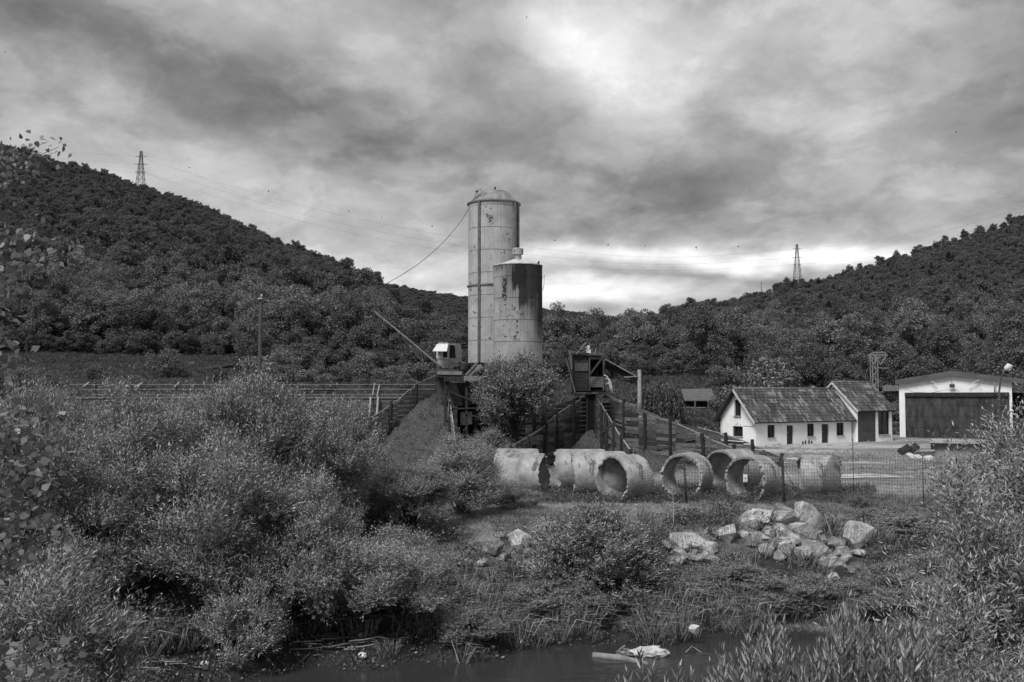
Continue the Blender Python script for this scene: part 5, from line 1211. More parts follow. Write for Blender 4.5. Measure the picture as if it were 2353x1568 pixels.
# ------------------------------------------------------------------ wire fence
def fence():
    Yf = lambda px: 41.3+(px-1577)*-.0006
    e = empty('wire_fence', (P(1577, 1150, 41.3).x, 41.3, 0), 'rusty square mesh fence in front of the concrete pipes and the yard', 'wire fence')
    pxs = np.linspace(1470, 2420, 150); m = MB(); w_ = .011
    top = lambda px: 1.93+.05*math.sin(px*.02)+(-.5*max(0, (1577-px)/107)**1.0)+.10*float(np.interp(px, [1577, 1700, 1800, 1960, 2120, 2285, 2420], [0, -.5, .3, -.2, .5, -.1, .3]))
    def pt(px, z): p = P(px, 1100, Yf(px)); return Vector((p.x+.02*math.sin(z*3+px), p.y+.03*math.sin(px*.05+z), z+.03*math.sin(px*.045)))
    for i, px in enumerate(pxs):
        m.tube([pt(px, z) for z in (0, .5, 1.0, 1.5, top(px))], w_/2, 3, False)
    nz = 14
    for j in range(nz):
        m.tube([pt(px, .05+(top(px)-.05)*j/(nz-1)) for px in pxs[::3]], w_/2, 3, False)
    m.build('mesh_panel', WIRE, e)
    for px, h_, w2, tilt in [(1577, 2.05, .07, -.1), (1801, 2.1, .11, -.08), (1960, 2.75, .03, 0), (2120, 2.1, .035, 0), (2285, 2.1, .035, 0), (2420, 2.1, .035, 0)]:
        p = P(px, 1100, Yf(px)); MB().tube([(p.x, p.y-.05, -.2), (p.x+tilt, p.y-.05, h_)], w2/2, 8).build('post', M('fence_post', .02, .05), e)
    p = P(1803, 1100, Yf(1803)); MB().tube([(p.x, p.y, 1.5), (p.x+.95, p.y+.4, -.05)], .012, 4).build('stay_wire', WIRE, e)
    # warning sign tied to the mesh
    Y = Yf(1712)-.05; A = P(1708, 1108, Y); B = P(1717, 1090, Y); s = empty('warning_sign', (A+B)/2, 'small white camera warning sign tied to the wire fence', 'sign')
    MB().box(A.x, B.x, Y-.004, Y+.004, A.z, B.z).build('board', M('sign_white', .75, .82, rough=.5), s)
    INK = M('sign_ink', .02, .03); c = (A+B)/2+Vector((0, -.006, -.01)); m = MB(); n = 20; R = .058
    for i in range(n):
        a0, a1 = 2*PI*i/n, 2*PI*(i+1)/n; m.quad(*[c+Vector((math.cos(a)*q, 0, math.sin(a)*q)) for a, q in ((a0, R), (a1, R), (a1, R-.011), (a0, R-.011))])
    m.quad(*[c+Vector((a, 0, b)) for a, b in ((-.032, .0), (.02, -.022), (.03, .008), (-.02, .03))]); m.quad(*[c+Vector((a, 0, b)) for a, b in ((-.005, -.012), (.008, -.016), (.006, -.04), (-.006, -.04))])
    m.build('camera_symbol', INK, s)
    m = MB(); w2 = (B.x-A.x)
    for zz, l in ((B.z-.03, .62), (A.z+.028, .7), (A.z+.05, .5)): m.box(c.x-w2*l/2, c.x+w2*l/2, Y-.007, Y-.005, zz-.006, zz+.006)
    m.build('lettering', INK, s)
fence()
# ------------------------------------------------------------------ houses
def tile_mat(name='roof_tiles'):
    m = bpy.data.materials.new(name); m.use_nodes = True; b = NB(m.node_tree); pr = b.N['Principled BSDF']; pr.inputs['Roughness'].default_value = .85
    uv = b.n('ShaderNodeTexCoord').outputs['UV']; sep = b.n('ShaderNodeSeparateXYZ'); b.L.new(uv, sep.inputs[0])
    cb = b.n('ShaderNodeCombineXYZ'); b.L.new(b.m('FLOOR', sep.outputs[0]), cb.inputs[0]); b.L.new(b.m('FLOOR', b.m('MULTIPLY', sep.outputs[1], .8)), cb.inputs[1])
    wn = b.n('ShaderNodeTexWhiteNoise', noise_dimensions='2D'); b.L.new(cb.outputs[0], wn.inputs['Vector'])
    big = b.noise(b.scale(uv, 1, 1.6, 1), .11, 3, .6); t = b.m('ADD', wn.outputs['Value'], b.m('MULTIPLY', b.m('SUBTRACT', big, .5), 1.5))
    v = b.mapr(t, 0, .84, .035, .12); v = b.mix(b.mapr(t, .84, .96, 0, 1), v, .23)
    cr = b.m('FRACT', sep.outputs[0]); v = b.m('MULTIPLY', v, b.mapr(b.m('ABSOLUTE', b.m('SUBTRACT', cr, .5)), .2, .5, 1, .25))
    v = b.m('MULTIPLY', v, b.mapr(b.noise(b.scale(uv, 3, 3, 1), 1, 4, .6), .3, .7, .75, 1.2))
    c = b.n('ShaderNodeCombineColor')
    for i in range(3): b.L.new(v, c.inputs[i])
    b.L.new(c.outputs[0], pr.inputs['Base Color']); return m
TILE = tile_mat()
def roof_slope(a, b_, c, d, parent, name='roof_slope', col_w=.24, rowh=.36, thick=.10):
    """a-b eave left to right, d-c ridge; real tile relief"""
    a, b_, c, d = map(Vector, (a, b_, c, d)); nc = int((b_-a).length/col_w); nr = int((d-a).length/rowh); N_ = (b_-a).cross(d-a).normalized()
    if N_.z < 0: N_ = -N_
    S = 4; vs = []; uvs = []; fs = []
    rows = []
    for j in range(nr):
        rows += [(j/nr, j, .025), ((j+1)/nr-.002, j+.999, .0)]
    nx = nc*S+1
    for f, vv, lift in rows:
        for i in range(nx):
            g = i/(nc*S); p = (a.lerp(b_, g)).lerp(d.lerp(c, g), f); h = .045*abs(math.sin(PI*i/S))+lift
            vs.append(p+N_*h); uvs.append((i/S, vv))
    for j in range(len(rows)-1):
        for i in range(nx-1): fs.append((j*nx+i, j*nx+i+1, (j+1)*nx+i+1, (j+1)*nx+i))
    o0 = len(vs)
    for q in (a, b_, c, d): vs.append(q-N_*thick); uvs.append((0, 0))
    fs.append((o0+3, o0+2, o0+1, o0))
    for q0, q1 in ((a, b_), (b_, c), (d, a)):
        k = len(vs); vs += [q0-N_*thick, q1-N_*thick, q1+N_*.02, q0+N_*.02]; uvs += [(0, 0)]*4; fs.append((k, k+1, k+2, k+3))
    m = MB(); m.add(vs, fs); o = m.build(name, TILE, parent); ul = o.data.uv_layers.new(name='UVMap')
    for l in o.data.loops: ul.data[l.index].uv = uvs[l.vertex_index]
    return o
def wall_with_holes(A, u, w, z0, z1, holes, nin, t=.25):
    """wall from A along unit u for w metres; holes [(s0, s1, h0, h1)] cut through; nin points inwards"""
    A = Vector(A); m = MB(); xs = sorted({0, w, *[h[0] for h in holes], *[h[1] for h in holes]}); zs = sorted({z0, z1, *[h[2] for h in holes], *[h[3] for h in holes]})
    for x0, x1 in zip(xs, xs[1:]):
        for a, b_ in zip(zs, zs[1:]):
            if any(h[0] <= x0+1e-6 and h[1] >= x1-1e-6 and h[2] <= a+1e-6 and h[3] >= b_-1e-6 for h in holes): continue
            c = A+u*(x0+x1)/2+nin*t/2; c.z = (a+b_)/2; m.obox(c, u*(x1-x0)/2, nin*t/2, (0, 0, (b_-a)/2))
    return m
def window(root, A, u, nin, s0, s1, h0, h1, inset=.16, bars=(1, 0), fmat=None, sill=True, name='window'):
    A = Vector(A); fmat = fmat or DOORM; at = lambda s, h, d: Vector(((A+u*s+nin*d).x, (A+u*s+nin*d).y, h))
    m = MB(); w_ = .07
    for p, q in ((at(s0+w_/2, h0, inset), at(s0+w_/2, h1, inset)), (at(s1-w_/2, h0, inset), at(s1-w_/2, h1, inset)), (at(s0+w_, h1-w_/2, inset), at(s1-w_, h1-w_/2, inset)), (at(s0+w_, h0+w_/2, inset), at(s1-w_, h0+w_/2, inset))): m.bar(p, q, w_, w_)
    for i in range(bars[0]): s = s0+(s1-s0)*(i+1)/(bars[0]+1); m.bar(at(s, h0+w_, inset), at(s, h1-w_, inset), .05, .05)
    for i in range(bars[1]): h = h0+(h1-h0)*(i+1.2)/(bars[1]+1); m.bar(at(s0+w_, h, inset+.02), at(s1-w_, h, inset+.02), .05, .05)
    f = m.build(name, fmat, root)
    m = MB(); m.quad(at(s0+.02, h0+.02, inset+.045), at(s1-.02, h0+.02, inset+.045), at(s1-.02, h1-.02, inset+.045), at(s0+.02, h1-.02, inset+.045)); m.build('pane', GLASS, f)
    if sill: m = MB(); m.obox(at((s0+s1)/2, h0-.03, .02), u*(s1-s0+.1)/2, nin*.14, (0, 0, .03)); m.build('sill', M('sill_concrete', .3, .4), f)
    return f
def house():
    Fl, Fr = G(1737, 1024), G(1957, 1016); u = (Fr-Fl); Wd = u.length; u.normalize(); v = Vector((-u.y, u.x, 0)); D = 4.5
    e = empty('white_house', Fl, 'long low white house with a patchy tiled roof and two narrow doors', 'house')
    ez = P(1737, 962, Fl.y).z+.05; rz = 4.85
    def s_at(px):       # along the front wall
        k = (px-CW/2)/F/CP; return (k*Fl.y-Fl.x)/(u.x-k*u.y)
    def z_at(px, py): s = s_at(px); return P(px, py, (Fl+u*s).y).z
    wins = [(1761, 1778, 977, 1006), (1852, 1868, 974, 1003), (1919, 1936, 972, 1001)]; doors = [(1805, 1820, 978, 1026), (1885, 1901, 975, 1021)]
    H = [(s_at(a), s_at(b), z_at(a, d), z_at(a, c)) for a, b, c, d in wins]; Dd = [(s_at(a), s_at(b), -.05, z_at(a, c)) for a, b, c, d in doors]
    m = wall_with_holes(Fl, u, Wd, -.2, ez, H+Dd, v)
    # gable wall: lower rectangle with a window hole, upper triangle with a tall opening
    g0, g1 = 1.62, 2.92   # window from the back corner direction, measured from the front corner
    gz0, gz1 = P(1697, 1003, 89).z, P(1697, 980, 89).z
    m2 = wall_with_holes(Fl+v*.25, v, D-.25, -.2, ez-.05, [(g0-.25, g1-.25, gz0, gz1)], u)
    m.v, m.f, m.sm = m.v, m.f, m.sm; m.add(m2.v, m2.f)
    # triangle pieces around the loft opening
    lo0, lo1 = D/2-.42, D/2+.42; lz0, lz1 = P(1697, 956, 89).z, P(1697, 919, 89).z
    zr = lambda s: ez+(rz-ez)*(1-abs(s-D/2)/(D/2))
    def poly(pts): m.slab([Fl+v*s+Vector((0, 0, z)) for s, z in pts], u*.25)
    poly([(0.0, ez-.05), (lo0, ez-.05), (lo0, zr(lo0)-.05), (0, ez-.02)]); poly([(lo1, ez-.05), (D, ez-.05), (D, ez-.02), (lo1, zr(lo1)-.05)])
    poly([(lo0, ez-.05), (lo1, ez-.05), (lo1, lz0), (lo0, lz0)]); poly([(lo0, lz1), (lo1, lz1), (lo1, zr(lo1)-.05), (D/2, rz-.07), (lo0, zr(lo0)-.05)])
    m.obox(Fl+u*Wd/2+v*(D-.12)+Vector((0, 0, ez/2-.1)), u*Wd/2, v*.12, (0, 0, ez/2+.1)); m.build('wall', PLAS, e)
    for h in H: window(e, Fl, u, v, *h)
    for h in Dd:
        m = MB(); c = Fl+u*(h[0]+h[1])/2+v*.14; c.z = (h[3]-.05)/2; m.obox(c, u*(h[1]-h[0])/2*.94, v*.03, (0, 0, (h[3]+.05)/2*.985))
        for zz in (.55, 1.3): c2 = c.copy()-v*.035; c2.z = zz; m.obox(c2, u*(h[1]-h[0])*.32, v*.012, (0, 0, .26))
        dd = m.build('door', DOORM, e); p = Fl+u*(h[0]+.14)+v*.08; p.z = 1.02; MB().tube([p, p+u*.12], .02, 6).build('handle', FRAMEW, dd)
        q = Fl+u*((h[0]+h[1])/2-.1)-v*.1; q.z = h[3]+.26; MB().lathe([(.05, .1), (.10, .06), (.10, -.05), (.04, -.09)], q, 10).build('lamp', FRAMEW, e)
    window(e, Fl, v, u, g0, g1, gz0, gz1, bars=(1, 0))
    window(e, Fl, v, u, lo0, lo1, lz0, lz1, bars=(1, 1), name='loft_window')
    ov = .45; al = .55; dr = (rz-ez)/(D/2)
    a = Fl-u*al-v*ov+Vector((0, 0, ez-ov*dr)); b_ = Fr+u*.25-v*ov+Vector((0, 0, ez-ov*dr)); c = Fr+u*.25+v*D/2+Vector((0, 0, rz)); d = Fl-u*al+v*D/2+Vector((0, 0, rz))
    for q in (a, b_, c, d): q.z += .08
    roof_slope(a, b_, c, d, e)
    a2 = Fr+u*.25+v*(D+ov)+Vector((0, 0, ez-ov*dr+.08)); b2 = Fl-u*al+v*(D+ov)+Vector((0, 0, ez-ov*dr+.08)); roof_slope(a2, b2, d, c, e)
    m = MB(); m.tube([d+Vector((0, 0, .05)), c+Vector((0, 0, .05))], .09, 8); m.build('ridge_tiles', M('ridge', .08, .25, scale=4, coord='Position'), e)
    m = MB(); dn = Vector((0, 0, .06)); m.bar(a-u*.03-dn, d-u*.03-dn, .05, .17); m.build('verge_board', CONCW, e)
    m = MB(); m.bar(b2-u*.03-dn, d-u*.03-dn, .05, .17); m.build('verge_board', DOORM, e)
    # hanging wires and twig on the gable
    m = MB()
    for s_, l in ((D/2-.35, 1.0), (D/2, .8), (D/2+.2, .95)):
        p = Fl+v*s_-u*.04; m.tube([Vector((p.x, p.y, lz0)), Vector((p.x+.08, p.y, lz0-l*.6)), Vector((p.x-.03, p.y, lz0-l))], .014, 4)
    p = Fl+v*.2-u*.03; q = Fl+v*1.5-u*.03; m.tube([Vector((p.x, p.y, 1.62)), Vector((q.x, q.y, 1.66))], .014, 4); p2 = Fl+v*.3-u*.03; m.tube([Vector((p2.x, p2.y, 1.62)), Vector((p2.x, p2.y, ez-.1))], .014, 4)
    m.build('cable', WIRE, e)
    # annex
    Al = Fr+u*.30-v*.45; u2, v2 = u.copy(), v.copy(); D2 = 5.6; kk = (2046-CW/2)/F/CP; W2 = (kk*Al.y-Al.x)/(u2.x-kk*u2.y); Ar = Al+u2*W2
    an = empty('annex_house', Al, 'tiled annex with grey double door and large window, joined to the white house', 'house')
    ez2 = P(2046, 943, Ar.y).z+.12; rz2 = ez2+2.45; sd = lambda px: (((px-CW/2)/F/CP)*Al.y-Al.x)/(u2.x-((px-CW/2)/F/CP)*u2.y)
    s1 = sd(2009); w0, w1 = sd(2014.5), sd(2042); wz0, wz1 = P(2028, 998, Ar.y).z, P(2028, 945, Ar.y).z
    m = wall_with_holes(Al, u2, W2+.0, -.2, ez2, [(.05, s1, -.2, ez2-.08), (w0, w1-.12, wz0, min(wz1, ez2-.06))], v2)
    m.obox(Al+u2*(W2-.125)+v2*(D2/2+.12)+Vector((0, 0, ez2/2)), u2*.12, v2*(D2/2-.13), (0, 0, ez2/2)); m.obox(Al+u2*.12+v2*(D2/2+.12)+Vector((0, 0, ez2/2)), u2*.12, v2*(D2/2-.13), (0, 0, ez2/2))
    for s_ in (0, W2-.25): m.slab([Al+u2*s_+v2*.0+Vector((0, 0, ez2)), Al+u2*s_+v2*D2+Vector((0, 0, ez2)), Al+u2*s_+v2*D2/2+Vector((0, 0, rz2-.1))], u2*.24)
    m.build('wall', PLAS, an)
    GD = M('grey_door', .045, .08, scale=2, coord='Position', rough=.6)
    for k in range(2):
        x0, x1 = .06+(s1-.07)*k/2, .06+(s1-.07)*(k+1)/2-.02; m = MB(); c = Al+u2*(x0+x1)/2+v2*.06; c.z = (ez2-.1)/2; m.obox(c, u2*(x1-x0)/2, v2*.03, (0, 0, (ez2-.1)/2))
        for zz in (1.05, 2.05): c2 = c-v2*.04; c2.z = zz; m.obox(c2, u2*(x1-x0)/2, v2*.008, (0, 0, .012))
        dd = m.build('door', GD, an)
        if k: p = Al+u2*(x0+.08)+v2*.0; MB().tube([Vector((p.x, p.y, .95)), Vector((p.x, p.y, 1.2))], .018, 6).build('handle', POST, dd)
    window(an, Al, u2, v2, w0, w1-.12, wz0, min(wz1, ez2-.06), bars=(1, 1), inset=.12)
    ov = .3; al = .2; dr = (rz2-ez2)/(D2/2)
    a = Al-u2*al-v2*ov+Vector((0, 0, ez2-ov*dr+.1)); b_ = Ar+u2*.45-v2*ov+Vector((0, 0, ez2-ov*dr+.1)); c = Ar+u2*.45+v2*D2/2+Vector((0, 0, rz2+.1)); d = Al-u2*al+v2*D2/2+Vector((0, 0, rz2+.1))
    roof_slope(a, b_, c, d, an); a2 = Ar+u2*.45+v2*(D2+ov)+Vector((0, 0, ez2-ov*dr+.1)); b2 = Al-u2*al+v2*(D2+ov)+Vector((0, 0, ez2-ov*dr+.1)); roof_slope(a2, b2, d, c, an)
    m = MB(); m.tube([d+Vector((0, 0, .05)), c+Vector((0, 0, .05))], .09, 8); m.build('ridge_tiles', MATS['ridge'], an)
    m = MB(); m.bar(a-u2*.03-dn, d-u2*.03-dn, .05, .17); m.bar(b2-u2*.03-dn, d-u2*.03-dn, .05, .17); m.build('verge_board', CONCW, an)
    # bottles and stubs standing along the foot of the wall
    for i, px in enumerate((1832, 1838, 1846, 1852, 1865, 1872)):
        s_ = s_at(px); p = Fl+u*s_-v*.5; m = MB(); h_ = .30+.06*(i % 3); m.lathe([(.07, 0), (.08, h_*.7), (.03, h_*.85), (.03, h_)], p, 8)
        tag(m.build('jar', M('pale_jar', .5, .7) if i > 3 else POST, loc=p), ['dark', 'pale'][i > 3]+' jar standing at the foot of the white house wall', 'jar', 'jars by the house wall')
house()

def hangar():
    A, B = G(2068, 1005), G(2328, 1010); u = B-A; W_ = u.length; u.normalize(); v = Vector((-u.y, u.x, 0)); D = 22
    e = empty('hangar', A, 'large white hangar with a rust dark sliding gate and a low gable roof', 'hangar')
    s = lambda px: (((px-CW/2)/F/CP)*A.y-A.x)/(u.x-((px-CW/2)/F/CP)*u.y)
    z = lambda px, py: P(px, py, (A+u*s(px)).y).z
    ezl, pz, ezr = z(2068, 881), z(2187, 861), z(2330, 877); sp = s(2187); d0, d1 = s(2077), s(2316); dz = z(2200, 905)
    m = MB(); m.obox(A+u*d0/2+v*.15+Vector((0, 0, ezl/2-.1)), u*d0/2, v*.15, (0, 0, ezl/2+.1)); m.obox(A+u*(d1+W_)/2+v*.15+Vector((0, 0, ezr/2-.1)), u*(W_-d1)/2, v*.15, (0, 0, ezr/2+.1))
    m.slab([A+u*d0+Vector((0, 0, dz)), A+u*d1+Vector((0, 0, dz)), A+u*d1+Vector((0, 0, ezr)), A+u*sp+Vector((0, 0, pz)), A+u*d0+Vector((0, 0, ezl))], v*.3)
    m.obox(A+v*(D/2+.3)+u*.15+Vector((0, 0, ezl/2)), u*.14, v*(D/2-.2), (0, 0, ezl/2)); m.obox(A+v*(D/2+.3)+u*(W_-.15)+Vector((0, 0, ezr/2)), u*.14, v*(D/2-.2), (0, 0, ezr/2)); m.build('wall', PLAS, e)
    RM = M('hangar_roof', .13, .22, scale=1.5, stretch=(4, .3, 1), coord='Position', rough=.6); FA = M('roof_fascia', .07, .12, scale=1, coord='Position', rough=.6)
    L0, R0 = s(2056), W_+3.8; zl, zr_ = ezl-.05, z(2353, 880)-.15
    o = v*-.4
    for (s0, z0, s1, z1) in ((L0, zl, sp, pz), (sp, pz, R0, pz-(pz-ezr)*(R0-sp)/(W_-sp))):
        m = MB(); m.slab([A+u*s0+o+Vector((0, 0, z0+.3)), A+u*s1+o+Vector((0, 0, z1+.3)), A+u*s1+v*D+Vector((0, 0, z1+.55)), A+u*s0+v*D+Vector((0, 0, z0+.55))], (0, 0, .06)); m.build('roof', RM, e)
        m = MB(); m.slab([A+u*s0+o-v*.02+Vector((0, 0, z0-.12)), A+u*s1+o-v*.02+Vector((0, 0, z1-.12)), A+u*s1+o-v*.02+Vector((0, 0, z1+.38)), A+u*s0+o-v*.02+Vector((0, 0, z0+.38))], v*-.05); m.build('fascia', FA, e)
    GT_ = M('rusty_gate', .02, .075, scale=2.2, stretch=(1, 1, .35), coord='Position', rough=.85, c2=.015, thr=.58, s2=1.6, st2=(2, 2, .4))
    n = 8
    for k in range(2):
        m = MB(); x0, x1 = d0+(d1-d0)*k/2, d0+(d1-d0)*(k+1)/2-.03
        for i in range(4):
            for j in range(4):
                xa, xb = x0+(x1-x0)*i/4+.012, x0+(x1-x0)*(i+1)/4-.012; za, zb_ = -.1+(dz)*j/4+.012, -.1+(dz)*(j+1)/4-.012
                c = A+u*(xa+xb)/2-v*(.06+.006*((i*3+j*5) % 4)); c.z = (za+zb_)/2; m.obox(c, u*(xb-xa)/2, v*.02, (0, 0, (zb_-za)/2))
        c = A+u*(x0+x1)/2-v*.02; c.z = dz/2; m.obox(c, u*(x1-x0)/2, v*.015, (0, 0, dz/2)); m.build('gate_leaf', GT_, e)
    m = MB(); m.slab([A+u*d0-v*.05+Vector((0, 0, dz-.28)), A+u*d1-v*.05+Vector((0, 0, dz-.28)), A+u*d1-v*.05+Vector((0, 0, dz+.14)), A+u*d0-v*.05+Vector((0, 0, dz+.1))], v*-.22); m.build('gate_rail_hood', POST, e)
    # floodlight, struts, cables, gutter pipe
    m = MB(); p = A+u*s(2186)-v*.35; c = Vector((p.x, p.y, z(2186, 887))); m.obox(c, u*.24, v*.10-Vector((0, 0, .05)), (0, 0, .12)); m.bar(c+Vector((0, 0, .1)), c+v*.35+Vector((0, 0, .25)), .05); m.build('floodlight', STEEL, e)
    m = MB()
    for a_, b_ in (((2140, 876), (2152, 882)), ((2225, 885), (2250, 873))): m.bar(P(a_[0], a_[1], (A+u*s(a_[0])).y-.35), P(b_[0], b_[1], (A+u*s(b_[0])).y-.35), .07)
    m.build('strut', CONCW, e)
    m = MB()
    for pts in ([(2078, 894), (2100, 902), (2140, 903), (2182, 895)], [(2187, 870), (2187, 884)], [(2192, 894), (2204, 900)]): m.tube([P(a_, b_, (A+u*s(a_)).y-.4) for a_, b_ in pts], .016, 4)
    m.build('cable', WIRE, e)
    m = MB(); m.tube([P(2286, 879, (A+u*s(2286)).y-.3), P(2285, 907, (A+u*s(2285)).y-.3)], .06, 6); m.build('downpipe', STEELG, e)
    # open bay at the right with a roof truss
    m = MB(); x0 = W_+.02; z0 = z(2340, 882)
    m.bar(A+u*x0+Vector((0, 0, z0)), A+u*(x0+3.6)+Vector((0, 0, z0-.1)), .12); m.bar(A+u*x0+Vector((0, 0, z0-.75)), A+u*(x0+3.6)+Vector((0, 0, z0-.75)), .1)
    for i in range(6): m.bar(A+u*(x0+.6*i)+Vector((0, 0, z0-.75*(i % 2))), A+u*(x0+.6*(i+1))+Vector((0, 0, z0-.75*((i+1) % 2))), .06)
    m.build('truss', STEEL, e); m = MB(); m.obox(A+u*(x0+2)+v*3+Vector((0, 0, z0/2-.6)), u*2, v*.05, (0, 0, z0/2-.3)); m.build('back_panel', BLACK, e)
    MB().bar(A+u*(x0+3.6)+Vector((0, 0, -.1)), A+u*(x0+3.6)+Vector((0, 0, z0)), .2).build('post', STEEL, e)
hangar()

def yard_things():
    # open shed
    Y = 104; k = lambda px, py, dy=0: P(px, py, Y+dy); e = empty('open_shed', onpx(1598, Y), 'open timber shed with a dull sheet roof on the slope left of the white house', 'shed')
    m = MB(); m.slab([k(1558, 922), k(1645, 922), k(1634, 895, 3.0), k(1546, 896, 3.0)], (0, 0, .08)); m.build('roof', M('shed_roof', .07, .13, scale=3, coord='Position'), e)
    for px in (1564, 1597, 1628, 1640): MB().bar(k(px, 946), k(px, 922), .14).build('post', WOOD, e)
    m = MB(); m.bar(k(1562, 937, .1), k(1642, 937, .1), .1); m.bar(k(1562, 941, .1), k(1642, 941, .1), .06); m.build('rail', WOODL, e)
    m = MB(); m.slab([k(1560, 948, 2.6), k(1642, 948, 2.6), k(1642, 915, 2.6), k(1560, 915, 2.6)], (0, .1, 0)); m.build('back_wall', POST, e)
    # booth with a slab roof
    p = G(2203, 1070); Y = p.y; k = lambda px, py, dy=0: P(px, py, Y+dy); e = empty('concrete_booth', p, 'low concrete booth with a flat overhanging dark slab roof', 'booth')
    x = lambda px: k(px, 1040).x; z = lambda py: k(2200, py).z
    MB().box(x(2152), x(2255), Y, Y+2.2, -.1, z(1022)).build('wall', M('booth_plaster', .17, .27, scale=1.5, coord='Position', bump=.3, rough=.9), e)
    m = MB(); m.box(x(2141), x(2263), Y-.35, Y+2.6, z(1019), z(1013.5)); m.build('roof', CONC, e)
    m = MB(); m.box(x(2144), x(2152)-.01, Y-.3, Y+2.5, z(1034), z(1019)); m.box(x(2255)+.01, x(2262), Y-.3, Y+2.5, z(1032), z(1019)); m.box(x(2144), x(2262), Y-.3, Y-.22, z(1024), z(1019)); m.build('roof_edge', POST, e)
    m = MB(); m.tube([k(2190, 1034, -.02), k(2190, 1034, .1)], .06, 10); m.build('vent_hole', POST, e); e.rotation_euler[2] = -math.atan2(p.x, p.y)
    # dark blocks and beam left of it
    for px, w_, lab in ((2084, 26, 'dark tilted timber bundle lying left of the booth'), (2105, 20, 'smaller dark timber bundle leaning behind the other one')):
        p = G(px, 1050 if px == 2084 else 1046); m = MB(); s_ = w_/F*p.y
        for i in range(5):
            o = Vector((0, i*.16, .10+.05*i)); m.bar(p+o+Vector((-s_/2, 0, .05)), p+o+Vector((s_/2, .2, .52)), .15, .13)
            m.bar(p+o+Vector((-s_/2+.1, .05, .2)), p+o+Vector((s_/2, .25, .36)), .13, .12)
        tag(m.build('timber_bundle', POST, loc=p), lab, 'timber')
    p = G(2128, 1052); m = MB(); m.bar(G(2108, 1052)+Vector((0, 0, .3)), G(2152, 1051)+Vector((0, 0, .33)), .3, .22); m.bar(G(2140, 1056), G(2140, 1056)+Vector((0, 0, .28)), .1)
    tag(m.build('low_beam', WOOD, loc=p), 'low horizontal beam resting between the timber bundles and the booth', 'beam')
    for i, (px, py, w_) in enumerate([(2143, 1062, 24), (2118, 1060, 14), (2100, 1056, 12)]):
        p = G(px, py); s_ = w_/F*p.y; m = MB(); m.slab([p+Vector((-s_/2, 0, .02)), p+Vector((s_/2, -.3, .03)), p+Vector((s_*.4, .9, .28)), p+Vector((-s_*.4, 1.0, .22))], (0, 0, .12))
        tag(m.build('concrete_slab', CONCW, loc=p), ['largest', 'middle', 'smallest'][i]+' of the pale broken slabs by the low beam', 'slab', 'broken slabs by the beam')
    # pale ground patches
    def patch(pts, nm, mt, z=.05):
        n = len(pts); m = MB(); c = sum((G(a, b, z) for a, b in pts), Vector())/n; rr = random.Random(n); out = []
        for i in range(n):
            a, b = G(*pts[i], z), G(*pts[(i+1) % n], z)
            for j in range(6): q = a.lerp(b, j/6); q += (q-c)*rr.uniform(-.09, .06); q.z = float(hgt(q.x, q.y))+.035; out.append(q)
        cc = c.copy(); cc.z = float(hgt(c.x, c.y))+.05; m.add([cc]+out, [(0, i+1, (i+1) % len(out)+1) for i in range(len(out))]); o = m.build(nm, mt); o['kind'] = 'structure'
    CP_ = M('bare_concrete_ground', .35, .52, scale=1.5, coord='Position', rough=.95)
    patch([(1915, 1089), (2000, 1087), (2105, 1094), (2100, 1097), (1990, 1097), (1930, 1099)], 'concrete_patch', CP_)
    patch([(2020, 1045), (2110, 1040), (2160, 1038), (2165, 1044), (2040, 1050)], 'concrete_patch', CP_)
    patch([(2120, 1094), (2240, 1095), (2238, 1097), (2125, 1097)], 'concrete_patch', CP_)
    patch([(2255, 1035), (2353, 1034), (2353, 1042), (2256, 1042)], 'concrete_patch', CP_)
    patch([(1805, 1050), (1850, 1050), (1845, 1056), (1808, 1056)], 'concrete_patch', CP_)
    patch([(1240, 1192), (1400, 1186), (1640, 1188), (1560, 1200), (1250, 1206)], 'dirt_path', M('trodden_dirt', .16, .30, scale=3, coord='Position', rough=1))
    patch([(1900, 1125), (2010, 1118), (2120, 1124), (2150, 1132), (1990, 1138), (1920, 1136)], 'dirt_patch', MATS['trodden_dirt'])
    # street lamp
    p = G(2299, 1056); Y = p.y; k = lambda px, py: P(px, py, Y); e = empty('street_lamp', p, 'tall curved street lamp in front of the hangar', 'street lamp')
    MB().tube([Vector((p.x, p.y, -.1)), k(2297, 960), k(2296, 900), k(2299, 875), k(2303, 862), k(2310, 850)], [.11, .085, .065, .055, .05, .045], 10).build('pole', STEEL, e)
    m = MB(); m.tube([k(2309, 851), k(2312, 847), k(2318, 842), k(2325, 843)], [.06, .17, .22, .12], 12); m.build('lamp_head', M('lamp_shell', .5, .65), e)
    m = MB(); m.tube([k(2313, 850), k(2318, 849), k(2324, 848)], [.06, .17, .08], 10); m.build('lamp_glass', M('lamp_glass', .25, .4, rough=.3), e)
    m = MB(); m.bar((p.x, p.y, 0), (p.x, p.y, .9), .26); m.build('base', STEELG, e)
    # wooden pole at the left, pale pole beside the cabin
    Y = 58; p = onpx(597, Y); e = empty('wooden_pole', p, 'tall dark wooden pole rising from the willows at the left', 'pole')
    q = P(599, 675, Y); MB().tube([Vector((p.x, p.y, p.z-.2)), q], [.15, .09], 10).build('shaft', M('pole_wood', .03, .07, scale=6, stretch=(1, 1, .15)), e)
    m = MB(); m.bar(q+Vector((-.12, -.15, -.3)), q+Vector((.12, -.15, -.3)), .08); m.tube([q+Vector((.1, -.15, -.25)), q+Vector((.1, -.15, -.05))], .05, 6); m.build('insulator', CONCW, e)
    Y = 66; a, b = P(1470, 942, Y), P(1469, 850, Y); p = on(a.x, Y); e = empty('pale_pole', p, 'bleached pole with a side arm right of the timber cabin', 'pole')
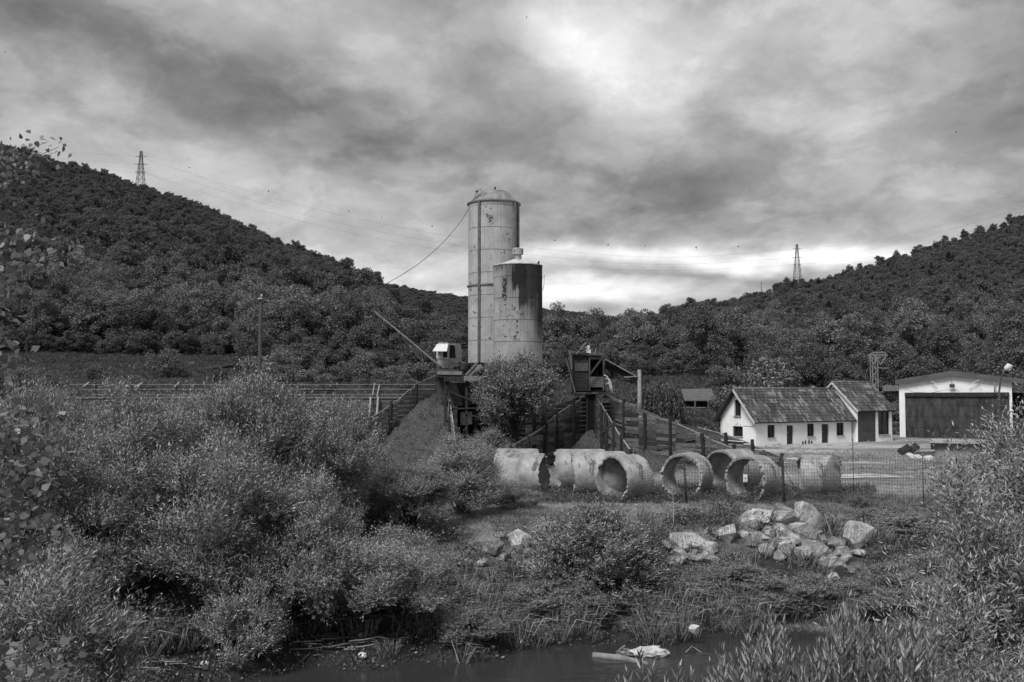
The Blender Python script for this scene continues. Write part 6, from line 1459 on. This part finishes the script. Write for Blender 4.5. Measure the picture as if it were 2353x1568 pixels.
    MB().tube([Vector((p.x, Y, p.z-.1)), a.lerp(p, .5), b], [.15, .15, .12], 8).build('shaft', WOODL, e)
    MB().bar(P(1434, 867, Y), P(1466, 865, Y-.1), .07).build('arm', WOODL, e)
    m = MB(); m.tube([P(1466, 866, Y-.1), P(1459, 845, Y), P(1452, 843, Y)], .015, 4); m.tube([P(1440, 843, Y), P(1500, 842, Y)], .02, 4); m.build('wire', WIRE, e)
    # small wire cage frame between cabin and pole
    m = MB(); Y = 70
    for a, b in (((1401, 906), (1444, 908)), ((1444, 908), (1444, 932)), ((1432, 910), (1427, 935)), ((1418, 907), (1418, 925))): m.bar(P(*a, Y), P(*b, Y), .05)
    tag(m.build('metal_railing', STEELG, loc=P(1420, 907, Y)), 'thin metal railing frame behind the right plank walls', 'railing')
    # grey drum left of cabin in tree
    # long brick wall with rails on top
    def wp(px, py, dy=0): return P(px, py, 80.3+dy)
    e = empty('brick_wall', (wp(500, 915).x, 80.3, 3.0), 'long low brick retaining wall behind the willows, with thin white posts', 'brick wall')
    BR = bpy.data.materials.new('wall_bricks'); BR.use_nodes = True; b = NB(BR.node_tree); pr = b.N['Principled BSDF']; pr.inputs['Roughness'].default_value = .95
    pos = b.n('ShaderNodeNewGeometry').outputs['Position']; sep = b.n('ShaderNodeSeparateXYZ'); b.L.new(pos, sep.inputs[0]); cb = b.n('ShaderNodeCombineXYZ'); b.L.new(sep.outputs[0], cb.inputs[0]); b.L.new(sep.outputs[2], cb.inputs[1])
    bt = b.n('ShaderNodeTexBrick'); b.L.new(cb.outputs[0], bt.inputs['Vector']); bt.inputs['Scale'].default_value = 1.3; bt.inputs['Color1'].default_value = gray(.06); bt.inputs['Color2'].default_value = gray(.14); bt.inputs['Mortar'].default_value = gray(.03)
    b.L.new(bt.outputs[0], pr.inputs['Base Color'])
    zt = wp(0, 916).z; MB().box(wp(-900, 0).x, wp(1010, 0).x, 80.3, 80.6, -.1, zt).build('brickwork', BR, e)
    MB().box(wp(-900, 0).x, wp(1010, 0).x, 80.22, 80.68, zt, zt+.14).build('coping', M('coping', .10, .18, coord='Position'), e)
    for px in (-620, -410, -205, 0, 206, 412, 528, 641, 738, 776): MB().box(wp(px-3, 0).x, wp(px+3, 0).x, 80.12, 80.3, -.1, zt).build('pier', M('pier', .10, .18), e)
    for a, b_ in ((850, 852), (868, 869)): MB().bar(Vector((wp(a, 0).x, 80.0, -.1)), wp(b_, 912, -.3), .26, .12).build('white_post', CONCW, e)
    # rails
    e = empty('rail_stack', (wp(600, 900).x, 81.5, 3.9), 'stack of long dark parallel rails lying above the brick wall', 'rails')
    RL = M('rail_steel', .03, .07, coord='Position'); RW = M('rail_pale', .14, .22, coord='Position')
    for i, py in enumerate((879, 883, 888.5, 894, 900, 906, 911)):
        A_ = P(150+i*12, py+1.0, 81.5+.0); B_ = P(1000, py+.5, 81.5); MB().bar(A_, B_, .10, .07).build('rail', RL if i % 2 == 0 else RW, e)
    for a, b_ in (((192, 888), (204, 879)), ((308, 890), (328, 879)), ((400, 890), (412, 878)), ((856, 908), (861, 880)), ((866, 912), (872, 884)), ((640, 912), (652, 880))): MB().bar(P(*a, 81.3), P(*b_, 81.3), .07).build('stake', CONCW, e)
    for px in (240, 420, 600, 780, 960): p = wp(px, 0, 1.35); MB().bar((p.x, p.y, zt-.3), (p.x, p.y, P(0, 878, 81.65).z), .12).build('post', POST, e)
    # bare slope line with fallen trunk
    m = MB(); A_, B_ = GT(455, 857, 60), GT(600, 848, 60); m.tube([A_+Vector((0, 0, .3)), A_.lerp(B_, .5)+Vector((0, 0, .7)), B_+Vector((0, 0, .4))], [.22, .3, .15], 7); tag(m.build('fallen_trunk', BK, loc=A_), 'long fallen trunk lying on the grass bank behind the wall', 'fallen trunk')
yard_things()

def towers():
    def lattice(label, px, pyt, pyb, Y, wb, wt, arms, name='lattice_pylon', group=None, mt=None, nseg=9, r_=.11, zb=None):
        mt = mt or M('pylon_steel', .05, .09); T = P(px, pyt, Y); Bz = P(px, pyb, Y).z-3 if zb is None else zb; e = empty(name, (T.x, Y, Bz), label, 'pylon', group); H = T.z-Bz
        m = MB(); W_ = lambda f: (wb*(1-f)**1.1+wt*f)/2; c = lambda i, f: Vector((T.x+(-1, 1, 1, -1)[i]*W_(f), Y+(-1, -1, 1, 1)[i]*W_(f), Bz+H*f))
        for i in range(4): m.tube([c(i, q/6) for q in range(7)], r_, 4)
        m.build('leg_frame', mt, e); m = MB(); f = 0; fs = [0]
        for q in range(nseg): f += (1.35-q*.75/nseg); fs.append(f)
        fs = [q/fs[-1] for q in fs]
        for a, b_ in zip(fs, fs[1:]):
            for i in range(4): m.bar(c(i, a), c((i+1) % 4, b_), r_*.9); m.bar(c((i+1) % 4, a), c(i, b_), r_*.9); m.bar(c(i, b_), c((i+1) % 4, b_), r_*.9)
        m.build('bracing', mt, e)
        for py, l in arms:
            z_ = P(px, py, Y).z; m = MB()
            for s_ in (-1, 1): m.bar((T.x, Y, z_+.5), (T.x+s_*l, Y, z_), r_); m.bar((T.x, Y, z_-.3), (T.x+s_*l, Y, z_), r_)
            m.build('cross_arm', mt, e)
        return e
    lattice('tall lattice pylon standing on the left hill ridge', 324.5, 348, 446, 598, 6.0, 1.0, [(360, 3.6), (378, 4.2), (396, 3.6)], r_=.14)
    lattice('tall lattice pylon standing on the right hill ridge', 1831, 562, 656, 618, 5.4, .9, [(572, 2.6), (592, 3.2), (608, 2.8)], r_=.13)
    T = P(1749, 645, 598); zb = float(hgt(T.x, T.y)); MB_ = MB(); MB_.tube([(T.x, T.y, zb-1), T], [.28, .1], 5); MB_.tube([T+Vector((-.6, 0, -2)), T+Vector((.6, 0, -2))], .12, 4)
    tag(MB_.build('thin_mast', STEEL, loc=(T.x, T.y, zb)), 'thin single mast on the ridge left of the right pylon', 'mast')
    # transformer mast beside the hangar
    Y = 118; k = lambda px, py, dy=0: P(px, py, Y+dy); p = onpx(2014, Y); e = empty('transformer_mast', p, 'pale lattice mast with crossed struts and a transformer box behind the annex roof', 'mast')
    mt = M('galvanised_steel', .18, .32, scale=3, rough=.5)
    x0, x1 = k(2005, 850).x, k(2017, 850).x; zt = k(2010, 815).z; m = MB()
    for x_ in (x0, x1):
        for y_ in (Y, Y+.7): m.bar((x_, y_, p.z-.2), (x_, y_, zt), .08)
    m.build('leg_frame', mt, e); m = MB(); n = 7
    for i in range(n):
        za, zb = k(0, 900).z+(zt-k(0, 900).z)*i/n, k(0, 900).z+(zt-k(0, 900).z)*(i+1)/n
        m.bar((x0, Y-.05, za), (x1, Y-.05, zb), .07) if i % 2 else m.bar((x1, Y-.05, za), (x0, Y-.05, zb), .07)
        m.bar((x0, Y+.75, zb), (x1, Y+.75, za), .05)
    m.build('bracing', mt, e); m = MB()
    for a, b_ in (((1994, 816), (2038, 816)), ((1994, 816), (2006, 834)), ((2038, 814), (2024, 838)), ((2006, 816), (2024, 838)), ((2024, 816), (2005, 838)), ((2015, 846), (2040, 846)), ((2008, 810), (2032, 810)), ((2008, 810), (1994, 816)), ((2032, 810), (2040, 818))): m.bar(k(*a, -.1), k(*b_, -.1), .075)
    m.build('cross_arm', mt, e)
    m = MB(); a = k(2026, 899); m.box(a.x, k(2041, 0).x, Y-.9, Y-.2, a.z, k(0, 886).z); m.build('transformer', STEELG, e); m = MB(); m.bar(k(2020, 901, -.5), k(2046, 901, -.5), .1); m.bar(k(2046, 901, -.5), k(2046, 880, -.5), .06); m.build('bracket', STEELG, e)
    # power lines
    def wire(pts, label, rad, name='power_line', group='power lines between the two ridge pylons'):
        rad *= .4
        m = MB(); c = [P(*p) for p in pts]; out = []
        for i in range(len(c)-1):
            for j in range(8): out.append(c[i].lerp(c[i+1], j/8))
        out.append(c[-1]); q = [o.copy() for o in out]
        for _ in range(10):
            for i in range(1, len(q)-1): q[i] = (q[i-1]+q[i]*2+q[i+1])/4
        m.tube(q, rad, 4, False); o = m.build(name, M('cable_dark', .02, .03) if name != 'power_line' else M('power_line_metal', .15, .2), loc=q[0]); tag(o, label, 'cable' if name != 'power_line' else 'power line', group); return o
    LB = ['uppermost', 'middle', 'lowest']
    for i, ys in enumerate([(362, 440, 501, 552, 590, 597), (378, 458, 520, 570, 607, 604), (396, 476, 537, 587, 622, 612)]):
        wire([(325, ys[0], 598), (564, ys[1], 590), (800, ys[2], 585), (1075, ys[3], 585), (1400, ys[4], 600), (1600, ys[4]+3-i, 610), (1831, (572, 592, 608)[i], 618)], LB[i]+' of the thin power lines hanging between the two pylons', .085)
        wire([(1831, (572, 592, 608)[i], 618), (2000, (560, 578, 594)[i], 520), (2180, (515, 530, 548)[i], 420), (2400, (445, 462, 482)[i], 330)], LB[i]+' of the power lines rising from the right pylon to the right', .05, group='power lines right of the right pylon')
        wire([(324, (360, 378, 396)[i], 598), (160, (352, 368, 386)[i], 560), (-60, (325, 345, 366)[i], 500)], LB[i]+' of the power lines running left from the left pylon', .06, group='power lines left of the left pylon')
    wire([(1088, 461, 66.8), (1060, 510, 66), (1010, 568, 64.5), (950, 617, 63), (868, 664, 61), (780, 698, 59.5), (700, 712, 58.5), (603, 692, 58)], 'dark cable sagging from the taller silo to the wooden pole', .045, 'sagging_cable', None)
    for i, (a, b_) in enumerate([((1246, 752, 63), (1330, 800, 67)), ((1246, 757, 63), (1322, 806, 67)), ((1246, 770, 63), (1310, 812, 67))]): wire([a, ((a[0]+b_[0])/2, (a[1]+b_[1])/2+3, 65), b_], ['upper', 'middle', 'lower'][i]+' of the short cables from the shorter silo to the timber cabin', .022, 'short_cable', 'cables between silo and cabin')
    for i, (y0, y1) in enumerate([(828, 858), (836, 866)]): wire([(1395, y0, 66), (1470, y0+16, 68), (1600, y0+28, 80), (1800, y0+30, 100), (2005, y1-40, 118)], ['upper', 'lower'][i]+' of the slack wires running from the cabin past the woods to the transformer mast', .035, 'slack_wire', 'slack wires over the yard')
towers()

# ------------------------------------------------------------------ rocks
RK = M('pale_rock', .18, .55, scale=2.2, rough=.95, bump=.7, bscale=7, coord='Object', c2=.08, thr=.6, s2=2.2)
RK2 = M('grey_rock', .11, .30, scale=1.8, rough=.95, bump=.7, bscale=7, coord='Object', c2=.05, thr=.6, s2=2.2)
import bmesh
def strata(m):
    b = NB(m.node_tree); pr = b.N['Principled BSDF']; src = pr.inputs['Base Color'].links[0].from_socket; tc = b.n('ShaderNodeTexCoord').outputs['Object']
    rt = b.n('ShaderNodeVectorRotate', rotation_type='EULER_XYZ'); b.L.new(tc, rt.inputs['Vector']); oi = b.n('ShaderNodeObjectInfo'); rv = b.n('ShaderNodeCombineXYZ'); b.L.new(b.m('MULTIPLY', oi.outputs['Random'], 1.2), rv.inputs[0]); b.L.new(b.m('MULTIPLY', oi.outputs['Random'], 2.5), rv.inputs[1]); b.L.new(rv.outputs[0], rt.inputs['Rotation'])
    n = b.noise(b.scale(rt.outputs[0], .7, .7, 5.5), 2.2, 7, .65, .3); cr = b.mapr(b.m('ABSOLUTE', b.m('SUBTRACT', n, .5)), 0, .022, .5, 1)
    k = b.m('MULTIPLY', b.m('MULTIPLY', cr, b.mapr(n, .35, .65, .85, 1.25)), b.mapr(oi.outputs['Random'], 0, 1, .8, 1.3))
    mx = b.n('ShaderNodeVectorMath', operation='SCALE'); b.L.new(src, mx.inputs[0]); b.L.new(k, mx.inputs['Scale']); b.L.new(mx.outputs[0], pr.inputs['Base Color'])
    bp = [q for q in b.N if q.type == 'BUMP'][0]; old = bp.inputs['Height'].links[0].from_socket; b.L.new(b.m('ADD', old, b.m('MULTIPLY', cr, .8)), bp.inputs['Height']); bp.inputs['Distance'].default_value = .06
strata(RK); strata(RK2)
def rock(px, py, w_, h_, label, Y=None, seed=1, mat=RK, flat=.8, tilt=0.0, name='boulder', lift=0.0, cat='boulder', group=None):
    """px, py: middle of the foot in the photo; w_, h_ seen size"""
    g = GT(px, py) if Y is None else P(px, py, Y); sx = w_/F*g.y/2; sz = h_/F*g.y/2
    r = np.random.default_rng(seed); bm = bmesh.new(); bmesh.ops.create_icosphere(bm, subdivisions=4 if w_ > 34 else 3, radius=1.0)
    planes = [(nrm(r.normal(size=(1, 3)))[0], .44+.26*r.random()) for _ in range(17)]+[(np.array([0, 0, -1.0]), .6), (np.array([.1, -.2, 1.0])/1.03, .62)]
    for v_ in bm.verts:
        p = np.array(v_.co)
        for n_, d in planes:
            k = p@n_-d
            if k > 0: p = p-n_*k*.97
        q = Vector(p*2.2); f = 1+.06*mnoise.noise(q+Vector((seed*3.1, 0, 0)))+.035*mnoise.noise(q*3.3)+.02*mnoise.noise(q*8); v_.co = Vector(p*f)
    xs = [v_.co.x for v_ in bm.verts]; zs = [v_.co.z for v_ in bm.verts]; wx = (max(xs)-min(xs))/2; wz = (max(zs)-min(zs))/2; zm = (max(zs)+min(zs))/2
    for v_ in bm.verts: v_.co = Vector((v_.co.x/wx*sx, v_.co.y*sx*flat, (v_.co.z-zm)/wz*sz))
    me = bpy.data.meshes.new(name); bm.to_mesh(me); bm.free(); me.materials.append(mat)
    me.polygons.foreach_set('use_smooth', [True]*len(me.polygons))
    try: me.set_sharp_from_angle(angle=.32)
    except Exception: pass
    o = bpy.data.objects.new(name, me); COL.objects.link(o); o.location = g+Vector((0, sx*flat*.5, sz*.82+lift)); o.rotation_euler = (r.uniform(-.12, .12), tilt, r.uniform(-.3, .3))
    return tag(o, label, cat, group)
def rocks():
    X, Yz = ZX, ZY
    R_ = STONES

    for zx, zy, w_, h_, sd, mt, tl, lab in R_:
        rock(X(zx), Yz(zy)+3, w_*.4*1.04, h_*.4*1.06, lab, seed=sd, mat=(RK, RK2)[mt-1], tilt=tl, lift=.06)
    for zx, zy, w_, h_, sd, mt, tl in RUBBLE:
        w = 'among the boulders of the big pile' if 1450 < zx < 2010 else 'around the humped slab at the left end of the pile' if 1000 < zx else 'beside the boulders near the centre'
        if zx >= 2010: w = 'at the right foot of the boulder pile'
        rock(X(zx), Yz(zy)+3, w_*.4, h_*.4, 'small broken stone '+w, seed=sd, mat=(RK, RK2)[mt-1], tilt=tl, lift=.05, name='stone', cat='stone', group='broken stones '+w)
    rock(1597, 1458, 27, 22, 'white angular stone standing in the water by the bank', Y=28.7, seed=41, mat=CONCW, name='stone', cat='stone')
    # river debris
    WL = -2.5; g = lambda px, py, z=WL: G(px, py, z)
    def log(pts, r0, lab, mt=WOODL, nm='driftwood'):
        c = [g(a, b, WL+h) for a, b, h in pts]; tag(MB().tube(c, [r0]*(len(c)-1)+[r0*.6], 8).build(nm, mt, loc=c[0]), lab, 'driftwood')
    log([(1363, 1507, .02), (1430, 1514, .03), (1490, 1527, .0)], .10, 'long straight log floating in front of the pale bundle', M('wet_log', .12, .28, scale=5))
    log([(1417, 1500, .03), (1436, 1484, .30)], .045, 'short white stick pointing up from the floating debris')
    log([(1436, 1486, .2), (1452, 1466, .55), (1464, 1450, .8)], .012, 'thin curved twig rising over the floating debris', BK)
    log([(1575, 1500, .02), (1590, 1486, .16), (1602, 1494, .03), (1612, 1500, 0)], .02, 'thin bent white twig sticking out of the water')
    # pale bundle: a long sheet wrapped sack
    def lump(cx, cy, cz, a, b, h, lab, seed, mt, nm, cat, rz=0):
        r = np.random.default_rng(seed); bm = bmesh.new(); bmesh.ops.create_icosphere(bm, subdivisions=4, radius=1.0)
        for v_ in bm.verts:
            q = v_.co*2.3+Vector((seed, 0, 0)); f = 1+.35*mnoise.noise(q)+.30*abs(mnoise.noise(q*2.2))-.25*abs(mnoise.noise(q*4))+.12*mnoise.noise(q*8); v_.co = Vector((v_.co.x*a*f, v_.co.y*b*f, v_.co.z*h*f))
        me = bpy.data.meshes.new(nm); bm.to_mesh(me); bm.free(); me.materials.append(mt); me.polygons.foreach_set('use_smooth', [True]*len(me.polygons))
        o = bpy.data.objects.new(nm, me); COL.objects.link(o); o.location = (cx, cy, cz); o.rotation_euler[2] = rz; return tag(o, lab, cat)
    q = g(1495, 1512); lump(q.x, q.y+.2, WL+.08, .48, .2, .17, 'long pale wrapped bundle floating in the river', 1, CONCW, 'wrapped_bundle', 'bundle', -.1)
    q = g(1440, 1508); lump(q.x, q.y+.1, WL+.05, .26, .16, .1, 'tangle of dark rubbish at the left end of the floating bundle', 2, M('rubbish', .04, .3, scale=14), 'rubbish_clump', 'rubbish')
    for i, (px, py, s_, lab) in enumerate([(1205, 1482, .13, 'crumpled white bag at the water edge left of the bank grass'), (1275, 1470, .10, 'small white rag caught in the bank grass'), (870-37, 1512, .13, 'white crumpled bag on the debris shore'), (470, 1532, .10, 'pale torn bag lying on the mud at the left'), (1133, 1492, .06, 'tiny white scrap floating by the shore'), (1430+476, 1425, .16, 'white rubbish caught on the far bank behind the osiers'), (1708, 1162, .10, 'white scrap lying under the fence sign')]):
        q = GT(px, py); lump(q.x, q.y, q.z+s_*.5, s_*1.1, s_*.7, s_*.6, lab, 5+i, M('white_plastic', .5, .75, scale=6, rough=.5), 'plastic_bag', 'plastic bag', i)
    # sticks washed on the left shore
    r = random.Random(9)
    for i in range(34):
        px, py = r.uniform(700, 880), r.uniform(1462, 1520); 
        if i > 24: px, py = r.uniform(330, 470), r.uniform(1525, 1566)
        c = GT(px, py); a = r.uniform(-.5, .5)+(0 if r.random() < .8 else 1.3); L_ = r.uniform(.3, 1.1); d = Vector((math.cos(a), math.sin(a)*.6, r.uniform(-.02, .12)))*L_/2; k = c+Vector((0, 0, .06+r.uniform(0, .14)))
        o = MB().tube([k-d, k+Vector((0, r.uniform(-.05, .05), r.uniform(-.03, .05))), k+d], [.028, .024, .01], 5).build('driftwood', WOODL if r.random() < .45 else M('wet_stick', .05, .16, scale=6), loc=c)
        if i <= 24: tag(o, 'stick in the tangle washed up on the shore under the willows', 'driftwood', 'sticks washed up under the willows')
        else: tag(o, 'bare stick lying on the mud at the lower left', 'driftwood', 'sticks on the mud at the left')
rocks()
